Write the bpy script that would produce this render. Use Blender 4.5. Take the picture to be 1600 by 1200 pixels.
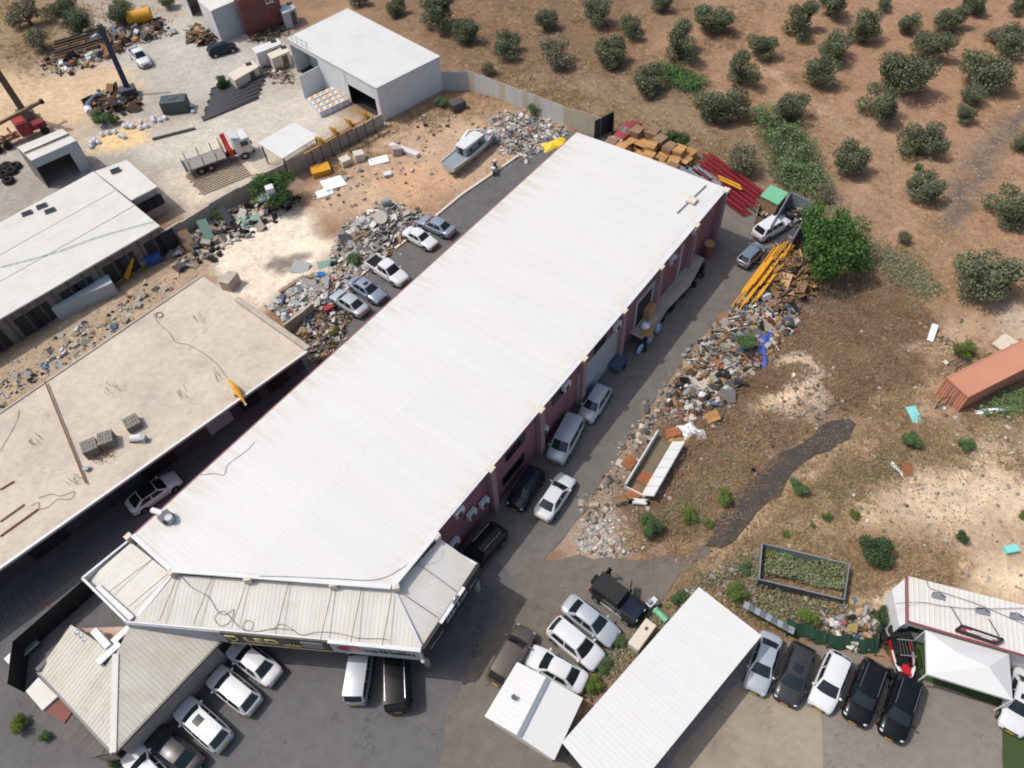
import bpy, bmesh, math, random
import numpy as np
from mathutils import Vector, Matrix
random.seed(7); rng = np.random.default_rng(11)
R_ = math.radians
scene = bpy.context.scene
for o in list(bpy.data.objects): bpy.data.objects.remove(o)
COL = scene.collection
# ---------------------------------------------------------------- camera
CAM_F, CAM_TH, CAM_RO, CAM_H = 1170.0, R_(52.25), R_(-3.75), 55.0
_F = Vector((0, math.cos(CAM_TH), -math.sin(CAM_TH))); _U = Vector((0, math.sin(CAM_TH), math.cos(CAM_TH))); _R = Vector((1, 0, 0))
_R2 = _R*math.cos(CAM_RO)+_U*math.sin(CAM_RO); _U2 = -_R*math.sin(CAM_RO)+_U*math.cos(CAM_RO)
cd = bpy.data.cameras.new('camera'); cam = bpy.data.objects.new('camera', cd); COL.objects.link(cam)
cd.sensor_fit = 'HORIZONTAL'; cd.sensor_width = 36; cd.lens = 36*CAM_F/1600; cd.clip_start = .5; cd.clip_end = 5000
cam.matrix_world = Matrix((( _R2.x, _U2.x, -_F.x, 0), (_R2.y, _U2.y, -_F.y, 0), (_R2.z, _U2.z, -_F.z, CAM_H), (0, 0, 0, 1)))
scene.camera = cam
# ---------------------------------------------------------------- light
SUN_EL, SUN_DIR = R_(59), Vector((.984, -.176, 0)).normalized()      # shadows fall along SUN_DIR
w = bpy.data.worlds.new('World'); scene.world = w; w.use_nodes = True
nt = w.node_tree; sky = nt.nodes.new('ShaderNodeTexSky'); sky.sky_type = 'NISHITA'; sky.sun_disc = False
sky.sun_elevation = SUN_EL; sky.sun_rotation = math.atan2(-SUN_DIR.x, -SUN_DIR.y); sky.altitude = 200; sky.dust_density = 4.5; sky.ozone_density = .6
nt.links.new(sky.outputs[0], nt.nodes['Background'].inputs[0]); nt.nodes['Background'].inputs[1].default_value = 0.15
sd = bpy.data.lights.new('sun', 'SUN'); sun = bpy.data.objects.new('sun', sd); COL.objects.link(sun)
sd.energy = 2.55; sd.angle = R_(.55); sd.color = (1, .968, .918)
sun.rotation_euler = (Vector((SUN_DIR.x*math.cos(SUN_EL), SUN_DIR.y*math.cos(SUN_EL), -math.sin(SUN_EL)))).to_track_quat('-Z', 'Y').to_euler()
vs = scene.view_settings; vs.view_transform = 'Standard'; vs.look = 'None'; vs.gamma = 1; vs.exposure = 0.0
try: vs.use_curve_mapping = False
except Exception: pass
scene.cycles.filter_width = 1.9

def P(u, v, z=0.0):
    """photograph pixel -> the point of the place that lies there at height z"""
    d = _F + _R2*((u-800)/CAM_F) + _U2*((600-v)/CAM_F)
    k = (CAM_H-z)/-d.z
    return Vector((d.x*k, d.y*k, z))
# ---------------------------------------------------------------- materials
def lin(c): return tuple(((x/255)/12.92 if x/255 <= .04045 else ((x/255+.055)/1.055)**2.4) for x in c)
MATS = {}
def mat(name, rgb, rough=.7, metal=0., var=.12, scale=3., bump=0., bscale=20., attr=False, dirt=None, dscale=.6, damt=.5, coat=0., spec=.5, stretch=None, jit=0., stains=0.):
    """rgb is sRGB 0..255. var: value noise; dirt: second colour mixed in by a blotchy noise."""
    if name in MATS: return MATS[name]
    m = bpy.data.materials.new(name); m.use_nodes = True; n = m.node_tree.nodes; l = m.node_tree.links
    b = n['Principled BSDF']; b.inputs['Roughness'].default_value = rough; b.inputs['Metallic'].default_value = metal
    b.inputs['Specular IOR Level'].default_value = spec
    if coat: b.inputs['Coat Weight'].default_value = coat; b.inputs['Coat Roughness'].default_value = .06
    geo = n.new('ShaderNodeNewGeometry'); src = geo.outputs['Position']
    if stretch:
        mp = n.new('ShaderNodeMapping'); mp.inputs['Rotation'].default_value = (0, 0, -stretch[0]); mp.vector_type = 'TEXTURE'
        mp.inputs['Rotation'].default_value = (0, 0, stretch[0]); mp.inputs['Scale'].default_value = (stretch[1], 1, 1)
        l.new(src, mp.inputs[0]); src = mp.outputs[0]
    def noise(sc, det=5, ro=.6):
        t = n.new('ShaderNodeTexNoise'); t.inputs['Scale'].default_value = sc; t.inputs['Detail'].default_value = det; t.inputs['Roughness'].default_value = ro
        l.new(src, t.inputs['Vector']); return t.outputs['Fac']
    if attr:
        a = n.new('ShaderNodeAttribute'); a.attribute_name = 'Col'; base = a.outputs['Color']
    else:
        c = n.new('ShaderNodeRGB'); c.outputs[0].default_value = (*lin(rgb), 1); base = c.outputs[0]
    def ramp(fac, a0, a1):
        r = n.new('ShaderNodeMapRange'); r.inputs[1].default_value = a0; r.inputs[2].default_value = a1; l.new(fac, r.inputs[0]); return r
    if dirt:
        mx = n.new('ShaderNodeMix'); mx.data_type = 'RGBA'; r = ramp(noise(dscale, 8, .68), .45, .75); r.inputs[4].default_value = damt
        l.new(r.outputs[0], mx.inputs[0]); l.new(base, mx.inputs[6]); mx.inputs[7].default_value = (*lin(dirt), 1); base = mx.outputs[2]
    if var:
        r = ramp(noise(scale, 6, .65), .25, .75); r.inputs[3].default_value = 1-var; r.inputs[4].default_value = 1+var
        mx = n.new('ShaderNodeMix'); mx.data_type = 'RGBA'; mx.blend_type = 'MULTIPLY'; mx.inputs[0].default_value = 1
        l.new(base, mx.inputs[6]); l.new(r.outputs[0], mx.inputs[7]); base = mx.outputs[2]
    if stains:
        for sc_, lo_, hi_, k_ in ((.55, .60, .70, .5), (2.3, .64, .70, 1.), (.09, .52, .60, .35)):
            r = ramp(noise(sc_, 7, .6), lo_, hi_); r.inputs[3].default_value = 1; r.inputs[4].default_value = 1-stains*k_
            mx = n.new('ShaderNodeMix'); mx.data_type = 'RGBA'; mx.blend_type = 'MULTIPLY'; mx.inputs[0].default_value = 1
            l.new(base, mx.inputs[6]); l.new(r.outputs[0], mx.inputs[7]); base = mx.outputs[2]
        wv = n.new('ShaderNodeTexVoronoi'); wv.feature = 'DISTANCE_TO_EDGE'; wv.inputs['Scale'].default_value = .16; nz = n.new('ShaderNodeTexNoise'); nz.inputs['Scale'].default_value = .7; nz.inputs['Detail'].default_value = 6
        l.new(src, nz.inputs[0]); va = n.new('ShaderNodeVectorMath'); va.operation = 'MULTIPLY_ADD'; l.new(nz.outputs['Color'], va.inputs[0]); va.inputs[1].default_value = (5, 5, 0); l.new(src, va.inputs[2]); l.new(va.outputs[0], wv.inputs[0])
        r = ramp(wv.outputs['Distance'], .002, .006); r.inputs[3].default_value = 1-stains*1.1; r.inputs[4].default_value = 1
        mx = n.new('ShaderNodeMix'); mx.data_type = 'RGBA'; mx.blend_type = 'MULTIPLY'; mx.inputs[0].default_value = 1
        l.new(base, mx.inputs[6]); l.new(r.outputs[0], mx.inputs[7]); base = mx.outputs[2]
    if jit:
        oi = n.new('ShaderNodeObjectInfo'); r = ramp(oi.outputs['Random'], 0, 1); r.inputs[3].default_value = 1-jit; r.inputs[4].default_value = 1+jit*.6
        mx = n.new('ShaderNodeMix'); mx.data_type = 'RGBA'; mx.blend_type = 'MULTIPLY'; mx.inputs[0].default_value = 1
        l.new(base, mx.inputs[6]); l.new(r.outputs[0], mx.inputs[7]); base = mx.outputs[2]
    l.new(base, b.inputs['Base Color'])
    if bump:
        bp = n.new('ShaderNodeBump'); bp.inputs['Strength'].default_value = bump; bp.inputs['Distance'].default_value = .05
        l.new(noise(bscale, 6, .7), bp.inputs['Height']); l.new(bp.outputs[0], b.inputs['Normal'])
    MATS[name] = m; return m
def plain(name, rgb, rough=.6, metal=0., **k): return mat(name, rgb, rough, metal, var=k.pop('var', .08), **k)
# ---------------------------------------------------------------- mesh builder
class MB:
    def __init__(s): s.v = []; s.f = []; s.c = []; s.col = None
    def add(s, vs, fs):
        o = len(s.v); s.v += [tuple(v) for v in vs]; s.f += [tuple(i+o for i in f) for f in fs]
        if s.col is not None: s.c += [s.col]*len(fs)
        return s
    def box(s, c, d, rz=0., tilt=None):
        hx, hy, hz = d[0]/2, d[1]/2, d[2]/2
        vs = [Vector((x*hx, y*hy, z*hz)) for x in (-1, 1) for y in (-1, 1) for z in (-1, 1)]
        M = Matrix.Rotation(rz, 3, 'Z')
        if tilt: M = M @ Matrix.Rotation(tilt[0], 3, 'X') @ Matrix.Rotation(tilt[1], 3, 'Y')
        c = Vector(c)
        return s.add([M@v+c for v in vs], [(0,1,3,2), (4,6,7,5), (0,4,5,1), (2,3,7,6), (0,2,6,4), (1,5,7,3)])
    def prism(s, poly, z0, z1):
        n = len(poly); a = sum(poly[i][0]*poly[(i+1) % n][1]-poly[(i+1) % n][0]*poly[i][1] for i in range(n))
        if a < 0: poly = poly[::-1]
        f0 = z0 if callable(z0) else (lambda x, y: z0); f1 = z1 if callable(z1) else (lambda x, y: z1)
        vs = [(p[0], p[1], f0(p[0], p[1])) for p in poly]+[(p[0], p[1], f1(p[0], p[1])) for p in poly]
        fs = [tuple(range(n-1, -1, -1)), tuple(range(n, 2*n))]+[(i, (i+1) % n, n+(i+1) % n, n+i) for i in range(n)]
        return s.add(vs, fs)
    def bar(s, p, q, wd, ht=None, up=(0, 0, 1)):
        """square bar from p to q"""
        p, q = Vector(p), Vector(q); d = (q-p); ht = ht or wd
        if d.length < 1e-6: return s
        d.normalize(); x = d.cross(Vector(up))
        if x.length < 1e-3: x = d.cross(Vector((1, 0, 0)))
        x.normalize(); y = x.cross(d); x *= wd/2; y *= ht/2
        return s.add([p-x-y, p+x-y, p+x+y, p-x+y, q-x-y, q+x-y, q+x+y, q-x+y], [(0,1,2,3), (7,6,5,4), (0,4,5,1), (1,5,6,2), (2,6,7,3), (3,7,4,0)])
    def tube(s, pts, r, n=6, cap=True):
        pts = [Vector(p) for p in pts]; rs = r if isinstance(r, (list, tuple)) else [r]*len(pts); o = len(s.v); rings = []
        x = None
        for i, p in enumerate(pts):
            d = (pts[min(i+1, len(pts)-1)]-pts[max(i-1, 0)]).normalized()
            x = (d.orthogonal() if x is None else x-d*x.dot(d)).normalized(); y = d.cross(x)
            rings.append([p+(x*math.cos(2*math.pi*k/n)+y*math.sin(2*math.pi*k/n))*rs[i] for k in range(n)])
        vs = [v for r_ in rings for v in r_]; fs = []
        for i in range(len(pts)-1):
            for k in range(n): fs.append((i*n+k, i*n+(k+1) % n, (i+1)*n+(k+1) % n, (i+1)*n+k))
        if cap: fs += [tuple(range(n-1, -1, -1)), tuple(range((len(pts)-1)*n, len(pts)*n))]
        return s.add(vs, fs)
    def cyl(s, c, r, h, n=14, axis='z', r2=None):
        c = Vector(c); d = {'x': Vector((1,0,0)), 'y': Vector((0,1,0)), 'z': Vector((0,0,1))}[axis] if isinstance(axis, str) else Vector(axis).normalized()
        return s.tube([c-d*h/2, c+d*h/2], [r, r if r2 is None else r2], n)
    def ball(s, c, r, n=8, m=5, jag=0., rot=0.):
        c = Vector(c); r = Vector(r) if not isinstance(r, (int, float)) else Vector((r, r, r)); vs = []
        M = Matrix.Rotation(rot, 3, 'Z')
        def j(): return 1+random.uniform(-jag, jag)
        vs.append(c+Vector((0, 0, r.z))*j())
        vs[0] = c+Vector((0, 0, r.z*j()))
        for i in range(1, m):
            t = math.pi*i/m
            for k in range(n):
                a = 2*math.pi*k/n; q = j()
                vs.append(c+M@Vector((r.x*math.sin(t)*math.cos(a)*q, r.y*math.sin(t)*math.sin(a)*q, r.z*math.cos(t)*q)))
        vs.append(c-Vector((0, 0, r.z*j()))); fs = [(0, 1+k, 1+(k+1) % n) for k in range(n)]
        for i in range(m-2):
            for k in range(n): fs.append((1+i*n+k, 1+(i+1)*n+k, 1+(i+1)*n+(k+1) % n, 1+i*n+(k+1) % n))
        e = len(vs)-1; b = 1+(m-2)*n
        fs += [(e, b+(k+1) % n, b+k) for k in range(n)]
        return s.add(vs, fs)
    def patch(s, fn, na, nb, flip=False):
        vs = [fn(i/na, j/nb) for j in range(nb+1) for i in range(na+1)]; fs = []
        for j in range(nb):
            for i in range(na):
                q = (j*(na+1)+i, j*(na+1)+i+1, (j+1)*(na+1)+i+1, (j+1)*(na+1)+i); fs.append(q[::-1] if flip else q)
        return s.add(vs, fs)
    def build(s, name, m, parent=None, world=False, smooth=False, bevel=0.):
        me = bpy.data.meshes.new(name); off = Vector((0, 0, 0))
        if world and parent is not None:
            r = parent
            while r is not None: off = off+r.location; r = r.parent
        me.from_pydata([Vector(v)-off for v in s.v] if world and parent is not None else s.v, [], s.f)
        if s.c:
            at = me.color_attributes.new('Col', 'FLOAT_COLOR', 'CORNER'); arr = []
            for p, c in zip(me.polygons, s.c): arr += list((*c, 1.0))*p.loop_total
            at.data.foreach_set('color', arr)
        if m is not None: me.materials.append(m)
        if smooth: me.polygons.foreach_set('use_smooth', [True]*len(me.polygons))
        me.update(); o = bpy.data.objects.new(name, me); COL.objects.link(o)
        if parent is not None: o.parent = parent
        if bevel:
            bv = o.modifiers.new('bevel', 'BEVEL'); bv.width = bevel; bv.segments = 2; bv.limit_method = 'ANGLE'
        return o
def tag(o, label=None, cat=None, group=None, kind=None):
    if label: o['label'] = label
    if cat: o['category'] = cat
    if group: o['group'] = group
    if kind: o['kind'] = kind
    return o
def thing(name, label, cat, loc=(0, 0, 0), rz=0., group=None):
    o = bpy.data.objects.new(name, None); COL.objects.link(o); o.location = loc; o.rotation_euler = (0, 0, rz); o.empty_display_size = .3
    return tag(o, label, cat, group)
def centroid(poly): return Vector((sum(p[0] for p in poly)/len(poly), sum(p[1] for p in poly)/len(poly), 0))
def clip_line(poly, o, d):
    """interval of k where o+k*d lies inside convex poly"""
    n = len(poly); a = sum(poly[i][0]*poly[(i+1) % n][1]-poly[(i+1) % n][0]*poly[i][1] for i in range(n))
    if a < 0: poly = poly[::-1]
    k0, k1 = -1e9, 1e9
    for i in range(n):
        p, q = poly[i], poly[(i+1) % n]; nx, ny = -(q[1]-p[1]), q[0]-p[0]
        num = nx*(o[0]-p[0])+ny*(o[1]-p[1]); den = nx*d[0]+ny*d[1]
        if abs(den) < 1e-9:
            if num < 0: return None
        elif den > 0: k0 = max(k0, -num/den)
        else: k1 = min(k1, -num/den)
    return (k0, k1) if k1 > k0+.02 else None
def sheet_roof(parent, poly, zf, ang, m, panel=1.0, pitch=.25, rib=.035, name='roof_panel', lift=.01, under=.0):
    """ribbed metal sheets laid over a convex polygon; ribs run along angle ang; each sheet an object of its own"""
    d = (math.cos(ang), math.sin(ang)); sx = (-d[1], d[0])
    ss = [p[0]*sx[0]+p[1]*sx[1] for p in poly]; s0, s1 = min(ss)+.002, max(ss)-.002
    npan = max(1, round((s1-s0)/panel)); pw = (s1-s0)/npan; nr = max(1, round(pw/pitch)); pt = pw/nr
    for i in range(npan):
        a = s0+i*pw; prof = []
        for k in range(nr): prof += [(a+k*pt, 0), (a+(k+.6)*pt, 0), (a+(k+.7)*pt, rib), (a+(k+.9)*pt, rib)]
        prof.append((a+pw-.004, 0)); lines = []
        dz = lift+random.uniform(0, .006)
        for s, h in prof:
            iv = clip_line(poly, (sx[0]*s, sx[1]*s), d)
            if iv is None: continue
            q = [(sx[0]*s+d[0]*k, sx[1]*s+d[1]*k) for k in iv]
            lines.append([(x, y, zf(x, y)+h+dz) for x, y in q])
        if len(lines) < 2: continue
        mb = MB(); vs = [p for ln in lines for p in ln]
        mb.add(vs, [(2*j, 2*j+2, 2*j+3, 2*j+1) for j in range(len(lines)-1)])
        mb.build(name, m, parent, world=True)
def plane3(a, b, c):
    n = (Vector(b)-Vector(a)).cross(Vector(c)-Vector(a)); a = Vector(a)
    return lambda x, y: a.z-(n.x*(x-a.x)+n.y*(y-a.y))/n.z
# ---------------------------------------------------------------- noise and masks for the ground
def vnoise(x, y, seed=0):
    xi = np.floor(x).astype(np.int64); yi = np.floor(y).astype(np.int64); fx = x-xi; fy = y-yi
    def h(a, b):
        v = (a*374761393+b*668265263+seed*974711) & 0xffffffff; v = ((v ^ (v >> 13))*1274126177) & 0xffffffff
        return ((v ^ (v >> 16)) & 0xffff)/65535.
    ux = fx*fx*(3-2*fx); uy = fy*fy*(3-2*fy)
    return (h(xi, yi)*(1-ux)+h(xi+1, yi)*ux)*(1-uy)+(h(xi, yi+1)*(1-ux)+h(xi+1, yi+1)*ux)*uy
def fbm(x, y, sc, oc=4, seed=0):
    s = 0; a = .5; t = 0
    for i in range(oc): s = s+a*vnoise(x*sc, y*sc, seed+i*17); t += a; a *= .5; sc *= 2.03
    return s/t
def pmask(px, X, Y, soft=.6):
    """soft inside mask of a polygon given in photograph pixels"""
    poly = [P(u, v) for u, v in px]; n = len(poly); ins = np.zeros(X.shape, bool); dist = np.full(X.shape, 1e9)
    for i in range(n):
        a, b = poly[i], poly[(i+1) % n]; dx, dy = b.x-a.x, b.y-a.y
        t = np.clip(((X-a.x)*dx+(Y-a.y)*dy)/(dx*dx+dy*dy+1e-9), 0, 1)
        dist = np.minimum(dist, np.hypot(X-a.x-t*dx, Y-a.y-t*dy))
        c = ((a.y > Y) != (b.y > Y)) & (X < dx*(Y-a.y)/(dy+1e-12)+a.x); ins ^= c
    sdv = np.where(ins, dist, -dist)
    return np.clip(.5+sdv/(2*soft), 0, 1)
# ================================================================ GROUND
LOT = [(1118, 296), (1195, 320), (1262, 360), (1255, 385), (1190, 425), (1140, 480), (1090, 530), (1040, 600), (1000, 655), (960, 720), (912, 795), (885, 838), (838, 882), (800, 930), (775, 985), (740, 1060), (705, 1115), (690, 1300), (-160, 1330), (-160, 940), (150, 800), (480, 550), (505, 487), (560, 432), (640, 370), (720, 305), (800, 250), (862, 206), (935, 205), (1000, 240)]
CONC = [(832, 876), (905, 868), (980, 872), (1060, 868), (1105, 848), (1110, 862), (1060, 900), (1030, 945), (1000, 985), (955, 1030), (905, 1085), (885, 1120), (960, 1200), (1000, 1330), (680, 1330), (695, 1112), (730, 1055), (765, 980), (792, 925)]
YARD = [(880, 1330), (1000, 1200), (1150, 1010), (1180, 985), (1230, 1000), (1290, 1012), (1370, 1030), (1460, 1070), (1565, 1105), (1568, 1330)]
def axis(a, b, step, far):
    c = list(np.arange(a, b+1e-6, step)); lo = [a]; st = step
    while lo[-1] > -far: st *= 1.35; lo.append(lo[-1]-st)
    hi = [c[-1]]; st = step
    while hi[-1] < far: st *= 1.35; hi.append(hi[-1]+st)
    return np.array(lo[:0:-1]+c+hi[1:])
GX = axis(-92, 92, .45, 1600.); GY = axis(-4, 142, .45, 1600.)
X, Y = np.meshgrid(GX, GY)
wx = X+(fbm(X, Y, .35, 4, 3)-.5)*3.2; wy = Y+(fbm(X, Y, .35, 4, 9)-.5)*3.2      # warped coordinates give ragged edges
n1 = fbm(X, Y, .06, 5, 1); n2 = fbm(X, Y, .5, 4, 5); n3 = fbm(X, Y, .18, 4, 21); n4 = fbm(X, Y, 1.1, 2, 33)
L = lambda *c: np.array(lin(c))
def mixc(C, col, m): return C*(1-m[..., None])+np.array(col)*m[..., None]
C = np.zeros(X.shape+(3,))+L(140, 108, 80)
C = mixc(C, L(124, 102, 78), np.clip((n1-.42)*5, 0, 1)*.7)
C = mixc(C, L(158, 124, 92), np.clip((n3-.5)*5, 0, 1)*.6)
ZONES = [  # polygon, colour, softness, strength
 ([(700, 90), (900, 60), (1060, 140), (1160, 200), (1290, 290), (1260, 340), (1150, 280), (1000, 200), (860, 180)], (136, 114, 90), 4, .9),
 ([(560, -30), (900, -60), (1050, 20), (1000, 120), (860, 110), (700, 100)], (118, 92, 68), 4, .8),
 ([(780, 190), (880, 150), (990, 215), (1180, 300), (1250, 330), (1200, 230), (1120, 190), (960, 140), (850, 130)], (128, 106, 82), 3, .7),
 ([(1250, 280), (1480, 120), (1700, 20), (1800, 400), (1640, 560), (1480, 480), (1400, 400), (1340, 330)], (158, 120, 91), 4, .85),
 ([(1000, 60), (1300, -60), (1700, -60), (1650, 120), (1450, 180), (1250, 230), (1160, 150)], (157, 118, 88), 5, .8),
 ([(1290, 200), (1400, 150), (1480, 250), (1420, 350), (1330, 330)], (158, 126, 98), 3, .6),
 ([(1640, 130), (1560, 190), (1500, 260), (1455, 360), (1490, 365), (1530, 300), (1580, 215), (1650, 170)], (104, 95, 88), 1.3, 1.0),
 ([(1180, 110), (1260, 165), (1330, 215), (1345, 210), (1275, 155), (1195, 100)], (170, 140, 112), .8, .8),
 # brush and dumping ground east of the lane
 ([(1250, 440), (1360, 420), (1480, 500), (1440, 600), (1330, 650), (1230, 700), (1100, 790), (960, 830), (900, 830), (1000, 660), (1120, 530)], (106, 87, 70), 2.5, .9),
 ([(1360, 400), (1460, 440), (1520, 480), (1620, 500), (1620, 560), (1500, 520), (1420, 500)], (150, 116, 86), 2.5, .8),
 ([(1400, 500), (1520, 490), (1560, 560), (1480, 640), (1420, 700), (1330, 640), (1390, 570)], (178, 146, 116), 2.2, .85),
 ([(1560, 480), (1660, 480), (1660, 560), (1600, 560)], (196, 180, 160), 2, .7),
 ([(1190, 580), (1260, 550), (1300, 570), (1295, 640), (1230, 665), (1185, 640)], (208, 178, 146), 1.2, .97),
 ([(1105, 850), (1160, 800), (1230, 730), (1330, 660), (1400, 690), (1330, 720), (1250, 790), (1180, 850), (1120, 900)], (192, 160, 126), 1.5, .9),
 ([(1260, 760), (1400, 720), (1500, 720), (1640, 690), (1660, 830), (1500, 850), (1300, 850), (1200, 850)], (196, 166, 134), 2.6, .88),
 ([(1400, 760), (1520, 730), (1660, 720), (1660, 810), (1500, 810)], (206, 182, 152), 2.6, .75),
 ([(1480, 880), (1640, 860), (1660, 960), (1560, 940)], (224, 196, 160), 1.6, .9),
 ([(1330, 840), (1480, 850), (1480, 890), (1400, 930), (1340, 920)], (140, 110, 80), 2, .8),
 ([(1330, 930), (1400, 890), (1420, 910), (1410, 960), (1350, 985)], (214, 190, 158), 1.2, .9),
 ([(1020, 950), (1090, 900), (1190, 850), (1330, 880), (1330, 1000), (1190, 990), (1090, 930)], (116, 96, 66), 1.6, .9),
 ([(880, 1100), (960, 1000), (1030, 940), (1010, 990), (940, 1080)], (128, 104, 76), 1, .9),
 ([(885, 820), (960, 810), (1010, 840), (1040, 862), (960, 868), (900, 862)], (178, 152, 132), 1, .9),
 ([(905, 795), (960, 720), (1000, 655), (1040, 600), (1090, 530), (1120, 520), (1060, 610), (1010, 690), (960, 770), (930, 830)], (160, 138, 116), 1, .9),
 ([(1100, 530), (1150, 480), (1200, 430), (1270, 400), (1270, 470), (1200, 540), (1120, 620), (1050, 650), (1050, 600)], (140, 122, 106), 1.2, .9),
 # yards west of the warehouse
 ([(-200, 20), (120, -60), (300, -60), (470, 60), (520, 180), (430, 300), (340, 360), (200, 300), (-200, 480)], (164, 155, 144), 3, .95),
 ([(-200, 0), (60, 110), (120, 110), (190, 100), (225, 130), (190, 170), (120, 200), (80, 210), (-200, 260)], (198, 166, 128), 2.5, .95),
 ([(180, 90), (240, 60), (300, 20), (380, 80), (420, 100), (400, 150), (300, 150), (230, 130)], (172, 168, 160), 2.5, .95),
 ([(200, 230), (300, 190), (400, 160), (480, 130), (560, 190), (480, 230), (400, 250), (300, 270), (220, 250)], (188, 180, 167), 2, .9),
 ([(140, 215), (220, 190), (240, 215), (180, 240), (150, 235)], (216, 182, 122), 1.2, .9),
 ([(-100, 300), (60, 255), (160, 260), (130, 280), (0, 350), (-100, 400)], (150, 142, 134), 1.5, .9),
 ([(270, 280), (340, 250), (420, 250), (380, 290), (300, 330)], (214, 198, 172), 2, .8),
 ([(-200, -60), (130, -60), (120, 60), (60, 110), (-200, 100)], (138, 112, 76), 4, .9),
 ([(560, 190), (680, 145), (800, 170), (870, 200), (800, 250), (700, 310), (640, 300), (560, 300), (500, 250)], (182, 150, 120), 2, .95),
 ([(590, 290), (640, 250), (720, 270), (700, 310), (640, 330)], (196, 148, 110), 1.5, .85),
 ([(500, 290), (560, 280), (640, 310), (620, 345), (540, 340), (470, 340)], (188, 158, 126), 1.5, .9),
 ([(690, 150), (800, 165), (790, 200), (720, 190)], (150, 118, 88), 2, .7),
 ([(310, 400), (400, 330), (480, 330), (520, 380), (470, 440), (420, 480), (380, 470), (330, 430)], (222, 206, 184), 1.2, .95),
 ([(415, 418), (432, 404), (452, 398), (476, 393), (482, 400), (455, 410), (445, 420), (425, 424)], (104, 96, 88), .35, .85),
 ([(430, 460), (520, 380), (600, 330), (660, 340), (600, 410), (540, 460), (500, 490)], (190, 174, 154), 1, .9),
 ([(-100, 620), (0, 560), (120, 490), (260, 410), (320, 430), (180, 530), (0, 650), (-100, 700)], (172, 148, 120), 1.2, .95),
 ([(40, 1100), (0, 1060), (60, 1010), (110, 1060), (200, 1180), (150, 1250), (60, 1180)], (134, 126, 116), 1, .9)]
for px, col, soft, k in ZONES:
    C = mixc(C, L(*col), pmask(px, wx, wy, soft)*k)
STRIP = [(1340, 664), (1332, 690), (1294, 712), (1260, 732), (1220, 784), (1172, 824), (1130, 872), (1098, 856), (1112, 812), (1145, 765), (1196, 714), (1248, 684), (1298, 649), (1325, 646)]
paved = np.clip(pmask(STRIP, X, Y, 1.0)+pmask(LOT, X, Y, 1.5)+pmask(CONC, X, Y, 1.5)+pmask(YARD, X, Y, 1.5)+pmask([(1360, 960), (1700, 960), (1700, 1330), (1560, 1330), (1560, 1100), (1370, 1030)], X, Y, 1), 0, 1)
built = pmask([(-300, 300), (-300, 1100), (60, 900), (480, 560), (320, 430), (470, 300), (620, 200), (690, 90), (560, 0), (200, -60), (100, 160)], X, Y, 2)
rough = (1-paved)*(1-.85*built)
Z = (fbm(X, Y, .22, 4, 44)-.5)*.7*rough+(n4-.5)*.12*rough-.05*rough
# ploughed orchard rows
rowm = pmask([(1230, 300), (1480, 100), (1750, 0), (1850, 420), (1560, 480), (1420, 420)], X, Y, 5)
Z += np.sin((X*.86+Y*.5+(n3-.5)*3)*2*math.pi/1.25)*.045*rowm
MOUNDS = [((1245, 600), 4.5, .7), ((1230, 620), 3, .5), ((1195, 470), 4, .8), ((1220, 430), 3.5, 1.0), ((1140, 550), 4, .55), ((1080, 610), 3.5, .4), ((600, 350), 3.2, .7), ((560, 370), 2.5, .4), ((790, 205), 4, .5), ((500, 440), 3, .5), ((530, 300), 2.5, .3), ((965, 835), 3, .3), ((1380, 930), 3, .6), ((1590, 700), 6, 1.2), ((1310, 950), 3, .4)]
for (u, v), r, h in MOUNDS:
    p = P(u, v); Z += h*np.exp(-((X-p.x)**2+(Y-p.y)**2)/(r*r)*1.2)*rough*(.7+.6*n2)
Z = np.where(paved > .35, -.03, Z)
Z = np.where(np.hypot(X, Y-60) > 170, -.05, Z)
C = C*.80+(C@np.array([.3,.55,.15]))[..., None]*np.array([.22,.205,.17])
C *= 1.10*(.86+.28*n2)[..., None]*(.9+.2*n4)[..., None]
def gz(x, y):
    i = int(np.clip(np.searchsorted(GX, x)-1, 0, len(GX)-2)); j = int(np.clip(np.searchsorted(GY, y)-1, 0, len(GY)-2))
    a = (x-GX[i])/(GX[i+1]-GX[i]); b = (y-GY[j])/(GY[j+1]-GY[j])
    return float((Z[j, i]*(1-a)+Z[j, i+1]*a)*(1-b)+(Z[j+1, i]*(1-a)+Z[j+1, i+1]*a)*b)
def G(u, v):
    p = P(u, v); return Vector((p.x, p.y, gz(p.x, p.y)))
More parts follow.
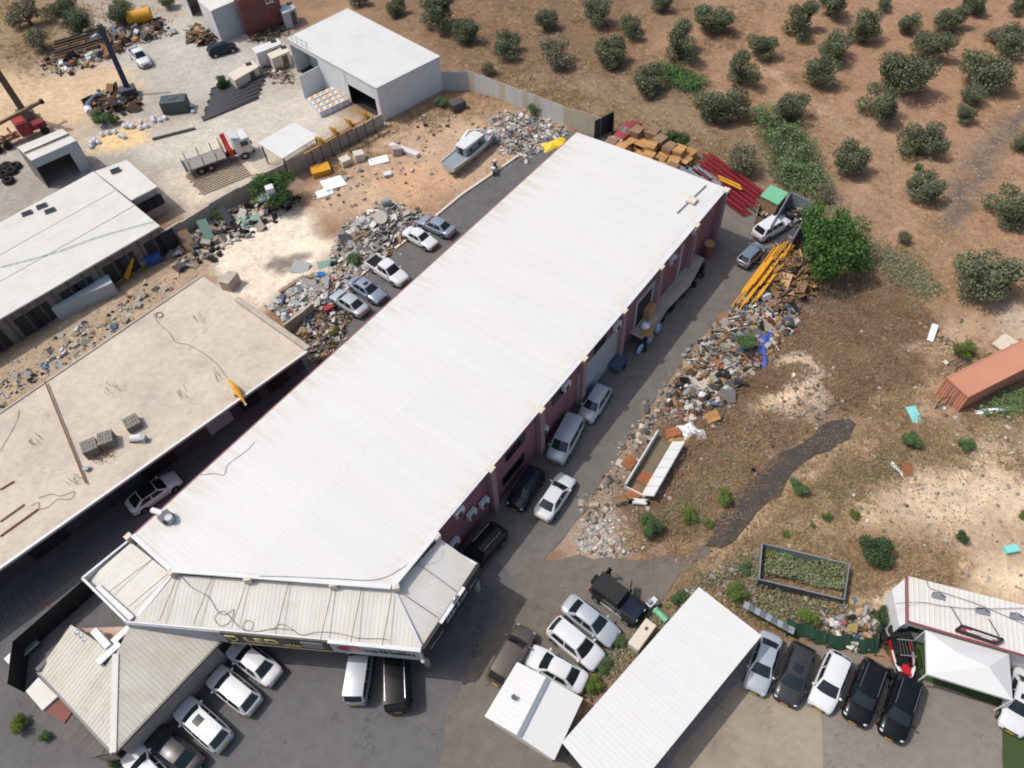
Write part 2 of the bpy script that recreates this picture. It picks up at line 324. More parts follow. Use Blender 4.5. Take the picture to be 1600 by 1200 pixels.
def ground_material():
    m = bpy.data.materials.new('soil'); m.use_nodes = True; n = m.node_tree.nodes; l = m.node_tree.links; b = n['Principled BSDF']
    b.inputs['Roughness'].default_value = .95; b.inputs['Specular IOR Level'].default_value = .15
    a = n.new('ShaderNodeAttribute'); a.attribute_name = 'Col'; geo = n.new('ShaderNodeNewGeometry')
    def noise(sc, det, ro): t = n.new('ShaderNodeTexNoise'); t.inputs['Scale'].default_value = sc; t.inputs['Detail'].default_value = det; t.inputs['Roughness'].default_value = ro; l.new(geo.outputs['Position'], t.inputs[0]); return t.outputs['Fac']
    def mul(base, fac, f0, f1, lo, hi):
        r = n.new('ShaderNodeMapRange'); r.inputs[1].default_value = f0; r.inputs[2].default_value = f1; r.inputs[3].default_value = lo; r.inputs[4].default_value = hi; l.new(fac, r.inputs[0])
        x = n.new('ShaderNodeMix'); x.data_type = 'RGBA'; x.blend_type = 'MULTIPLY'; x.inputs[0].default_value = 1; l.new(base, x.inputs[6]); l.new(r.outputs[0], x.inputs[7]); return x.outputs[2]
    c = mul(a.outputs['Color'], noise(1.6, 8, .75), .3, .7, .74, 1.24)
    c = mul(c, noise(7, 6, .8), .3, .7, .72, 1.28)
    v = n.new('ShaderNodeTexVoronoi'); v.inputs['Scale'].default_value = 2.6; l.new(geo.outputs['Position'], v.inputs[0])
    r = n.new('ShaderNodeMapRange'); r.inputs[1].default_value = .10; r.inputs[2].default_value = .16; r.inputs[3].default_value = .55; r.inputs[4].default_value = 0; l.new(v.outputs['Distance'], r.inputs[0])
    x = n.new('ShaderNodeMix'); x.data_type = 'RGBA'; l.new(r.outputs[0], x.inputs[0]); l.new(c, x.inputs[6]); x.inputs[7].default_value = (.52, .45, .37, 1)
    l.new(x.outputs[2], b.inputs['Base Color'])
    bp = n.new('ShaderNodeBump'); bp.inputs['Strength'].default_value = .7; bp.inputs['Distance'].default_value = .12; l.new(noise(4.5, 8, .8), bp.inputs['Height']); l.new(bp.outputs[0], b.inputs['Normal'])
    return m
nx_, ny_ = len(GX), len(GY)
me = bpy.data.meshes.new('ground'); idx = np.arange(nx_*ny_).reshape(ny_, nx_)
F4 = np.stack([idx[:-1, :-1], idx[:-1, 1:], idx[1:, 1:], idx[1:, :-1]], -1).reshape(-1, 4)
me.vertices.add(nx_*ny_); me.vertices.foreach_set('co', np.stack([X, Y, Z], -1).astype(np.float32).ravel())
me.loops.add(F4.size); me.loops.foreach_set('vertex_index', F4.astype(np.int32).ravel())
me.polygons.add(len(F4)); me.polygons.foreach_set('loop_start', np.arange(0, F4.size, 4, dtype=np.int32)); me.polygons.foreach_set('use_smooth', np.ones(len(F4), bool))
me.update(calc_edges=True); at = me.color_attributes.new('Col', 'FLOAT_COLOR', 'POINT')
at.data.foreach_set('color', np.concatenate([np.clip(C, 0, 1), np.ones(C.shape[:2]+(1,))], -1).astype(np.float32).ravel())
me.materials.append(ground_material()); ground = bpy.data.objects.new('ground', me); COL.objects.link(ground); tag(ground, 'bare red and sandy soil with dry weeds', 'ground', kind='structure')

def ragged(px, z, amp=.18, step=1.0, clean=()):
    pts = [P(u, v) for u, v in px]; out = []
    for i in range(len(pts)):
        a, b = pts[i], pts[(i+1) % len(pts)]; k = max(1, int((b-a).length/step))
        for j in range(k):
            p = a.lerp(b, j/k); out.append((p.x+(random.uniform(-amp, amp) if i not in clean else 0), p.y+(random.uniform(-amp, amp) if i not in clean else 0)))
    return out
def sheet(name, px, z, m, label, amp=.18, t=.0, cat='pavement'):
    out = ragged(px, z, amp); mb = MB()
    if t: mb.prism(out, z-t, z)
    else: mb.add([(x, y, z) for x, y in out], [tuple(range(len(out)))])
    o = mb.build(name, m); me = o.data
    bm = bmesh.new(); bm.from_mesh(me); bmesh.ops.triangulate(bm, faces=[f for f in bm.faces if len(f.verts) > 4]); bmesh.ops.recalc_face_normals(bm, faces=bm.faces); bm.to_mesh(me); bm.free()
    if me.polygons and max(me.polygons, key=lambda p: p.area).normal.z < 0: me.flip_normals()
    return tag(o, label, cat, kind='structure')
m_asph = mat('asphalt', (100, 99, 99), .92, var=.16, scale=.9, bump=.25, bscale=60, dirt=(112, 107, 100), dscale=.16, damt=.75, spec=.2, stains=.3)
m_conc = mat('worn_concrete', (114, 107, 99), .93, var=.18, scale=1.1, bump=.25, bscale=30, dirt=(98, 90, 82), dscale=.3, damt=.7, spec=.2, stains=.25)
m_yard = mat('yard_concrete', (130, 123, 115), .93, var=.14, scale=1.3, bump=.2, bscale=40, dirt=(122, 112, 102), dscale=.22, damt=.7, spec=.2, stains=.22)
m_yard2 = mat('yard_concrete_pale', (152, 141, 124), .93, var=.14, scale=1.3, bump=.2, bscale=40, dirt=(128, 116, 102), dscale=.3, damt=.8, spec=.2, stains=.22)
m_mill = mat('asphalt_millings', (70, 66, 64), .95, var=.3, scale=3, bump=.8, bscale=14, dirt=(104, 90, 76), dscale=.7, damt=.6, spec=.2)
m_turf = mat('artificial_turf', (66, 82, 50), .95, var=.18, scale=5, bump=.6, bscale=60, spec=.1)
sheet('asphalt_road', LOT, .0, m_asph, 'grey asphalt lane and parking lot around the warehouse')
m_lane = mat('lane_asphalt', (114, 109, 103), .93, var=.16, scale=.9, bump=.25, bscale=50, dirt=(96, 93, 90), dscale=.35, damt=.6, spec=.2, stains=.28)
sheet('lane', [(1118, 296), (1195, 320), (1262, 360), (1255, 385), (1190, 425), (1140, 480), (1090, 530), (1040, 600), (1000, 655), (960, 720), (912, 795), (885, 838), (838, 882), (800, 900), (720, 830), (900, 600), (1060, 420), (1110, 360)], .003, m_lane, 'paler worn asphalt lane along the maroon wall', .12)
sheet('concrete_lot', CONC, .007, m_conc, 'brownish worn concrete beside the lane', .25)
sheet('concrete_yard', YARD, .004, m_yard, 'grey concrete yard of the parked dark cars', .1)
sheet('pale_concrete_slab', [(1000, 1290), (1060, 1170), (1160, 1060), (1225, 1098), (1283, 1110), (1288, 1290)], .008, m_yard2, 'paler tan concrete slab in the yard', .05)
sheet('asphalt_strip', [(1335, 664), (1325, 684), (1291, 703), (1254, 725), (1215, 774), (1168, 813), (1128, 860), (1105, 851), (1119, 816), (1151, 772), (1203, 722), (1252, 691), (1299, 656), (1322, 652)], .1, m_mill, 'strip of dumped black asphalt millings on the dirt', .22, t=.5)
sheet('artificial_turf', [(1368, 978), (1385, 1022), (1440, 1062), (1470, 1072), (1566, 1106), (1568, 1330), (1760, 1330), (1760, 1060), (1560, 1010), (1450, 965), (1400, 960)], .008, m_turf, 'green artificial turf strip beside the white office', .03)
# ================================================================ BUILDINGS
ANG = R_(51.14); E1 = Vector((math.cos(ANG), math.sin(ANG), 0)); E2 = Vector((E1.y, -E1.x, 0))
m_roof = mat('white_roof_sheet', (207, 206, 202), .55, var=.03, scale=.5, dirt=(210, 206, 196), dscale=.35, damt=.4, stretch=(ANG+math.pi/2, 9), spec=.3, jit=.012)
m_roof2 = mat('clean_roof_sheet', (206, 206, 203), .55, var=.03, scale=.5, dirt=(190, 186, 176), dscale=.35, damt=.45, spec=.3, jit=.012)
m_roof_old = mat('aged_roof_sheet', (204, 202, 194), .6, var=.05, scale=.8, dirt=(194, 184, 166), dscale=.7, damt=.55, spec=.3, jit=.05)
m_roof_old2 = mat('weathered_roof_sheet', (208, 206, 199), .6, var=.05, scale=.7, dirt=(196, 186, 166), dscale=.5, damt=.5, spec=.3, jit=.03)
m_white = mat('white_metal', (207, 208, 207), .5, var=.05, scale=2, dirt=(180, 174, 164), dscale=.8, damt=.4)
m_ltgrey = mat('light_grey_metal', (168, 176, 180), .5, var=.07, scale=2, dirt=(150, 146, 138), dscale=.7, damt=.4)
m_cream = mat('cream_block', (204, 194, 176), .8, var=.1, scale=4)
m_maroon = mat('maroon_cladding', (136, 92, 98), .65, var=.07, scale=1.2, dirt=(114, 80, 84), dscale=.5, damt=.5)
m_mauve = mat('pale_mauve_render', (158, 128, 130), .75, var=.1, scale=2)
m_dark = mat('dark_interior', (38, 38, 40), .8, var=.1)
m_black = mat('black_paint', (26, 27, 30), .5, var=.1)
m_steel = mat('dark_steel', (84, 84, 86), .5, .4, var=.12)
m_galv = mat('galvanised_steel', (150, 156, 160), .45, .5, var=.12, scale=4)
m_rust = mat('rusty_steel', (126, 84, 58), .85, var=.25, scale=5, dirt=(92, 70, 56), dscale=2, damt=.7)
m_glass = mat('dark_window_glass', (20, 24, 30), .08, var=0.0)
m_concrete = mat('concrete', (176, 166, 152), .9, var=.14, scale=2, bump=.3, bscale=25, dirt=(140, 130, 118), dscale=.6, damt=.7)
m_slab = mat('sand_coloured_slab', (196, 184, 166), .93, var=.12, scale=1.6, bump=.35, bscale=12, dirt=(168, 158, 146), dscale=.3, damt=.8, spec=.15, stains=.2)
m_rubber = mat('rubber', (30, 30, 31), .9, var=.15)
m_cable = mat('black_cable', (74, 74, 76), .7, var=0)
m_blue = mat('blue_paint', (40, 78, 140), .5, var=.12)
m_yellow = mat('yellow_paint', (208, 150, 34), .55, var=.14, scale=4)
m_red = mat('red_paint', (150, 34, 34), .5, var=.12)
m_green = mat('green_paint', (110, 176, 138), .55, var=.08)
m_wood = mat('raw_timber', (186, 140, 88), .85, var=.2, scale=5, jit=.22)
m_wood_grey = mat('weathered_timber', (142, 116, 90), .9, var=.2, scale=5, jit=.2)
m_card = mat('cardboard', (180, 140, 96), .9, var=.1)
H0 = 6.6
def edge_dirt(m, nrm, d0, d1, col, amt):
    """grime that the rain leaves along one eave, broken up by streaks running down the sheets"""
    n = m.node_tree.nodes; l = m.node_tree.links; b = n['Principled BSDF']; old = b.inputs['Base Color'].links[0].from_socket
    g = n.new('ShaderNodeNewGeometry'); dt = n.new('ShaderNodeVectorMath'); dt.operation = 'DOT_PRODUCT'; l.new(g.outputs['Position'], dt.inputs[0]); dt.inputs[1].default_value = nrm
    r = n.new('ShaderNodeMapRange'); r.inputs[1].default_value = d0; r.inputs[2].default_value = d1; r.inputs[3].default_value = 1; r.inputs[4].default_value = 0; l.new(dt.outputs['Value'], r.inputs[0])
    mp = n.new('ShaderNodeMapping'); mp.vector_type = 'TEXTURE'; mp.inputs['Rotation'].default_value = (0, 0, ANG+math.pi/2); mp.inputs['Scale'].default_value = (7, 1, 1); l.new(g.outputs['Position'], mp.inputs[0])
    t = n.new('ShaderNodeTexNoise'); t.inputs['Scale'].default_value = 2.2; t.inputs['Detail'].default_value = 8; l.new(mp.outputs[0], t.inputs[0])
    r2 = n.new('ShaderNodeMapRange'); r2.inputs[1].default_value = .42; r2.inputs[2].default_value = .72; r2.inputs[4].default_value = amt; l.new(t.outputs['Fac'], r2.inputs[0])
    mu = n.new('ShaderNodeMath'); mu.operation = 'MULTIPLY'; l.new(r.outputs[0], mu.inputs[0]); l.new(r2.outputs[0], mu.inputs[1])
    mx = n.new('ShaderNodeMix'); mx.data_type = 'RGBA'; l.new(mu.outputs[0], mx.inputs[0]); l.new(old, mx.inputs[6]); mx.inputs[7].default_value = (*lin(col), 1); l.new(mx.outputs[2], b.inputs['Base Color'])
B0 = P(1135, 294, H0)
def st(p): d = Vector((p[0], p[1], 0))-Vector((B0.x, B0.y, 0)); return d.dot(E1), d.dot(E2)
def xy(s, t): q = Vector((B0.x, B0.y, 0))+E1*s+E2*t; return (q.x, q.y)
sA, tA = st(P(899, 207, H0)); sF, tF = st(P(213, 836, H0)); WID = -(tA+tF)/2
sC, _t = st(P(686, 833, H0)); sD, tD = st(P(612, 914, H0)); sE, tE = st(P(270, 888, H0))
outline = [xy(0, -WID), xy(0, 0), xy(sC, 0), xy(sD, tD), xy(sE, tE), xy(sF, -WID)]
RIDGE = .14
def zroof(x, y):
    s, t = st((x, y)); return H0+RIDGE*(1-abs(t+WID/2)/(WID/2))
wh = thing('warehouse', 'long warehouse with huge white ribbed metal roof and maroon walls', 'warehouse', (B0.x+E1.x*sC/2-E2.x*WID/2, B0.y+E1.y*sC/2-E2.y*WID/2, 0))
rf = MB()
left = [xy(0, -WID), xy(0, -WID/2), xy(sE+(sD-sE)*((-WID/2-tE)/(tD-tE)), -WID/2), xy(sE, tE), xy(sF, -WID)]
right = [xy(0, -WID/2), xy(0, 0), xy(sC, 0), xy(sD, tD), xy(sE+(sD-sE)*((-WID/2-tE)/(tD-tE)), -WID/2)]
for pl in (left, right): rf.prism(pl, lambda x, y: zroof(x, y)-.16, zroof)
roof = rf.build('roof', m_white, wh, world=True)
_e0 = Vector((*xy(0, -WID), 0)).dot(E2); edge_dirt(m_roof, E2, _e0, _e0+3.2, (172, 156, 128), .5); edge_dirt(m_roof, -E2, -_e0-WID, -_e0-WID+2.0, (190, 182, 166), .5)
for pl in (left, right): sheet_roof(roof, pl, zroof, ANG+math.pi/2, m_roof, 1.0, .33, .0065)
def inset(poly, d):
    c = centroid(poly); n = len(poly); out = []
    ar = sum(poly[i][0]*poly[(i+1) % n][1]-poly[(i+1) % n][0]*poly[i][1] for i in range(n)); sg = 1 if ar > 0 else -1
    for i in range(n):
        p0, p1, p2 = Vector(poly[i-1][:2]), Vector(poly[i][:2]), Vector(poly[(i+1) % n][:2])
        d1 = (p1-p0).normalized(); d2 = (p2-p1).normalized(); n1_ = Vector((-d1.y, d1.x))*sg; n2_ = Vector((-d2.y, d2.x))*sg
        bis = n1_+n2_; out.append(tuple(p1+bis*(d/(.5*bis.length_squared))))
    return out
wall_poly = inset(outline, .18)
MB().prism(wall_poly, -.3, H0-.17).build('wall', m_maroon, wh, world=True)
def wallbox(name, m, s, z0, z1, ln, dep, par=wh, t=-.18, world=True):
    p = xy(s, t+dep/2); mb = MB(); mb.box((p[0], p[1], (z0+z1)/2), (ln, dep, z1-z0), ANG); return mb.build(name, m, par, world=world)
for u, v in ((1090, 352), (1036, 418), (979, 487), (913, 560), (845, 640), (770, 734)):       # pilasters along the lane
    s, _ = st(P(u, v, H0)); o = wallbox('pilaster', m_mauve, s, -.2, H0-.1, .55, .5)
    wallbox('pilaster_cap', m_cream, s, H0-.1, H0+.05, .6, .54, o)
o = wallbox('pilaster', m_mauve, -.3, -.2, H0-.1, .6, .5); wallbox('pilaster_cap', m_cream, -.3, H0-.1, H0+.1, .7, .6, o)
def wsec(u, v, z): return st(P(u, v, z))[0]
for u, v, z, ln, h in ((818, 742, 2.2, 3.0, 1.1), (808, 700, 4.9, 2.6, .9), (940, 540, 5.2, 1.8, .8), (878, 622, 5.0, 1.6, .9)):
    s = wsec(u, v, z); o = wallbox('window', m_steel, s, z-h/2-.06, z+h/2+.06, ln+.12, .06); wallbox('pane', m_glass, s-ln/4, z-h/2, z+h/2, ln/2-.05, .09, o); wallbox('pane', m_glass, s+ln/4, z-h/2, z+h/2, ln/2-.05, .09, o)
for u, v, z, ln, h in ((935, 570, 2.4, 7.0, 4.6), (1010, 470, 3.4, 4.4, 3.4), (1062, 410, 3.2, .5, 4.6)):
    s = wsec(u, v, z); wallbox('roller_door', m_ltgrey, s, max(.05, z-h/2), z+h/2, ln, .10)
s = wsec(1000, 478, 3); wallbox('doorway', m_dark, s, 1.3, 4.6, 2.6, .13)
# concrete loading dock along the far end of the lane wall
dock = thing('loading_dock', 'raised grey concrete loading dock along the maroon warehouse wall', 'loading dock', (*xy(-10, .8), 0))
s0, s1 = wsec(1105, 405, 1.2), wsec(990, 515, 1.2)
MB().prism([xy(s0, -.15), xy(s0, .9), xy((s0*2+s1)/3, 1.5), xy((s0+s1*2)/3, 1.2), xy(s1+1, 1.5), xy(s1, 1.5), xy(s1, -.15)], 1.0, 1.2).build('deck', m_concrete, dock, world=True)
for k in range(6):
    s = s0+(s1-s0)*(k+.3)/6; MB().box((*xy(s, .9), .5), (.3, .8, 1.0), ANG).build('pier', m_dark, dock, world=True)
for u, v, z, lab in ((1043, 402, 5.6, 'white air conditioner high on the maroon wall beside the dock'), (1094, 362, 6.0, 'small white lamp box near the far end of maroon wall'), (963, 508, 5.6, 'white air conditioner high on wall above the roller door'), (884, 602, 5.7, 'white air conditioner under the eave above the white van'), (857, 677, 3.1, 'grey air conditioner low on the wall behind silver van'), (719, 801, 5.9, 'bright white air conditioner nearest the front canopy on maroon wall'), (745, 808, 3.7, 'grey wall air conditioner, middle of three beside the canopy'), (764, 790, 3.2, 'grey wall air conditioner next to the pilaster and black car'), (716, 852, 2.6, 'grey air conditioner half hidden by the canopy edge')):
    s = wsec(u, v, z); p = xy(s, .1)
    t = thing('air_conditioner', lab, 'air conditioner', (p[0], p[1], z), ANG, 'air conditioners on the warehouse wall')
    MB().box((0, 0, 0), (.95, .4, .68)).build('case', m_white, t, bevel=.03); MB().cyl((-.1, -.22, 0), .26, .05, 16, 'y').build('fan_grille', m_steel, t)
    for k in (-.35, .35): MB().bar((k, .28, -.37), (k, -.2, -.37), .05).build('bracket', m_steel, t)
m_gut = mat('grey_gutter', (120, 128, 134), .5, .2, var=.08)
for pl in ((0, 1), (5, 0)): pass
g = MB(); a, b = xy(0, -WID-.08), xy(sF, -WID-.08); g.bar((*a, H0-.08), (*b, H0-.08), .16, .14); g.build('gutter', m_maroon, wh, world=True)
g = MB(); a, b = xy(0, .06), xy(sC, .06); g.bar((*a, H0-.06), (*b, H0-.06), .12, .12); g.build('gutter', m_white, wh, world=True)
# ---- parapet between the roof and the front canopy
fe = [xy(sF, -WID), xy(sE, tE), xy(sD, tD), xy(sC, 0)]
for i in range(3):
    a, b = Vector((*fe[i], 0)), Vector((*fe[i+1], 0)); d = (b-a).normalized(); nrm = Vector((d.y, -d.x, 0))
    if nrm.dot(centroid(fe)-centroid(outline)) < 0: nrm = -nrm
    MB().bar(a+nrm*.16+Vector((0, 0, H0+.04)), b+nrm*.16+Vector((0, 0, H0+.04)), .34, .16).build('parapet_cap', m_white, wh, world=True)
for k, (u, v) in enumerate(((200, 838), (268, 893), (386, 903), (520, 912), (618, 916), (682, 838))):
    p = P(u, v, H0); MB().box((p.x, p.y, H0-.22), (.5, .42, .6), ANG if k in (0, 1, 5) else R_(8), ).build('corner_block', m_cream, wh, world=True)
# ---- front canopy
ZI, ZO, ZT, ZB = 6.05, 4.75, 5.45, 3.5
cin = [P(u, v, ZI) for u, v in ((205, 848), (268, 898), (614, 921), (688, 842))]
fo = [P(u, v, ZT) for u, v in ((206, 840), (128, 903), (197, 971), (345, 984), (513, 999), (658, 1013), (746, 880))]
cou = [Vector((fo[k].x, fo[k].y, ZO)) for k in (1, 2, 5, 6)]
cn = thing('front_canopy', 'angled white ribbed canopy wrapping the front of the warehouse', 'canopy', (cou[1].x/2+cou[2].x/2, cou[1].y/2+cou[2].y/2, 0))
for i in range(3):
    poly = [cin[i], cin[i+1], cou[i+1], cou[i]]; zf = plane3(cin[i], cin[i+1], (cou[i]+cou[i+1])/2)
    pl = [(p.x, p.y) for p in poly]; o = MB().prism(pl, lambda x, y: zf(x, y)-.12, zf).build('roof_slope', m_white, cn, world=True)
    mid = (cou[i]+cou[i+1])/2-(cin[i]+cin[i+1])/2; d = (cou[i+1]-cou[i]); ang = math.atan2(d.y, d.x)+math.pi/2
    if i == 1: ang += R_(1)
    sheet_roof(o, pl, zf, ang, m_roof_old if i < 2 else m_roof_old2, .9, .3, .012)
for i in (1, 2): MB().bar(cin[i]+Vector((0, 0, .05)), cou[i]+Vector((0, 0, .05)), .3, .015).build('hip_flashing', m_white, cn, world=True)
m_signgrey = mat('faded_sign', (150, 160, 168), .7, var=.12, scale=1.5, dirt=(150, 110, 92), dscale=.9, damt=.8)
m_signblk = mat('black_sign', (34, 34, 36), .45, var=.1)
m_signdk = mat('dark_olive_sign', (70, 68, 58), .5, var=.1)
m_gold = mat('gold_letters', (206, 192, 130), .4, var=.05)
def fascia(name, a, b, zt, zb, m, par, th=.16, out=None):
    a = Vector((a.x, a.y, 0)); b = Vector((b.x, b.y, 0)); mb = MB(); mb.bar(a+Vector((0, 0, (zt+zb)/2)), b+Vector((0, 0, (zt+zb)/2)), th, zt-zb); return mb.build(name, m, par, world=True)
fo = [P(u, v, ZT) for u, v in ((206, 840), (128, 903), (197, 971), (345, 984), (513, 999), (658, 1013), (746, 880))]
fascia('fascia', fo[0], fo[1], ZT, ZT-.9, m_white, cn); fascia('fascia', fo[1], fo[2], ZT, ZT-.9, m_white, cn)
for k, (a, b) in enumerate(((2, 3), (3, 4), (4, 5))): fascia('fascia', fo[a], fo[b], ZT-.03, ZB+.03, m_white, cn, .1)
fascia('fascia', fo[5], fo[6], ZT-.03, ZB+.03, m_black, cn, .1); fascia('end_gutter', fo[6], cin[3], ZO+.4, ZO+.25, m_white, cn, .2)
MB().bar(P(150, 918, ZT-.3), P(205, 968, ZT-.3), .55, .10).build('sloping_ledge', m_white, cn, world=True)
for p, q in ((fo[3], cin[1]), (fo[5], cin[2]), (fo[6], cin[3]), (fo[1], cin[0]), (fo[2], cin[1])):
    c = Vector((p.x, p.y, 0)).lerp(Vector((q.x, q.y, 0)), .15); MB().box((c.x, c.y, 2.0), (.35, .35, 4.2), ANG).build('pillar', m_concrete, cn, world=True)
for (u, v), (x, y) in (((253, 862), (170, 925)), ((262, 897), (201, 948)), ((278, 899), (249, 970)), ((332, 900), (303, 974)), ((386, 908), (362, 980)), ((452, 908), (430, 992)), ((519, 920), (501, 1000)), ((566, 914), (548, 1005)), ((612, 928), (597, 1010)), ((625, 925), (682, 964)), ((652, 880), (713, 924))):
    MB().tube([P(u, v, 6.25), P(x, y, ZT-.05)], .025, 5).build('tie_rod', m_rust, cn, world=True)
def sign(name, label, a, b, zt, zb, m, th=.1, off=.14, group=None):
    """a signboard hung on the fascia between a and b, facing away from the building"""
    a = Vector((a.x, a.y, 0)); b = Vector((b.x, b.y, 0)); d = (b-a); ln = d.length; d.normalize(); ang = math.atan2(d.y, d.x); n = Vector((d.y, -d.x, 0))
    c = (a+b)/2+n*off; t = thing(name, label, 'sign', (c.x, c.y, zb), ang, group)
    MB().box((0, 0, (zt-zb)/2), (ln-.04, th, zt-zb)).build('board', m, t); return t, ln, zt-zb
def text(t, s, x, z, size, m, y=-.07, name='lettering', sx=1.0):
    cu = bpy.data.curves.new(name, 'FONT'); cu.body = s; cu.size = size; cu.extrude = .02; cu.align_x = 'CENTER'; cu.align_y = 'CENTER'
    tmp = bpy.data.objects.new('tmp', cu); COL.objects.link(tmp); dg = bpy.context.evaluated_depsgraph_get(); dg.update()
    me = bpy.data.meshes.new_from_object(tmp.evaluated_get(dg)); bpy.data.objects.remove(tmp)
    me.name = name; me.materials.clear(); me.materials.append(m); o = bpy.data.objects.new(name, me); COL.objects.link(o); o.parent = t
    o.location = (x, y, z); o.rotation_euler = (math.pi/2, 0, 0); o.scale = (sx, 1, 1); return o
def scribble(t, x0, x1, z, h, m, y=-.065, seed=1, name='lettering'):
    """illegible brush-like word shapes: strokes on a base line with risers and dots"""
    r = random.Random(seed); mb = MB(); x = x0
    while x < x1:
        ln = min(r.uniform(.35, 1.1)*h*2.2, x1-x); mb.box((x+ln/2, 0, z-h*.22), (ln, .03, h*.26)); q = x+.06*h
        while q < x+ln-.1*h:
            hh = r.choice((.25, .4, .75))*h; mb.box((q+.07*h, 0, z-h*.1+hh/2-.002), (.15*h, .03, hh)); q += r.uniform(.28, .45)*h
        x += ln+.18*h
    o = mb.build(name, m, t); o.location = (0, y, 0); return o
t, ln, hh = sign('faded_signboard', 'faded sun-bleached signboard at the left of the canopy front', fo[2], fo[3], ZT, ZB, m_signgrey)
t, ln, hh = sign('shop_sign', 'dark signboard with gold LED letters on the canopy front', fo[3], fo[4], ZT, ZB, m_signdk)
text(t, 'LED', -ln*.15, hh*.5, 1.05, m_gold, sx=1.4); scribble(t, ln*.05, ln*.21, hh*.3, .4, m_gold, seed=4)
mb = MB(); mb.box((0, -.06, .05), (ln-.1, .04, .07)); mb.build('trim', m_gold, t)
mb = MB(); q = [Vector((-ln*.43+x_, -.07, hh*.5+z_)) for x_, z_ in ((-.4, .5), (.35, .45), (.45, .05), (0, -.5), (-.4, .5))]; mb.tube(q, .06, 4, False); mb.build('emblem', m_gold, t)
mb = MB(); mb.box((ln*.33, -.06, hh*.5), (ln*.2, .03, hh*.55)); mb.build('picture_panel', m_galv, t)
t, ln, hh = sign('shop_sign', 'white signboard with red oval logo and dark lettering on canopy', fo[4], fo[5], ZT, ZB, m_ltgrey)
m_logo = mat('logo_red', (150, 26, 48), .4, var=.03); m_navy = mat('navy_letters', (28, 32, 48), .5, var=0)
mb = MB(); mb.cyl((-ln*.28, -.06, hh*.52), .5, .03, 24, 'y'); o = mb.build('logo', m_logo, t); o.scale = (1, 1, 1)
for v in o.data.vertices: v.co.x = -ln*.28+(v.co.x+ln*.28)*1.9
scribble(t, -ln*.13, ln*.42, hh*.52, .62, m_navy, seed=9); mb = MB(); mb.box((0, -.03, hh+.03), (ln, .2, .06)); mb.build('top_trim', m_white, t)
mb = MB(); p = Vector((ln*.5+.02, -.25, hh*.3)); mb.bar((ln*.48, 0, hh*.9), p, .12); mb.ball(p, .16); mb.build('lamp', m_white, t)
t, ln, hh = sign('shop_sign', 'black signboard with pale lettering on the right side of canopy', fo[5], fo[6], ZT, ZB, m_signblk)
m_silver = mat('silver_letters', (176, 180, 190), .35, .3, var=.1)
scribble(t, -ln*.13, ln*.11, hh*.55, .95, m_silver, seed=3); scribble(t, ln*.12, ln*.24, hh*.55, .9, m_silver, seed=6); scribble(t, -ln*.42, -ln*.2, hh*.35, .32, m_silver, seed=5); scribble(t, ln*.28, ln*.42, hh*.4, .32, m_silver, seed=8)
mb = MB(); mb.box((.02, -.02, hh+.04), (ln*.42, .26, .07)); mb.build('top_trim', m_white, t); mb = MB(); mb.cyl((ln*.06, -.02, hh+.15), .35, .08, 16, 'y'); mb.build('emblem', m_silver, t)
def cable(name, label, pts, r=.018, m=None, smoothit=True, cat='cable', group=None):
    p = [Vector(q) for q in pts]
    if smoothit:
        out = []
        for i in range(len(p)-1):
            a = p[max(i-1, 0)]; b = p[i]; c = p[i+1]; d = p[min(i+2, len(p)-1)]
            for k in range(5):
                t_ = k/5; out.append(.5*((2*b)+(-a+c)*t_+(2*a-5*b+4*c-d)*t_*t_+(-a+3*b-3*c+d)*t_**3))
        p = out+[p[-1]]
    return tag(MB().tube(p, r, 5).build(name, m or m_cable), label, cat, group)
zc = plane3(cin[1], cin[2], (cou[1]+cou[2])/2)
def onc(u, v, dz=.1):
    z = 5.3
    for _ in range(6): p = P(u, v, z); z = zc(p.x, p.y)+dz
    return P(u, v, z)
cable('cable', 'black cable running down the middle of the canopy into loops', [onc(u, v) for u, v in ((281, 898), (300, 918), (325, 932), (340, 955), (352, 960), (365, 952), (360, 970), (345, 978), (335, 965), (350, 955), (372, 978), (390, 985), (395, 973), (383, 970), (380, 984), (398, 987), (430, 982), (460, 985))])
cable('cable', 'thin black cable lying low across the right canopy', [onc(u, v) for u, v in ((425, 985), (437, 975), (455, 982), (470, 992), (495, 988), (515, 988), (540, 992), (560, 997), (595, 998), (608, 1000))], .016)
def onroof(u, v, dz=.07):
    z = 6.8
    for _ in range(5): p = P(u, v, z); z = zroof(p.x, p.y)+dz
    return P(u, v, z)
cable('cable', 'thin black cable trailing over the left edge of warehouse roof', [onroof(u, v) for u, v in ((312, 742), (335, 740), (350, 742), (356, 726), (385, 704), (398, 690))], .016)
cable('cable', 'grey hose along the front edge of the warehouse roof', [onroof(u, v) for u, v in ((405, 900), (450, 901), (520, 904), (592, 905), (640, 880), (672, 866), (680, 850))], .016)
mb = MB(); mb.bar(onroof(1058, 333), onroof(1103, 290), .12, .14); rt = thing('roof_bracket', 'metal beam with a small frame box on the warehouse roof corner', 'beam', onroof(1080, 312)); mb.build('beam', m_galv, rt, world=True)
p = onroof(1081, 313, .2); mb = MB(); mb.box(p, (.9, .9, .25), ANG); mb.build('frame', m_cream, rt, world=True)
vt = thing('roof_vent', 'metal vent duct at the left edge of the warehouse roof', 'vent', onroof(256, 806)); q = vt.location
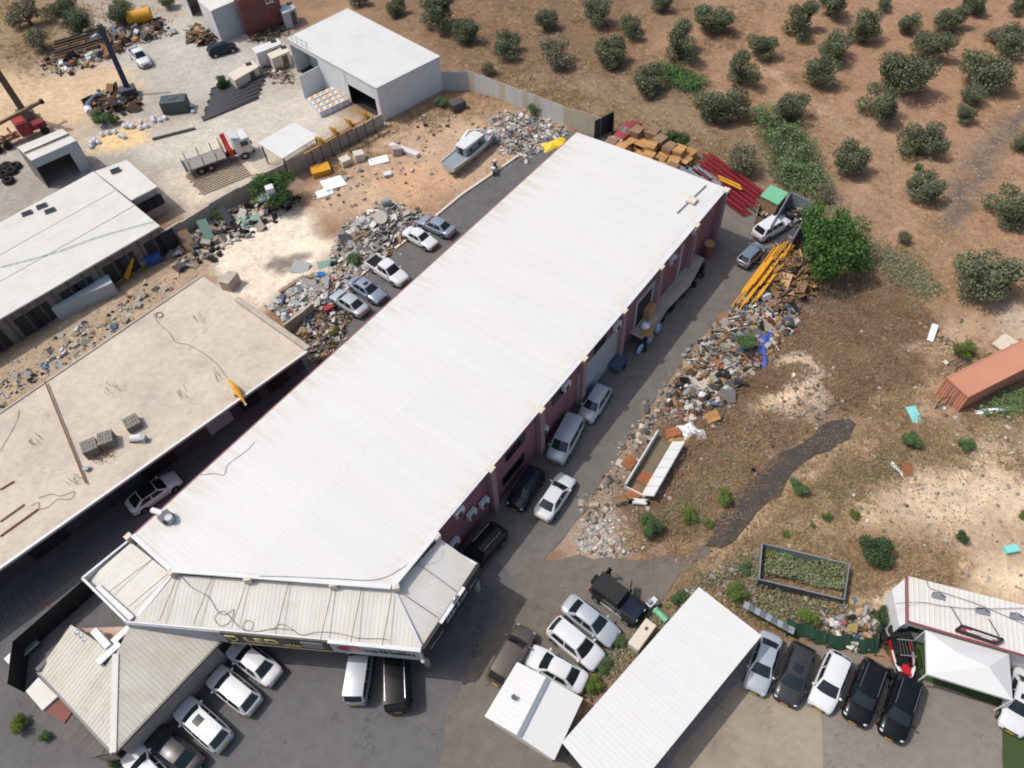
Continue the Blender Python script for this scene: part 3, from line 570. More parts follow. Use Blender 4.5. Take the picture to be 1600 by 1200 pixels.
mb = MB(); mb.tube([P(238, 797, 6.9), q+Vector((.1, 0, .35))], .22, 10); mb.build('duct', m_white, vt, world=True); mb = MB(); mb.box(q+Vector((.35, -.3, .35)), (.9, .6, .55), ANG); mb.build('motor_box', m_steel, vt, world=True); mb = MB(); mb.cyl(q+Vector((.7, -.5, .4)), .28, .5, 12); mb.build('fan_housing', m_galv, vt, world=True)
# ---------------------------------------------------------------- hip-roofed shop lower left
m_hip = mat('beige_hip_sheet', (190, 186, 174), .6, var=.06, scale=.8, dirt=(168, 156, 136), dscale=.6, damt=.7, spec=.3, jit=.03)
ZH = 3.4; ap = P(181, 1022, 4.6); hc = [P(u, v, ZH) for u, v in ((122, 984), (60, 1049), (177, 1176), (345, 1000), (222, 980))]
hs = thing('shop_building', 'low shop with beige ribbed hip roof in the lower left corner', 'shop', (ap.x, ap.y, 0))
hp = [(p.x, p.y) for p in hc]
MB().prism(inset(hp, .3), -.2, ZH-.15).build('wall', m_concrete, hs, world=True)
cp = P(176, 1180, ZH)
# two slopes meet along the hip from the apex to the front corner, the others fall away behind
for k, (idx, m_) in enumerate((((0, 1, 2), m_hip), ((2, 3, 4), m_hip))):
    pts = [hc[i] for i in idx]; poly = [(ap.x, ap.y)]+[(p.x, p.y) for p in (pts if k == 1 else pts[::-1])]
    if k == 1: poly = [(ap.x, ap.y), (hc[2].x, hc[2].y), (hc[3].x, hc[3].y), (hc[4].x, hc[4].y)]
    else: poly = [(ap.x, ap.y), (hc[0].x, hc[0].y), (hc[1].x, hc[1].y), (hc[2].x, hc[2].y)]
    base = (hc[1], hc[2]) if k == 0 else (hc[2], hc[3]); zf = plane3(base[0], base[1], ap)
    o = MB().prism(poly, lambda x, y: zf(x, y)-.1, zf).build('roof_slope', m_roof_old2, hs, world=True)
    d = base[1]-base[0]; sheet_roof(o, poly, zf, math.atan2(d.y, d.x)+math.pi/2, m_, .9, .3, .022)
MB().bar(ap+Vector((0, 0, .06)), hc[2]+Vector((0, 0, .06)), .42, .015).build('hip_flashing', m_roof_old2, hs, world=True)
MB().prism([(ap.x, ap.y), (hc[4].x, hc[4].y), (hc[0].x, hc[0].y)], ZH-.2, ZH+.25).build('flat_roof', mat('pinkish_flat_roof', (176, 142, 124), .9, dirt=(210, 196, 180), dscale=.8, damt=.8), hs, world=True)
for a, b in ((1, 2), (2, 3)): MB().bar(hc[a]+Vector((0, 0, -.1)), hc[b]+Vector((0, 0, -.1)), .3, .22).build('gutter', m_steel, hs, world=True)
MB().bar(hc[0]+Vector((0, 0, .1)), hc[1]+Vector((0, 0, .1)), .35, .3).build('side_parapet', mat('grey_flashing', (92, 90, 88), .7), hs, world=True)
for i, (u, v, w_) in enumerate(((161, 1000, 1.9), (194, 993, 1.5), (174, 1023, 1.7))):
    p = P(u, v, 4.3); d = (0, -.75, .65)[0]; a_ = (R_(-42), R_(48), R_(48))[i]
    t = thing('air_conditioner', ('long white air conditioner on the shop roof, leftmost of three', 'white air conditioner on the shop roof next to the faded sign', 'white air conditioner at the peak of the shop roof')[i], 'air conditioner', p, a_, 'air conditioners on the shop roof')
    MB().box((0, 0, 0), (w_, .5, .8)).build('case', m_white, t, bevel=.04); MB().box((0, -.27, 0), (w_*.8, .05, .6)).build('fan_grille', m_dark, t)
    for k in (-.35, .35): MB().box((k*w_, 0, -.5), (.08, .45, .3)).build('foot', m_steel, t)
for i, (u, v) in enumerate(((123, 988), (129, 993), (135, 999))):
    p = P(u, v, 4.3); t = thing('roof_ventilator', ('round metal turbine vent on shop roof, farthest of three', 'round metal turbine vent on shop roof, middle of three', 'round metal turbine vent on shop roof, nearest of three')[i], 'vent', (p.x, p.y, 3.8), 0, 'turbine vents on the shop roof')
    MB().cyl((0, 0, .05), .2, .4, 12).build('pipe', m_steel, t); MB().ball((0, 0, .42), (.3, .3, .26), 12, 6).build('turbine_head', m_galv, t, smooth=True)
# lean-to and annex left of the hip roof
an = thing('annex', 'narrow annex with grey boarded roof and rusty patch beside the shop', 'annex', P(110, 1120)); apx = [P(u, v, 2.6) for u, v in ((90, 1090), (50, 1122), (143, 1184), (174, 1176))]
zf = plane3(apx[0], apx[1], apx[2]); m_deck = mat('grey_boards', (98, 92, 88), .85, var=.12, scale=2, jit=.12)
pl = [(p.x, p.y) for p in apx]; MB().prism(inset(pl, .1), -.2, 2.45).build('wall', m_concrete, an, world=True)
o = MB().prism(pl, 2.45, 2.6).build('roof', m_deck, an, world=True); d = apx[2]-apx[1]; sheet_roof(o, pl, lambda x, y: 2.61, math.atan2(d.y, d.x)+math.pi/2, m_deck, .8, .8, .02, 'roof_board')
p4 = [P(u, v, 2.75) for u, v in ((98, 1088), (70, 1110), (100, 1130), (115, 1108))]; MB().prism([(p.x, p.y) for p in p4], 2.66, 2.72).build('rusty_sheet', mat('red_rust_sheet', (122, 74, 66), .8, var=.15), an, world=True)
p4 = [P(u, v, 2.9) for u, v in ((60, 1058), (40, 1080), (66, 1110), (90, 1088))]; MB().prism([(p.x, p.y) for p in p4], -.1, 2.9).build('side_room', m_roof_old2, an, world=True)
fn = thing('metal_fence', 'dark metal screen fence along the alley beside the shop', 'fence', P(70, 1010)); pts = [P(u, v) for u, v in ((150, 925), (45, 1018), (38, 1082))]
for i in range(2):
    k = max(1, int((pts[i+1]-pts[i]).length/1.2))
    for j in range(k):
        a, b = pts[i].lerp(pts[i+1], j/k), pts[i].lerp(pts[i+1], (j+.995)/k); MB().bar(a+Vector((0, 0, 1.1)), b+Vector((0, 0, 1.1)), .05, 2.2).build('panel', m_black, fn, world=True)
# ---------------------------------------------------------------- flat concrete building west of the alley
ZS = 4.2; sp = [P(u, v, ZS) for u, v in ((316, 431), (483, 548), (-150, 995), (-190, 775))]; spl = [(p.x, p.y) for p in sp]
fb = thing('flat_roofed_building', 'flat sandy concrete building with bare roof beside the dark alley', 'building', (centroid(sp).x, centroid(sp).y, 0))
_d = (sp[2]-sp[1]).normalized(); _n = Vector((-_d.y, _d.x, 0)); _n = _n if _n.dot(E2) > 0 else -_n
wl_ = inset(spl, .12); wl_[1] = (wl_[1][0]-_n.x*2.1, wl_[1][1]-_n.y*2.1); wl_[2] = (wl_[2][0]-_n.x*2.1, wl_[2][1]-_n.y*2.1)
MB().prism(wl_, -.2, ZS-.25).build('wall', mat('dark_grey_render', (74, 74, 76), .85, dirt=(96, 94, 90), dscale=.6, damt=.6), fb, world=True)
fr = MB().prism(spl, ZS-.25, ZS).build('roof_slab', m_slab, fb, world=True)
MB().bar(sp[1]+Vector((0, 0, .06)), sp[2]+Vector((0, 0, .06)), .22, .14).build('roof_edge', m_white, fb, world=True)
MB().bar(sp[0]+Vector((0, 0, .04)), sp[3]+Vector((0, 0, .04)), .2, .12).build('roof_edge', m_concrete, fb, world=True)
MB().bar(sp[0].lerp(sp[1], .35)+Vector((0, 0, .2)), sp[1]+Vector((0, 0, .2)), .5, .4).build('parapet', m_concrete, fb, world=True)
dw = (sp[2]-sp[1]).normalized(); nw = Vector((-dw.y, dw.x, 0)); nw = nw if nw.dot(E2) > 0 else -nw; aw = math.atan2(dw.y, dw.x)
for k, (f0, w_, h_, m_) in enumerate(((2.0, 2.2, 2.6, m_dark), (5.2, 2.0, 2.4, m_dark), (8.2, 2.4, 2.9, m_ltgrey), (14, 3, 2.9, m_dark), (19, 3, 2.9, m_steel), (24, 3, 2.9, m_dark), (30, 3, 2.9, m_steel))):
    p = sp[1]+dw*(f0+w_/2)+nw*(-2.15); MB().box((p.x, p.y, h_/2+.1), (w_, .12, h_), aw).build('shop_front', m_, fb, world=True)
def cobbles():
    a = P(228, 782); t = MB()
    for i in range(46):
        for j in range(7):
            p = sp[1]+dw*(12+i*.62)+nw*(-.9+j*.36); t.box((p.x+random.uniform(-.02, .02), p.y, .015), (.54, .3, .05), aw)
    return t
tag(cobbles().build('paving_stones', mat('dark_pavers', (92, 92, 92), .9, var=.2, scale=4)), 'strip of dark paving stones along the flat building in the alley', 'pavers', kind='stuff')
ZR = ZS+.02
cable('rusty_pipe', 'long rust-red pipe lying across the flat sandy roof', [P(70, 596, ZR+.25), P(134, 755, ZR+.2)], .07, m_rust, False, 'pipe')
for pts, lb in ((((240, 490), (248, 505), (265, 520), (275, 535), (298, 540), (335, 565), (355, 590), (372, 608)), 'thin cable winding over the right half of flat sandy roof'), (((0, 705), (25, 660), (30, 640)), 'thin cable near the left edge of flat sandy roof'), (((48, 790), (60, 785), (62, 795), (75, 792), (90, 780), (110, 780), (116, 768), (95, 775), (80, 772), (60, 778)), 'tangled wires at the near edge of flat sandy roof')):
    cable('cable', lb, [P(u, v, ZR+.04) for u, v in pts], .018)
tag(MB().tube([P(249+5.5*math.cos(k*.6), 492+4*math.sin(k*.6), ZR+.05) for k in range(12)], .04, 5).build('cable_coil', m_cable), 'small coil of cable on the far edge of flat roof', 'cable coil')
for pts, lb in ((((0, 815), (38, 788)), 'dark timber beam on near left of flat roof'), (((0, 838), (60, 795)), 'thin rusty bar beside the dark beam on flat roof'), (((0, 765), (22, 752)), 'short dark bar at the left edge of flat roof')):
    tag(MB().bar(P(*pts[0], ZR+.06), P(*pts[1], ZR+.06), .1).build('beam', m_wood_grey if 'timber' in lb else m_rust), lb, 'beam')
m_block = mat('hollow_blocks', (128, 122, 114), .95, var=.15, jit=.12)
for i, (u, v, rz, lab, nz) in enumerate(((142, 700, .5, 'pallet stack of grey concrete blocks beside rusty rebar heap', 4), (167, 688, .35, 'pallet stack of grey concrete blocks, middle one on the flat roof', 4), (206, 660, .6, 'pallet stack of grey concrete blocks nearest the alley edge, right', 3))):
    p = P(u, v, ZS+.5); t = thing('block_stack', lab, 'concrete blocks', (p.x, p.y, ZS), rz, 'block stacks on the flat roof')
    for k in range(nz):
        for a in range(5):
            for b in range(3): MB().box(((a-2)*.24, (b-1)*.43, .12+k*.245), (.215, .40, .22)).build('block', m_block, t)
for i, (u, v, lab) in enumerate(((60, 690, 'row of upright rebar stubs left of the rusty pipe'), (178, 610, 'rebar stubs sticking up at the top of flat roof'), (285, 618, 'tangle of thin rebar near the yellow boom'), (312, 500, 'thin rebar stubs in the far right of flat roof'), (345, 590, 'short rebar stubs at the alley side of flat roof'), (118, 752, 'rebar stubs at the foot of the rusty pipe'))):
    mb = MB()
    for k in range(7): p = P(u+random.uniform(-10, 10), v+random.uniform(-7, 7), ZS); mb.tube([p, p+Vector((random.uniform(-.1, .1), random.uniform(-.1, .1), random.uniform(.5, .9)))], .02, 4)
    tag(mb.build('rebar_stubs', m_rust), lab, 'rebar', 'rebar stubs on the flat roof')
p = P(164, 715, ZS); mb = MB()
for k in range(26): a = Vector((p.x+random.uniform(-.7, .7), p.y+random.uniform(-.5, .5), ZS+.05)); mb.tube([a, a+Vector((random.uniform(-.6, .6), random.uniform(-.6, .6), random.uniform(.1, .6)))], .025, 4)
tag(mb.build('rebar_heap', m_rust), 'rusty heap of bent rebar next to the block stacks', 'rebar')
t = thing('generator', 'small white drum machine on the flat roof near alley edge', 'machine', P(216, 688, ZS)); MB().cyl((0, 0, .35), .3, .9, 12, 'x').build('drum', m_white, t); MB().box((.6, -.1, .3), (.4, .5, .6)).build('motor', m_galv, t); MB().box((0, 0, .06), (1.3, .5, .12)).build('base', m_steel, t)
t = thing('bucket', 'dented metal bucket on the flat roof below the pallets', 'bucket', P(137, 734, ZS)); MB().cyl((0, 0, .18), .2, .36, 12, r2=.26).build('body', m_galv, t); MB().tube([(-.24, 0, .36), (0, 0, .5), (.24, 0, .36)], .015, 4).build('handle', m_steel, t)
# yellow boom reaching over the alley from the roof edge
bt = thing('yellow_hoist', 'yellow hoist boom reaching from the flat roof over the alley', 'hoist', P(372, 612, ZS)); mb = MB(); mb.tube([P(356, 592, ZS+.3), P(368, 607, ZS+.7), P(384, 632, ZS+.3)], [.06, .28, .05], 6); mb.build('boom', m_yellow, bt, world=True); MB().box(P(372, 616, ZS+.1), (.5, .5, .6)).build('base', m_yellow, bt, world=True); MB().ball(P(384, 632, ZS+.25), .12).build('hook', m_white, bt, world=True)
# ---------------------------------------------------------------- long shed at the left edge
def simple_shed(name, label, px, z, m_r, ang=None, wallm=None, gable=0., panel=1.0, pitch=.3, rib=.022, walls=True, wallin=.2, cat='shed'):
    pp = [P(u, v, z) for u, v in px]; pl = [(p.x, p.y) for p in pp]; c = centroid(pl); t = thing(name, label, cat, (c.x, c.y, 0))
    d = pp[1]-pp[0]; ang = math.atan2(d.y, d.x) if ang is None else ang
    if walls: MB().prism(inset(pl, wallin), -.2, z-.14).build('wall', wallm or m_white, t, world=True)
    o = MB().prism(pl, z-.14, z).build('roof', m_white, t, world=True); sheet_roof(o, pl, lambda x, y: z+.005, ang, m_r, panel, pitch, rib); return t, pp
m_dirtywall = mat('stained_shade_cladding', (118, 114, 108), .8, var=.14, dirt=(84, 64, 54), dscale=1.2, damt=.85, stretch=(0, .4))  # stained cladding, base colour also darkened to deepen the long shed wall's shade
t, pp = simple_shed('long_shed', 'long shed with old white metal roof at the left edge', ((-140, 424), (146, 268), (250, 353), (-140, 580)), 3.5, m_roof_old2, ang=None, wallm=m_dirtywall)
d = pp[2]-pp[3]
for k in range(16):
    q = pp[3].lerp(pp[2], (k+.5)/16.3); an_ = math.atan2(d.y, d.x); nq = Vector((d.y, -d.x, 0)).normalized()*-.17
    MB().box((q.x+nq.x, q.y+nq.y, 1.6), (.16, .14, 3.2), an_).build('wall_post', m_steel, t, world=True)
    if k % 3 != 1: w2 = q+d.normalized()*1.4; MB().box((w2.x+nq.x, w2.y+nq.y, 1.3), (1.9, .1, 2.3), an_).build('opening_shade_panel', m_dark, t, world=True)  # dark boxes on the solid wall, coloured like the shade inside open bays
for f in (.36, .64): MB().bar(pp[0].lerp(pp[3], f)+Vector((0, 0, .05)), pp[1].lerp(pp[2], f)+Vector((0, 0, .05)), .12, .05).build('roof_lap', m_roof_old, t, world=True)
t2, pp2 = simple_shed('shed', 'small flat white roofed shed joined to the long shed end', ((148, 268), (198, 250), (246, 292), (205, 313)), 3.4, m_roof_old2, wallm=m_concrete)
for f in (.2, .5, .8): p = pp2[2].lerp(pp2[3], f); MB().box((p.x, p.y-.05, 1.9), (1.2, .5, 1.1), math.atan2((pp2[3]-pp2[2]).y, (pp2[3]-pp2[2]).x)).build('window', m_dark, t2, world=True)
cable('hose', 'pale green hose stretched along the long shed roof', [P(u, v, 3.65) for u, v in ((0, 417), (80, 396), (160, 368), (240, 346))], .04, mat('pale_green_hose', (150, 186, 164), .6))
for u, v, lab in ((42, 333, 'dark skylight box on upper edge of the long shed, lower left'), (65, 322, 'dark skylight box on upper edge of the long shed, upper'), (78, 329, 'blue grey skylight panel on the long shed roof'), (180, 266, 'black vent box on the small shed roof')):
    p = P(u, v, 3.62); t = thing('skylight', lab, 'skylight', p, R_(30)); MB().box((0, 0, 0), (1.1, .7, .16)).build('frame', m_steel, t); MB().box((0, 0, .09), (.9, .5, .04)).build('pane', m_glass, t)
# ---------------------------------------------------------------- white shed by the orchard
ZW = 4.8; wc = [P(u, v, ZW) for u, v in ((447, 60), (543, 13), (688, 88), (588, 138))]; wpl = [(p.x, p.y) for p in wc]
ws = thing('storage_shed', 'tall white metal shed with open doorways beside the orchard', 'shed', (centroid(wpl).x, centroid(wpl).y, 0))
mid = [(wpl[0][0]+wpl[1][0])/2, (wpl[0][1]+wpl[1][1])/2], [(wpl[3][0]+wpl[2][0])/2, (wpl[3][1]+wpl[2][1])/2]
o = MB().prism(wpl, ZW-.12, ZW).build('roof', m_white, ws, world=True)
dd = wc[1]-wc[0]; sheet_roof(o, wpl, lambda x, y: ZW+.01, math.atan2(dd.y, dd.x), m_roof2, 1.0, .33, .014)
def wallrun(par, a, b, z0, z1, m, th=.12, name='wall'):
    a = Vector((a.x, a.y, 0)); b = Vector((b.x, b.y, 0)); return MB().bar(a+Vector((0, 0, (z0+z1)/2)), b+Vector((0, 0, (z0+z1)/2)), th, z1-z0).build(name, m, par, world=True)
m_shedwall = mat('pale_shed_cladding', (206, 212, 214), .6, var=.04, dirt=(176, 172, 164), dscale=.4, damt=.4)
iw = inset(wpl, .15); W = [Vector((p[0], p[1], 0)) for p in iw]
wallrun(ws, W[2], W[3], -.2, ZW-.13, m_shedwall); wallrun(ws, W[1], W[2], -.2, ZW-.13, m_shedwall)
f = lambda k: W[0].lerp(W[3], k)
for k in np.arange(.34, .64, .04): wallrun(ws, f(k), f(k+.038), -.1, ZW-.13, m_shedwall, .1, 'wall_panel')
for k in np.arange(.64, 1.0, .04): wallrun(ws, f(k), f(min(1, k+.038)), 2.9 if k < .95 else -.1, ZW-.13, m_shedwall, .1, 'wall_panel')
wallrun(ws, W[0], f(.34), ZW-.7, ZW-.13, m_shedwall, .1, 'lintel'); wallrun(ws, W[0], W[1], -.2, ZW-.13, m_shedwall)
dn = (W[0]-W[1]).normalized(); wallrun(ws, f(.34), f(.34)+dn*3.4, -.1, 3.2, m_shedwall, .1, 'screen_wall')
for k in np.arange(.05, .33, .05): MB().box((*(f(k)-dn*2.2).xy, 2.2), (.9, .08, 4.2), math.atan2(dd.y, dd.x)+math.pi/2).build('inner_panel', m_ltgrey, ws, world=True)
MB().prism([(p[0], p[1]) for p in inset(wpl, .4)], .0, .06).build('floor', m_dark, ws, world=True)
for k in np.arange(0, .3, .06):
    p = f(k)+Vector((0, 0, ZW)); MB().bar(p, p+Vector((0, 0, .9)), .05).build('rail_post', m_steel, ws, world=True)
MB().bar(f(0)+Vector((0, 0, ZW+.9)), f(.26)+Vector((0, 0, ZW+.9)), .04).build('rail', m_steel, ws, world=True)
# corrugated boundary fence
fn = thing('sheet_metal_fence', 'pale corrugated metal fence between the dump yard and orchard', 'fence', P(800, 165)); pts = [P(u, v) for u, v in ((690, 142), (733, 140), (800, 165), (880, 196), (938, 214))]
fm = [mat('fence_sheet_white', (212, 212, 208), .6, var=.05), mat('fence_sheet_cream', (204, 196, 172), .65, var=.06), mat('fence_sheet_grey', (176, 180, 184), .6, var=.05)]
for i in range(4):
    k = max(1, round((pts[i+1]-pts[i]).length/.95))
    for j in range(k):
        a, b = pts[i].lerp(pts[i+1], j/k), pts[i].lerp(pts[i+1], (j+.985)/k); nrm = Vector((-(b-a).y, (b-a).x, 0)).normalized(); vs = []; n = 12; top = 2.7+random.uniform(-.1, .1)
        for q in range(n+1):
            p = a.lerp(b, q/n)+nrm*(.05*(q % 2)+random.uniform(-.004, .004)); vs += [(p.x, p.y, -.3), (p.x, p.y, top), (p.x-nrm.x*.03, p.y-nrm.y*.03, -.3), (p.x-nrm.x*.03, p.y-nrm.y*.03, top)]
        fs = [f_ for q in range(n) for f_ in ((4*q, 4*q+4, 4*q+5, 4*q+1), (4*q+2, 4*q+3, 4*q+7, 4*q+6), (4*q+1, 4*q+5, 4*q+7, 4*q+3))]
        MB().add(vs, fs).build('fence_panel', fm[2 if i == 0 else (1 if i == 3 or random.random() < .12 else 0)], fn, world=True)
wallrun(fn, P(928, 218), P(957, 203), -.2, 2.6, m_steel, .1, 'gate'); wallrun(fn, P(957, 203), P(957, 216), -.2, 2.6, m_dark, .1, 'gate')
# white flat canopy in the builders' yard
def canopy(name, label, px, z, m_r, posts=True, panel=1.0, ang=None, lifts=0, cat='canopy', pitch=.3):
    pp = [P(u, v, z) for u, v in px]; pl = [(p.x, p.y) for p in pp]; c = centroid(pl); t = thing(name, label, cat, (c.x, c.y, 0)); d = pp[1]-pp[0]
    o = MB().prism(pl, z-.1, z).build('roof', m_white, t, world=True); sheet_roof(o, pl, lambda x, y: z+.005, math.atan2(d.y, d.x) if ang is None else ang, m_r, panel, pitch, .006)
    if posts:
        for q in inset(pl, .3): MB().box((q[0], q[1], z/2-.1), (.14, .14, z), 0).build('post', m_steel, t, world=True)
    return t, pp
canopy('canopy', 'small square white canopy roof in the builders yard by the truck', ((402, 223), (460, 191), (498, 213), (441, 248)), 3.0, m_roof2)
t, pp = simple_shed('open_shed', 'small white roofed open shed left of the white bags', ((27, 230), (97, 201), (119, 220), (49, 251)), 3.9, m_roof_old2, walls=False)
wallrun(t, pp[0], pp[1], 0, 3.8, m_dirtywall); wallrun(t, pp[2], pp[3], 2.9, 3.8, m_ltgrey, .1, 'lintel'); wallrun(t, pp[1], pp[2], 0, 3.8, m_dirtywall); wallrun(t, pp[0], pp[3], 0, 3.8, m_dirtywall); wallrun(t, pp[2], pp[2].lerp(pp[3], .25), 0, 2.9, m_ltgrey, .1, 'door')
wallrun(t, pp[1].lerp(pp[2], .55), pp[0].lerp(pp[3], .55), 4.0, 4.15, m_steel, .12, 'roof_bar')
t, pp = simple_shed('storage_shed', 'white shed cut by the top edge of the picture', ((272, -32), (330, 17), (384, -6), (330, -60)), 4.6, m_roof_old2, walls=False)
wallrun(t, pp[1], pp[2], 0, 4.5, m_ltgrey); wallrun(t, pp[1], pp[1].lerp(pp[0], .35), 0, 4.5, m_white); wallrun(t, pp[1].lerp(pp[0], .8), pp[0], 0, 4.5, m_white); wallrun(t, pp[2], pp[3], 0, 4.5, m_white); wallrun(t, pp[0], pp[3], 0, 4.5, m_white)
m_cont = mat('maroon_container', (110, 62, 62), .6, var=.12, dirt=(140, 100, 90), dscale=.8, damt=.5)
m_orange = mat('orange_container', (190, 132, 106), .75, var=.1, scale=1, dirt=(164, 108, 84), dscale=.5, damt=.6)
def container(label, a, d, ln, wd=2.44, ht=2.6, z=0., m=m_cont, name='shipping_container', ribs=True):
    """a: corner on the ground, d: direction along the length; width goes to the left of d"""
    d = d.normalized(); n = Vector((-d.y, d.x, 0)); c = a+d*ln/2+n*wd/2; t = thing(name, label, 'container', (c.x, c.y, z), math.atan2(d.y, d.x))
    mb = MB(); k = int(ln/.28)
    for s in (-1, 1):
        vs = []
        for i in range(k*4+1):
            x = -ln/2+.08+(ln-.16)*i/(k*4); y = s*(wd/2-.02-(.05 if i % 4 in (1, 2) else 0)); vs += [(x, y, .15), (x, y, ht-.1)]
        mb.add(vs, [(2*i, 2*i+2, 2*i+3, 2*i+1) if s < 0 else (2*i+1, 2*i+3, 2*i+2, 2*i) for i in range(k*4)])
    for e in (-1, 1):
        vs = []; kk = 9
        for i in range(kk*4+1):
            y = -wd/2+.08+(wd-.16)*i/(kk*4); x = e*(ln/2-.02-(.05 if i % 4 in (1, 2) else 0)); vs += [(x, y, .15), (x, y, ht-.1)]
        mb.add(vs, [(2*i, 2*i+2, 2*i+3, 2*i+1) if e > 0 else (2*i+1, 2*i+3, 2*i+2, 2*i) for i in range(kk*4)])
    mb.build('wall', m, t); MB().box((0, 0, ht-.06), (ln-.06, wd-.06, .06)).build('roof', m, t)
    fr = MB()
    for x in (-1, 1):
        for y in (-1, 1): fr.box((x*(ln/2-.06), y*(wd/2-.06), ht/2), (.14, .14, ht))
    for y in (-1, 1): fr.box((0, y*(wd/2-.05), ht-.05), (ln-.3, .12, .12)); fr.box((0, y*(wd/2-.05), .08), (ln-.3, .12, .16))
    for x in (-1, 1): fr.box((x*(ln/2-.05), 0, ht-.05), (.12, wd-.3, .12)); fr.box((x*(ln/2-.05), 0, .08), (.12, wd-.3, .16))
    fr.build('frame', m, t)
    if ribs:
        for e in range(2): MB().cyl((-ln/2-.0, -.35+.7*e, ht/2), .025, ht-.4, 6).build('locking_bar', m_galv, t)
    return t
A_, Bp = P(1487, 600, 2.6), P(1513, 621, 2.6); far_ = P(1600, 577, 2.6); dv = Vector((far_.x-Bp.x, far_.y-Bp.y, 0)); t = container('rusty orange shipping container at the right edge on dirt', Vector((Bp.x, Bp.y, 0)), dv, 12.2, m=m_orange); t.location.z = .05
a = P(388, 57); b = P(440, 40); dv = b-a
container('maroon shipping container at the bottom of its stack', Vector((a.x, a.y, 0)), dv, 6.06)
t = container('maroon shipping container on top with white lettering', Vector((a.x, a.y, 0)), dv, 6.06, z=2.62)
m_wl = mat('white_stencil', (220, 214, 210), .7, var=.05)
for r in range(2): scribble(t, .9, 2.2, 1.7-r*.6, .5, m_wl, y=-1.24, seed=20+r)
# boundary wall under the conveyor and down to the long shed
bw = thing('boundary_wall', 'grey concrete boundary wall between builders yard and dump yard', 'wall', P(430, 275)); wp = [(600, 196), (555, 220), (510, 244), (465, 268), (420, 290), (380, 312), (335, 338), (290, 366), (248, 392)]
for i in range(len(wp)-1): wallrun(bw, P(*wp[i]), P(*wp[i+1]), -.3, 1.7+(.15 if i % 2 else 0), m_concrete, .25 if i % 2 else .22, 'wall_section')
t = thing('boundary_wall', 'low concrete wall below the long shed in its shadow', 'wall', P(100, 480)); wp = [(248, 402), (190, 437), (120, 480), (50, 520), (-60, 580)]
for i in range(len(wp)-1): wallrun(t, P(*wp[i]), P(*wp[i+1]), -.3, .7, m_concrete, .25 if i % 2 else .22, 'wall_section')
t = thing('boundary_wall', 'short grey retaining wall between rubble and the silver car', 'wall', P(480, 500)); wp = [(448, 520), (478, 498), (492, 486)]
for i in range(2): wallrun(t, P(*wp[i]), P(*wp[i+1]), -.3, 1.2, m_concrete, .25-.03*i, 'wall_section')
cv = thing('conveyor', 'long conveyor rail with yellow scoops above the boundary wall', 'conveyor', P(540, 205)); a, b = P(478, 238, 2.4), P(588, 178, 2.4)
for k in (-.35, .35): n_ = Vector((.5, .86, 0)); MB().bar(a+n_*k, b+n_*k, .14).build('rail', m_steel if k > 0 else m_wood, cv, world=True)
for k in range(8): p = a.lerp(b, (k+.5)/8); MB().bar(Vector((p.x, p.y, 0)), p, .1).build('leg', m_steel, cv, world=True)
for u, v in ((570, 179), (546, 191), (522, 204), (500, 219)):
    p = P(u, v, 2.9); mb = MB(); mb.cyl(p, .75, .5, 14, (.8, .5, .25), r2=.2); mb.tube([p+Vector((0, 0, -.3)), p+Vector((.8, .35, -.5))], .12, 6); mb.build('scoop', m_yellow, cv, world=True)
kerb = thing('kerb', 'pale concrete kerb along the dump side of the parking strip', 'kerb', P(620, 385)); kp = [(508, 486), (560, 434), (640, 372), (720, 306), (800, 251), (850, 214)]
for i in range(5):
    a, b = P(*kp[i]), P(*kp[i+1]); k = int((b-a).length/1.0)
    for j in range(k):
        if random.random() < .1: continue
        MB().bar(a.lerp(b, j/k)+Vector((0, 0, .05)), a.lerp(b, (j+.97)/k)+Vector((0, 0, .05)), .3, .24).build('kerb_stone', m_cream, kerb, world=True)
# ---------------------------------------------------------------- lower right: carport, little roof, office, gazebo
m_cp = mat('bright_roof_sheet', (208, 208, 206), .5, var=.03, dirt=(206, 200, 184), dscale=.4, damt=.35, spec=.3, jit=.012)
t, pp = canopy('carport', 'large white ribbed carport roof leaning across the bottom edge', ((1092, 917), (1190, 993), (966, 1268), (878, 1160)), 3.2, m_cp, pitch=.33)
for k in (0, 1, 2, 3, 4): q = pp[1].lerp(pp[2], .1+.2*k); r = pp[0].lerp(pp[3], .1+.2*k); MB().bar(Vector((r.x, r.y, 3.02)), Vector((q.x, q.y, 3.02)), .12, .16).build('rafter', m_steel, t, world=True)
pr = [P(u, v, 2.8) for u, v in ((808, 1034), (911, 1091), (866, 1188), (757, 1119))]; r0, r1 = P(857, 1060, 3.1), P(811, 1151, 3.1)
t = thing('kiosk', 'small white hut with pitched metal roof beside the carport', 'hut', (centroid(pr).x, centroid(pr).y, 0)); wl = inset([(p.x, p.y) for p in pr], .35)
MB().prism(wl, -.1, 2.7).build('wall', m_white, t, world=True)
for poly in ([pr[0], r0, r1, pr[3]], [r0, pr[1], pr[2], r1]):
    zf = plane3(poly[0], poly[1], poly[2]); pl = [(p.x, p.y) for p in poly]; o = MB().prism(pl, lambda x, y: zf(x, y)-.08, zf).build('roof_slope', m_white, t, world=True); d = r1-r0; sheet_roof(o, pl, zf, math.atan2(d.y, d.x)+math.pi/2, m_cp, 1.0, .33, .006)
MB().bar(r0+Vector((0, 0, .06)), r1+Vector((0, 0, .06)), .35, .04).build('ridge_cap', m_gut, t, world=True)
ov = thing('roof_vent', 'small dark vent pipe on the little hut roof', 'vent', P(803, 1091, 3.0)); MB().cyl((0, 0, .1), .1, .4, 8).build('pipe', m_dark, ov); MB().cyl((0, 0, .32), .18, .08, 8).build('cowl', m_steel, ov)
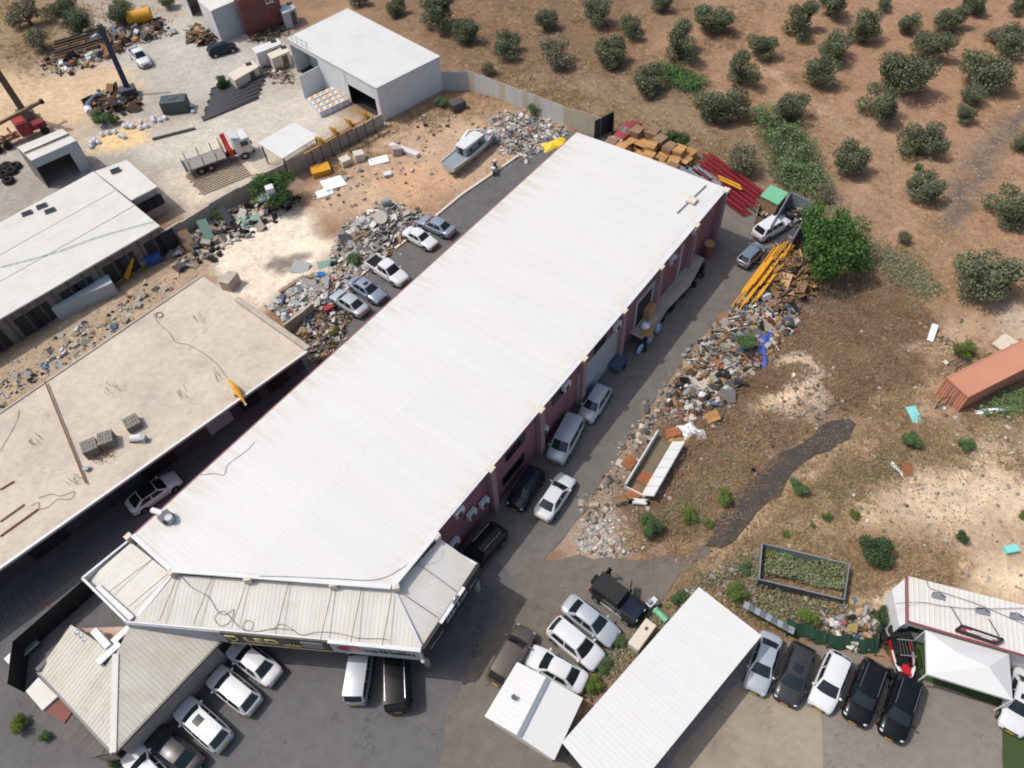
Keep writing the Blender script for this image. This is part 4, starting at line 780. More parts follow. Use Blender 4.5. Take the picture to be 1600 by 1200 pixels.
oc = [P(u, v, 2.9) for u, v in ((1417, 900), (1680, 966), (1680, 1048), (1418, 971))]; opl = [(p.x, p.y) for p in oc]
t = thing('site_office', 'white cabin office with ribbed roof and red trim at right edge', 'cabin', (centroid(opl).x, centroid(opl).y, 0)); MB().prism(inset(opl, .15), -.1, 2.75).build('wall', m_white, t, world=True)
o = MB().prism(opl, 2.75, 2.9).build('roof', m_white, t, world=True); d = oc[0]-oc[3]; sheet_roof(o, opl, lambda x, y: 2.91, math.atan2(d.y, d.x), m_roof_old2, 1.0, .33, .022)
m_redtrim = mat('dull_red_trim', (150, 70, 76), .5); d_ = (oc[2]-oc[3]).normalized(); no = Vector((d_.y, -d_.x, 0))
for k, (a, b, m_) in enumerate(((oc[0], oc[3], m_redtrim), (oc[3], oc[2], m_redtrim))): MB().bar(a+Vector((0, 0, .02)), b+Vector((0, 0, .02)), .1, .14).build('trim', m_, t, world=True)
q = oc[3]+d_*.9+no*-.12; MB().box((q.x, q.y, 1.7), (1.0, .08, .6), math.atan2(d_.y, d_.x)).build('window', m_glass, t, world=True)
e0 = [P(1397, 918, 2.9), P(1417, 900, 2.9), P(1418, 971, 2.9), P(1398, 986, 1.6)]; MB().prism([(p.x, p.y) for p in e0[:3]]+[(e0[3].x, e0[3].y)], -.1, 2.5).build('end_bay', m_white, t, world=True)
sg = thing('roof_sign', 'red and white sign lying in a dark frame on the office roof', 'sign', P(1523, 992, 3.1)); sp4 = [P(u, v, 3.3) for u, v in ((1503, 977), (1568, 999), (1558, 1005), (1494, 984))]
MB().prism([(p.x, p.y) for p in sp4], 3.0, 3.22).build('board', m_redtrim, sg, world=True)
for a, b in ((0, 1), (1, 2), (2, 3), (3, 0)): MB().bar(sp4[a]+Vector((0, 0, -.05)), sp4[b]+Vector((0, 0, -.05)), .14, .14).build('frame', m_dark, sg, world=True)
for k, (f0, f1) in enumerate(((.3, .9), (.2, .5), (.55, .85))): a = sp4[0].lerp(sp4[3], .3+.2*k); b = sp4[1].lerp(sp4[2], .3+.2*k); MB().bar(a.lerp(b, f0)+Vector((0, 0, -.06)), a.lerp(b, f1)+Vector((0, 0, -.06)), .12, .03).build('lettering', m_white, sg, world=True)
for a, b in (((1486, 948), (1503, 976)), ((1545, 967), (1561, 993))): MB().tube([P(*a, 3.0), P(*b, 3.3)], .04, 5).build('stay', m_steel, sg, world=True)
for u, v, lab in ((1466, 933, 'flat metal bracket on office roof, leftmost of three'), (1535, 957, 'flat metal bracket on office roof, middle of three'), (1588, 965, 'flat metal bracket on office roof near right edge')):
    b_ = thing('roof_bracket', lab, 'bracket', P(u, v, 2.98), R_(-18), 'brackets on the office roof'); MB().box((0, 0, .03), (.9, .3, .06)).build('plate', m_galv, b_); MB().tube([(-.4, .2, .1), (0, .25, .2), (.45, .1, .1)], .04, 5).build('pipe', m_steel, b_)
cable('cable', 'black cable swinging over the office roof and the weeds', [P(u, v, 3.1+(.5 if u < 1420 else 0)) for u, v in ((1400, 943), (1440, 941), (1470, 946), (1520, 951), (1600, 950))], .02)
cable('cable', 'black cable along the back edge of office roof', [P(u, v, 3.05) for u, v in ((1448, 905), (1452, 918), (1480, 928), (1530, 945), (1600, 975))], .02)
gc = [P(u, v, 2.5) for u, v in ((1447, 985), (1576, 1022), (1582, 1094), (1449, 1053))]; ga, gb = P(1492, 1018, 3.3), P(1545, 1042, 3.3)
t = thing('gazebo', 'white fabric gazebo canopy in front of the cabin office', 'gazebo', (centroid(gc).x, centroid(gc).y, 0)); m_fab = mat('white_canvas', (212, 212, 210), .9, var=.02)
for poly in ((gc[0], gc[1], gb, ga), (gc[1], gc[2], gb), (gc[2], gc[3], ga, gb), (gc[3], gc[0], ga)):
    mb = MB(); n = len(poly); mb.add([p for p in poly]+[p-Vector((0, 0, .03)) for p in poly], [tuple(range(n))[::-1], tuple(range(n, 2*n))]+[(i, (i+1) % n, n+(i+1) % n, n+i) for i in range(n)]); mb.build('canopy_panel', m_fab, t, world=True)
for i in range(4):
    a, b = gc[i], gc[(i+1) % 4]; MB().bar(a+Vector((0, 0, -.12)), b+Vector((0, 0, -.12)), .03, .24).build('valance', m_fab, t, world=True); MB().box((a.x, a.y, 1.2), (.09, .09, 2.4)).build('post', m_white, t, world=True)
# green net fence and grey sheets behind the parked cars
m_net = mat('green_shade_net', (34, 66, 50), .9, var=.15, scale=4)
t = thing('net_fence', 'dark green shade net fence around the rubbish heap', 'fence', P(1330, 1015)); wp = [(1229, 992), (1262, 1000), (1292, 1012), (1330, 1018), (1366, 1024), (1376, 1012), (1374, 985)]
for i in range(len(wp)-1):
    a, b = P(*wp[i]), P(*wp[i+1]); mb = MB(); mb.patch(lambda x, y: a.lerp(b, x)+Vector((math.sin(x*9+i)*.06, math.cos(x*7)*.09+.75*y, (1.0+.12*math.sin(x*6+i))*y-.05)), 10, 4); mb.patch(lambda x, y: a.lerp(b, x)+Vector((math.sin(x*9+i)*.06, math.cos(x*7)*.09+.03+.75*y, (1.0+.12*math.sin(x*6+i))*y-.05)), 10, 4, True); mb.build('net_panel', m_net, t, world=True); MB().cyl((a.x, a.y, .55), .05, 1.2, 6).build('post', m_steel, t, world=True)
t = thing('sheet_fence', 'grey corrugated sheets lying behind the carport and cars', 'fence', P(1205, 978)); a, b = P(1158, 957), P(1236, 1000)
for k in range(9): p, q = a.lerp(b, k/9), a.lerp(b, (k+.95)/9); mb = MB(); mb.bar(p+Vector((.1, .3, .9)), q+Vector((.1, .3, .9)), .9, .05, up=(.2, .6, .8)); mb.build('sheet', m_galv if k % 2 else m_ltgrey, t, world=True)
# rectangular steel trough overgrown with weeds
tc = [P(u, v, 1.3) for u, v in ((1191, 849), (1327, 882), (1319, 937), (1186, 905))]; t = thing('steel_trough', 'long open steel trough overgrown with weeds', 'trough', (centroid(tc).x, centroid(tc).y, 0))
for i in range(4): wallrun(t, tc[i], tc[(i+1) % 4], -.2, 1.3, m_galv if i in (0, 3) else m_steel, .05, 'side')
for i in range(4): MB().bar(tc[i], tc[(i+1) % 4], .08, .06).build('rim', m_galv, t, world=True)
t = thing('metal_cabinet', 'white metal cabinet lying in weeds between cars and carport', 'cabinet', P(1002, 997), R_(47)); MB().box((0, 0, .45), (2.3, .9, .9)).build('body', m_cream, t, bevel=.03); MB().box((.5, 0, .92), (.25, .2, .05)).build('hatch', m_steel, t); MB().box((-1.16, 0, .45), (.04, .8, .8)).build('door', m_white, t)
t = thing('pipe', 'pale green plastic pipe end beside the carport corner', 'pipe', P(1031, 960)); MB().tube([P(1024, 953, .3), P(1042, 970, .3)], .25, 12).build('barrel', m_green, t, world=True); MB().tube([P(1024, 953, .3)-Vector((.05, -.05, 0)), P(1026, 955, .3)], .29, 12).build('collar', m_green, t, world=True)
t = thing('engine_block', 'white scrap engine part beside the black off-roader', 'scrap', P(1018, 944), .6); MB().box((0, 0, .3), (.9, .5, .35)).build('block', m_white, t, bevel=.05); MB().cyl((.3, -.3, .3), .2, .3, 10, 'y').build('pulley', m_steel, t); MB().box((-.2, .1, .6), (.3, .3, .25)).build('cover', m_galv, t)
# white tipper body and broken trailer by the rubble
a, b = P(976, 765), P(1026, 682); d = (b-a).normalized(); n = Vector((d.y, -d.x, 0)); t = thing('broken_trailer', 'broken white trailer lying among rubble beside the lane', 'truck body', a, math.atan2(d.y, d.x))
L_ = (b-a).length; MB().box((L_/2, 0, .5), (L_, .12, 1.0)).build('near_side', m_white, t); MB().box((L_/2, -1.1, .15), (L_, 2.0, .12)).build('floor', mat('muddy_floor', (112, 102, 82), .95), t)
for k in range(6): MB().box((L_*(k+.5)/6, -2.0, .75), (L_/6-.04, .1, 1.3), tilt=(R_(52), 0)).build('side_panel', m_white, t)
MB().box((.02, -.9, .3), (.1, 1.8, .5)).build('end_board', m_white, t)
# ================================================================ VEHICLES
def paint(name, rgb, rough=.28, metal=.0): return mat('paint_'+name, rgb, rough, metal, var=.02, scale=2, coat=.6 if sum(rgb) > 200 else .12, spec=.5 if sum(rgb) > 200 else .3, dirt=tuple(int(c*.8+150*.2) for c in rgb), dscale=1.1, damt=.35)
PT = dict(white=paint('white', (210, 211, 211)), silver=paint('silver', (176, 182, 188), .32, .25), bluesilver=paint('blue_silver', (140, 152, 166), .3, .3), grey=paint('grey', (96, 100, 104), .3, .25), dark=paint('dark_grey', (58, 58, 60), .3, .2), black=paint('black', (16, 17, 20), .22), navy=paint('navy', (26, 32, 46), .25), bronze=paint('bronze', (92, 82, 74), .32, .3), red=paint('red', (140, 44, 44), .5), slate=paint('slate', (120, 132, 144), .3, .3))
m_cglass = mat('car_glass', (30, 36, 40), .05, var=0, spec=.6); m_tyre = mat('tyre', (24, 24, 25), .9, var=.1); m_rim = mat('rim', (150, 152, 156), .35, .7, var=.05); m_under = mat('underbody', (18, 18, 19), .9, var=0)
m_head = mat('headlamp', (196, 204, 212), .12, var=0); m_tail = mat('tail_lamp', (150, 22, 22), .2, var=0); m_plate = mat('yellow_plate', (214, 180, 60), .5, var=0); m_chrome = mat('chrome_trim', (196, 200, 206), .2, .8, var=0)
SPEC = {  # length width height belt hood  windscreen base, roof front, roof rear, rear glass base (as x from centre / length)
 'sedan': dict(L=4.6, W=1.80, H=1.45, belt=.96, nose=.70, tail=.92, xw=.235, xf=.075, xr=-.20, xg=-.355, wr=.64),
 'oldsedan': dict(L=4.3, W=1.68, H=1.40, belt=.92, nose=.72, tail=.90, xw=.20, xf=.07, xr=-.19, xg=-.30, wr=.70),
 'coupe': dict(L=4.6, W=1.82, H=1.42, belt=.95, nose=.68, tail=.93, xw=.22, xf=.05, xr=-.22, xg=-.42, wr=.64),
 'hatch': dict(L=4.15, W=1.76, H=1.50, belt=.98, nose=.74, tail=1.0, xw=.26, xf=.10, xr=-.36, xg=-.465, wr=.68),
 'suv': dict(L=4.6, W=1.86, H=1.68, belt=1.08, nose=.86, tail=1.08, xw=.255, xf=.11, xr=-.38, xg=-.475, wr=.72),
 'van': dict(L=4.5, W=1.82, H=1.82, belt=1.12, nose=.88, tail=1.12, xw=.31, xf=.18, xr=-.43, xg=-.485, wr=.80),
 'bigvan': dict(L=5.1, W=1.92, H=1.95, belt=1.18, nose=.94, tail=1.18, xw=.33, xf=.22, xr=-.44, xg=-.49, wr=.82),
 'pickup': dict(L=5.25, W=1.85, H=1.76, belt=1.08, nose=.90, tail=.98, xw=.235, xf=.12, xr=-.10, xg=-.145, wr=.74)}
def car(label, front, rear, kind, col, group, rails=False, sunroof=False, pano=False, z=0., name='parked_car', cat='car', scale=1.0, bedcol=None, flipfree=None):
    q = SPEC[kind]; f = P(*front, .55); r = P(*rear, .55); c = (f+r)/2; d = f-r; L, W, H = q['L']*scale, q['W']*scale, q['H']*scale
    t = thing(name, label, cat, (c.x, c.y, gz(c.x, c.y) if z is None else z), math.atan2(d.y, d.x), group); pm = PT[col]; hb = q['belt']; wb = W/2*.90; wr = W/2*q['wr']
    xw, xf, xr, xg = (q[k]*L for k in ('xw', 'xf', 'xr', 'xg'))
    def ztop(x):
        if x > xw: k = (x-xw)/(L/2-xw); return hb+.0-(hb-q['nose'])*(k**1.8)-.05*k
        if x < xg: k = (xg-x)/(L/2+xg+1e-6); return hb-(hb-q['tail'])*k-.06*k*k
        return hb
    st_ = [-.5, -.495, -.48, -.45, -.40, -.33, -.25, -.15, 0, .15, .25, .33, .40, .45, .48, .495, .5]; mb = MB(); rings = []
    for s in st_:
        x = s*L; e = abs(2*s); wx_ = W/2*(1-.10*e**3-.16*max(0, (e-.86)/.14)**2.2); zb_ = .22+.10*max(0, (e-.8)/.2); zt = ztop(x)-.12*max(0, (e-.94)/.06)**2
        if kind == 'pickup' and x < xg-.05: zt = .72
        half = [(.0, zb_), (.86, zb_), (.97, zb_+.10), (1.0, zb_+.35*(zt-zb_)), (.995, zt-.24), (.965, zt-.10), (.90, zt-.025), (.6, zt+.012), (0, zt+.03)]
        ring = [(x, wx_*a, b) for a, b in half]+[(x, -wx_*a, b) for a, b in half[-2:0:-1]]; rings.append(ring)
    n = len(rings[0]); vs = [p for rg in rings for p in rg]; fs = [(i*n+k, i*n+(k+1) % n, (i+1)*n+(k+1) % n, (i+1)*n+k) for i in range(len(rings)-1) for k in range(n)]
    fs += [tuple(range(n-1, -1, -1)), tuple(range((len(rings)-1)*n, len(rings)*n))]; mb.add(vs, fs); body = mb.build('body', pm, t, smooth=True)
    cr = .05
    def lerp(a, b, k): return a+(b-a)*k
    zr = H-cr
    def wsx(a, b, off=0.): y = lerp(-1, 1, a); return Vector((lerp(xw+.10*(1-y*y), xf+.05*(1-y*y), b)+off*.75, y*lerp(wb*.97, wr, b), lerp(hb-.02, zr+cr*(1-y*y), b)+off*.66))
    def rgx(a, b, off=0.): y = lerp(-1, 1, a); return Vector((lerp(xg-.07*(1-y*y), xr-.04*(1-y*y), b)-off*.75, -y*lerp(wb*.96, wr, b), lerp(hb-.02, zr+cr*(1-y*y), b)+off*.66))
    def sdx(sg): return lambda a, b, off=0.: Vector((lerp(lerp(xg, xr, b), lerp(xw, xf, b), a), sg*(lerp(wb*lerp(.96, .97, a), wr, b)+.05*math.sin(math.pi*a)*(1-b)+off*.9), lerp(hb-.02, zr, b)+off*.3))
    def rfx(a, b, off=0.): y = lerp(-1, 1, b); k = lerp(xr-.04*(1-y*y), xf+.05*(1-y*y), a); return Vector((k, y*wr, zr+cr*(1-y*y)+.035*math.sin(math.pi*a)+off))
    cab = MB(); cab.patch(wsx, 6, 3, True); cab.patch(rgx, 6, 3, True); cab.patch(sdx(-1), 6, 3); cab.patch(sdx(1), 6, 3, True); cab.build('pillars', pm, t, smooth=False)
    MB().patch(rfx, 8, 8).build('roof', m_cglass if pano else pm, t, smooth=True)
    def sub(fn, a0, a1, b0, b1, off): return lambda a, b: fn(lerp(a0, a1, a), lerp(b0, b1, b), off)
    MB().patch(sub(wsx, .07, .93, .05, .93, .014), 6, 3, True).build('windscreen', m_cglass, t, smooth=True)
    MB().patch(sub(rgx, .09, .91, .12, .92, .014), 6, 3, True).build('rear_window', m_cglass, t, smooth=True)
    for sg in (-1, 1):
        for a0, a1 in (((.08, .36), (.40, .64), (.67, .93)) if kind in ('suv', 'van', 'bigvan') else ((.10, .50), (.54, .93))): MB().patch(sub(sdx(sg), a0, a1, .14, .86, .014), 4, 2, sg > 0).build('side_window', m_cglass, t)
    if sunroof: MB().patch(sub(rfx, .60, .88, .25, .75, .012), 4, 4).build('sunroof', m_cglass, t)
    if rails:
        for sg in (-1, 1): MB().tube([rfx(k/5*.86+.07, .5+sg*.44)+Vector((0, 0, .06)) for k in range(6)], .016, 5).build('roof_rail', m_chrome, t)
    for x in (L*.315, -L*.30):
        for sg in (-1, 1):
            R0 = .33*(1.1 if kind in ('suv', 'pickup', 'bigvan') else 1); y = sg*(W/2-.115)
            w_ = MB(); w_.tube([(x, y-.115, R0), (x, y-.09, R0), (x, y+.09, R0), (x, y+.125, R0)] if sg > 0 else [(x, y+.115, R0), (x, y+.09, R0), (x, y-.09, R0), (x, y-.125, R0)], [R0*.9, R0, R0, R0*.93], 18); wo = w_.build('wheel', m_tyre, t, smooth=False)
            MB().cyl((x, y+sg*.124, R0), R0*.62, .03, 12, 'y').build('rim', m_rim, wo)
    ub = MB(); ub.box((0, 0, .24), (L*.86, W*.84, .12))
    for x in (L*.315, -L*.30): ub.cyl((x, 0, .36), .385, W*1.004, 18, 'y')
    ub.build('underbody', m_under, t)
    for sg in (-1, 1):
        MB().ball((L*.445, sg*W*.35, q['nose']-.06), (.22, .17, .07), 8, 5, rot=-sg*.5).build('headlight', m_head, t, smooth=True)
        MB().ball((-L*.475, sg*W*.38, q['tail']-.16), (.10, .13, .09), 8, 5).build('tail_light', m_tail, t, smooth=True)
        MB().ball((xw-.16, sg*(W/2+.02), hb+.05), (.10, .13, .08), 8, 5).build('mirror', pm, t, smooth=True)
    MB().box((L*.497, 0, .52), (.05, W*.5, .16)).build('grille', m_under, t); MB().box((-L*.502, 0, .62), (.03, .5, .12)).build('plate', m_plate, t); MB().box((L*.503, 0, .38), (.03, .5, .11)).build('plate', m_plate, t)
    if kind == 'pickup':
        bx = MB(); x0, x1 = -L/2+.03, xg-.06; zt = q['tail']+.02
        for sg in (-1, 1): bx.box(((x0+x1)/2, sg*(W/2-.07), .72+(zt-.72)/2), (x1-x0, .12, zt-.66))
        bx.box((x0+.03, 0, .72+(zt-.72)/2), (.07, W-.2, zt-.70)); bx.build('bed_side', pm, t); MB().box(((x0+x1)/2, 0, .745), (x1-x0-.1, W-.28, .04)).build('bed_liner', m_under, t)
    return t
GL, GF, GS, GJ, GROW, GT = 'cars along the lane', 'cars parked in front of the canopy', 'cars on the parking strip', 'cars in the concrete lot', 'cars in a row by the green net', 'vehicles in the builders yard'
car('pale silver hatchback by the roller door in the lane', (916, 652), (943, 609), 'hatch', 'silver', GL)
car('silver minivan parked at the maroon wall in shade', (868, 718), (899, 660), 'van', 'silver', GL, scale=1.04)
car('black hatchback parked tight to the maroon wall windows', (806, 789), (838, 738), 'hatch', 'navy', GL)
car('white sedan standing half in sun beside the black hatchback', (886, 747), (847, 806), 'sedan', 'white', GL)
car('black car tucked under the right end of the canopy', (736, 878), (772, 838), 'suv', 'black', GL, rails=True)
car('white station wagon in front of the open skip', (1226, 344), (1184, 369), 'suv', 'white', GL)
car('small grey hatchback near the yellow steel beams', (1189, 384), (1159, 413), 'hatch', 'slate', GL, scale=.95)
car('blue-grey sedan at the far end of the parking strip', (658, 343), (706, 364), 'sedan', 'bluesilver', GS)
car('old white saloon next to the blue-grey sedan', (680, 385), (633, 360), 'oldsedan', 'white', GS)
car('white double-cab pickup with black bed on the strip', (634, 442), (578, 406), 'pickup', 'white', GS, name='pickup_truck', cat='pickup')
car('blue-silver sedan with sunroof beside the white pickup', (601, 470), (547, 436), 'sedan', 'bluesilver', GS, sunroof=True)
car('light silver sedan nearest the red scrap on the strip', (520, 457), (572, 490), 'sedan', 'silver', GS)
car('white car with black panoramic roof in the dark alley', (277, 745), (204, 795), 'coupe', 'white', 'car in the alley', pano=True)
car('white sedan nearest the gold LED sign', (361, 1006), (433, 1062), 'sedan', 'white', GF)
car('white hatchback second in the row from the LED sign', (328, 1048), (405, 1110), 'hatch', 'white', GF, scale=1.05)
car('white crossover with sunroof, third in the row by shop', (281, 1099), (356, 1166), 'suv', 'white', GF, sunroof=True)
car('dark grey car fourth in the row beside the shop', (240, 1148), (306, 1200), 'sedan', 'dark', GF)
car('white car cut off by the bottom edge near shop corner', (207, 1178), (262, 1236), 'sedan', 'white', GF)
car('silver wagon with black rear window under the white sign', (567, 1018), (557, 1086), 'van', 'silver', GF, scale=.97)
car('tall black van with chrome roof rails under the canopy', (620, 1018), (622, 1094), 'bigvan', 'black', GF, rails=True)
car('bronze crossover parked behind the small white hut', (822, 986), (776, 1066), 'suv', 'bronze', GJ)
car('white sedan parked against the small white hut', (827, 1022), (912, 1070), 'sedan', 'white', GJ)
car('white hatchback between the white and the silver sedan', (936, 1036), (863, 976), 'hatch', 'white', GJ, scale=1.06)
car('silver sedan next to the black off-roader', (962, 1000), (884, 940), 'sedan', 'silver', GJ)
car('silver-blue car half under the carport edge', (1180, 1074), (1204, 998), 'sedan', 'silver', GROW, scale=.98)
car('dark grey car with sunroof next to the silver one', (1226, 1098), (1256, 1010), 'hatch', 'dark', GROW, sunroof=True, scale=1.07)
car('white hatchback in the middle of the yard row', (1279, 1108), (1314, 1023), 'hatch', 'white', GROW, scale=1.04)
car('black crossover with silver rails beside the white hatchback', (1334, 1126), (1367, 1039), 'suv', 'black', GROW, rails=True)
car('black crossover with silver rails last in the row by the buggy', (1391, 1151), (1420, 1062), 'suv', 'black', GROW, rails=True)
car('white car at the right edge below the gazebo', (1578, 1148), (1606, 1046), 'sedan', 'white', GROW, sunroof=True)
car('white pickup on grey gravel in the builders yard', (230, 103), (208, 78), 'pickup', 'white', GT, name='pickup_truck', cat='pickup', z=.02)
car('black car beside the heap of dark pallets', (366, 72), (328, 83), 'hatch', 'navy', GT, z=.02)
car('wrecked faded red car behind the stacked pallets', (968, 222), (990, 205), 'oldsedan', 'red', GT, z=.7, name='wrecked_car')
# ---- black off-roader with spare wheel
f, r = P(1006, 968, .7), P(926, 908, .7); c = (f+r)/2; d = f-r; t = thing('off_road_car', 'black boxy off-road car with spare wheel at the back', 'car', (c.x, c.y, 0), math.atan2(d.y, d.x), GJ); L = 4.4
m_soft = mat('soft_top', (34, 35, 36), .85, var=.08)
MB().box((0, 0, .78), (4.0, 1.5, .62)).build('body', PT['black'], t, bevel=.06); MB().box((1.25, 0, 1.1), (1.45, 1.35, .14)).build('bonnet', PT['navy'], t, bevel=.05)
mb = MB(); mb.prism([(-1.95, -.76), (.42, -.72), (.42, .72), (-1.95, .76)], 1.08, 1.72); cb = mb.build('cabin', PT['black'], t, bevel=.04); MB().box((-.78, 0, 1.76), (2.35, 1.5, .1)).build('soft_top', m_soft, t, bevel=.04)
mb = MB(); mb.add([(.60, -.68, 1.14), (.60, .68, 1.14), (.44, .66, 1.72), (.44, -.66, 1.72)], [(0, 1, 2, 3)]); mb.build('windscreen', m_cglass, t)
for sg in (-1, 1):
    MB().box((-.05, sg*.762, 1.42), (.8, .02, .42)).build('side_window', m_cglass, t); MB().box((-1.2, sg*.77, 1.42), (1.1, .02, .42)).build('side_window', m_cglass, t)
    MB().box((1.4, sg*.82, .98), (1.1, .34, .08)).build('fender', m_under, t, bevel=.03); MB().box((-1.35, sg*.82, .98), (1.0, .3, .08)).build('fender', m_under, t, bevel=.03)
    MB().box((.45, sg*.98, 1.2), (.12, .24, .2)).build('mirror', m_under, t); MB().ball((2.02, sg*.5, .95), (.06, .13, .13), 10, 6).build('headlight', m_head, t); MB().box((-2.02, sg*.66, .9), (.05, .16, .26)).build('tail_light', m_tail, t); MB().box((0, sg*.88, .45), (1.9, .14, .08)).build('side_step', m_galv, t)
    for x in (1.4, -1.35):
        wo = MB().tube([(x, sg*.72, .4), (x, sg*.75, .4), (x, sg*.96, .4), (x, sg*.99, .4)], [.35, .4, .4, .35], 18).build('wheel', m_tyre, t); MB().cyl((x, sg*.99, .4), .22, .03, 12, 'y').build('rim', m_chrome, wo)
dr = MB(); dr.box((.25, 1.25, .95), (.08, .95, .9), R_(25)); dr.build('open_door', PT['black'], t)
w_ = MB().cyl((-2.2, .1, 1.0), .4, .26, 18, 'x').build('spare_wheel', m_tyre, t); MB().cyl((-2.34, .1, 1.0), .22, .03, 12, 'x').build('rim', m_rim, w_); MB().box((2.12, 0, .55), (.2, 1.6, .22)).build('bumper', m_under, t); MB().box((-2.1, 0, .5), (.15, 1.4, .18)).build('bumper', m_under, t)
# ---- red and black buggy
f, r = P(1414, 1056, .6), P(1402, 995, .6); c = (f+r)/2; d = f-r; t = thing('off_road_buggy', 'red white and black side-by-side buggy with spare tyres', 'buggy', (c.x, c.y, 0), math.atan2(d.y, d.x)); m_bred = mat('buggy_red', (176, 24, 34), .3, var=.03, coat=.5)
MB().box((0, 0, .55), (2.6, .95, .35)).build('chassis', m_under, t, bevel=.05); mb = MB(); mb.prism([(.85, -.55), (1.7, -.25), (1.7, .25), (.85, .55)], .7, .98); mb.build('bonnet', m_bred, t, bevel=.05)
MB().box((.95, 0, 1.0), (.5, .4, .04)).build('scoop', m_bred, t)
for sg in (-1, 1):
    mb = MB(); mb.bar((.9, sg*.55, .98), (1.65, sg*.18, .92), .2, .06); mb.bar((.9, sg*.6, .95), (-.2, sg*.70, 1.0), .12, .06); mb.build('side_panel', m_white, t); MB().box((-.2, sg*.68, .75), (1.5, .06, .4)).build('door', m_bred, t)
    for k, x in ((0, 1.25), (1, -1.25)):
        wo = MB().tube([(x, sg*.68, .38), (x, sg*.72, .38), (x, sg*.96, .38), (x, sg*1.0, .38)], [.32, .38, .38, .32], 16).build('wheel', m_tyre, t); MB().cyl((x, sg*1.0, .38), .18, .03, 10, 'y').build('rim', m_rim, wo)
    MB().tube([(.75, sg*.6, .95), (.35, sg*.55, 1.75), (-.75, sg*.55, 1.75), (-1.2, sg*.6, 1.0)], .04, 6).build('roll_bar', m_under, t)
for x in (.35, -.75): MB().tube([(x, -.55, 1.75), (x, .55, 1.75)], .04, 6).build('cross_bar', m_galv, t)
for sg in (-1, 1): MB().box((-.15, sg*.3, .85), (.5, .42, .4)).build('seat', m_under, t, bevel=.06)
for k in range(5): MB().box((-.2, -.42+k*.21, 1.76), (1.0, .05, .03)).build('roof_slat', m_steel, t)
for x, y in ((-1.35, .25), (-1.5, -.35)): MB().tube([(x+.33*math.cos(k*math.pi/6), y+.33*math.sin(k*math.pi/6), 1.25) for k in range(13)], .17, 8, False).build('spare_tyre', m_tyre, t)
# ---- crane truck
f, r = P(391, 226, 1.0), P(288, 262, 1.0); c = (f+r)/2; d = f-r; LT = d.length; t = thing('crane_truck', 'white cab flatbed truck with red folding crane', 'truck', (c.x, c.y, 0), math.atan2(d.y, d.x), GT)
x0 = -LT/2; xc = LT/2-2.0; m_bedg = mat('truck_bed', (136, 132, 126), .85, var=.15)
MB().box((-.2, 0, .75), (LT-.6, .8, .3)).build('chassis', m_under, t); MB().box(((x0+xc-1.3)/2, 0, 1.12), (xc-1.3-x0, 2.4, .16)).build('flatbed', m_bedg, t); MB().box((xc-1.35, 0, 1.9), (.1, 2.4, 1.5)).build('headboard', mat('brown_board', (140, 116, 96), .85), t)
for k in range(3):
    for sg in (-1, 1): MB().box((x0+.6+k*(xc-x0-2.4)/2.4, sg*1.2, 1.7), (.1, .08, 1.2)).build('stake', m_steel, t)
MB().box((x0, 0, 1.3), (.08, 2.4, .6)).build('tailboard', m_steel, t)
cbm = MB(); cbm.prism([(xc, -1.15), (LT/2, -1.1), (LT/2, 1.1), (xc, 1.15)], .75, 2.75); cab = cbm.build('cab', m_white, t, bevel=.12); MB().box((LT/2+.02, 0, 2.05), (.05, 1.9, .75), tilt=(0, R_(-6))).build('windscreen', m_cglass, t)
for sg in (-1, 1): MB().box((LT/2-.8, sg*1.15, 2.1), (.9, .05, .6)).build('side_window', m_cglass, t); MB().box((LT/2+.05, sg*1.35, 2.1), (.1, .2, .4)).build('mirror', m_under, t); MB().box((LT/2+.03, sg*.85, .95), (.06, .35, .2)).build('headlight', m_head, t)
MB().box((xc+.4, 0, 2.95), (1.0, 2.0, .3), tilt=(0, R_(18))).build('wind_deflector', m_white, t); MB().box((LT/2+.05, 0, .7), (.2, 2.2, .35)).build('bumper', m_under, t)
mb = MB(); mb.bar((xc-.6, -.9, 1.4), (xc-.6, .9, 3.0), .35, .4); mb.bar((xc-.95, -.8, 1.6), (xc-.9, .7, 3.1), .22, .25); mb.box((xc-.6, -.8, 1.4), (.6, .5, .8)); mb.build('crane', mat('crane_red', (176, 40, 34), .5, var=.1), t)
for x in (x0+1.6, x0+2.8, LT/2-1.2):
    for sg in (-1, 1): wo = MB().cyl((x, sg*1.02, .5), .5, .3, 16, 'y').build('wheel', m_tyre, t); MB().cyl((x, sg*1.18, .5), .26, .03, 10, 'y').build('hub', m_rim, wo)
# ---- red tractor cab with drilling mast and trailer at the left edge
a, b = P(80, 203, 1), P(-60, 262, 1); d = a-b; t = thing('drill_truck', 'old maroon truck with drilling mast and rusty trailer at left edge', 'truck', P(50, 212), math.atan2(d.y, d.x), GT)
MB().box((1.3, 0, 1.15), (1.9, 1.5, .75)).build('bonnet', mat('maroon_cab', (128, 30, 40), .5, var=.1), t, bevel=.15); MB().box((-.4, 0, 1.6), (1.5, 2.1, 1.8)).build('cab', MATS['maroon_cab'], t, bevel=.12); MB().box((.38, 0, 2.0), (.06, 1.7, .6)).build('windscreen', m_cglass, t); MB().box((-.4, 0, 2.54), (1.2, 1.6, .08)).build('roof_hatch', m_red, t)
MB().box((-6, 0, .9), (9.5, 1.2, .3)).build('chassis', m_rust, t)
for k in range(7): MB().box((-2-k*1.3, 0, 1.35), (.25, 2.0, .6)).build('crossmember', m_wood_grey if k % 2 else m_rust, t)
MB().bar((-8, .5, 2.2), (3.2, 1.3, 2.9), .35).build('mast', m_wood_grey, t); MB().cyl((3.3, 1.3, 2.9), .3, .5, 8, 'y').build('crown_block', m_dark, t)
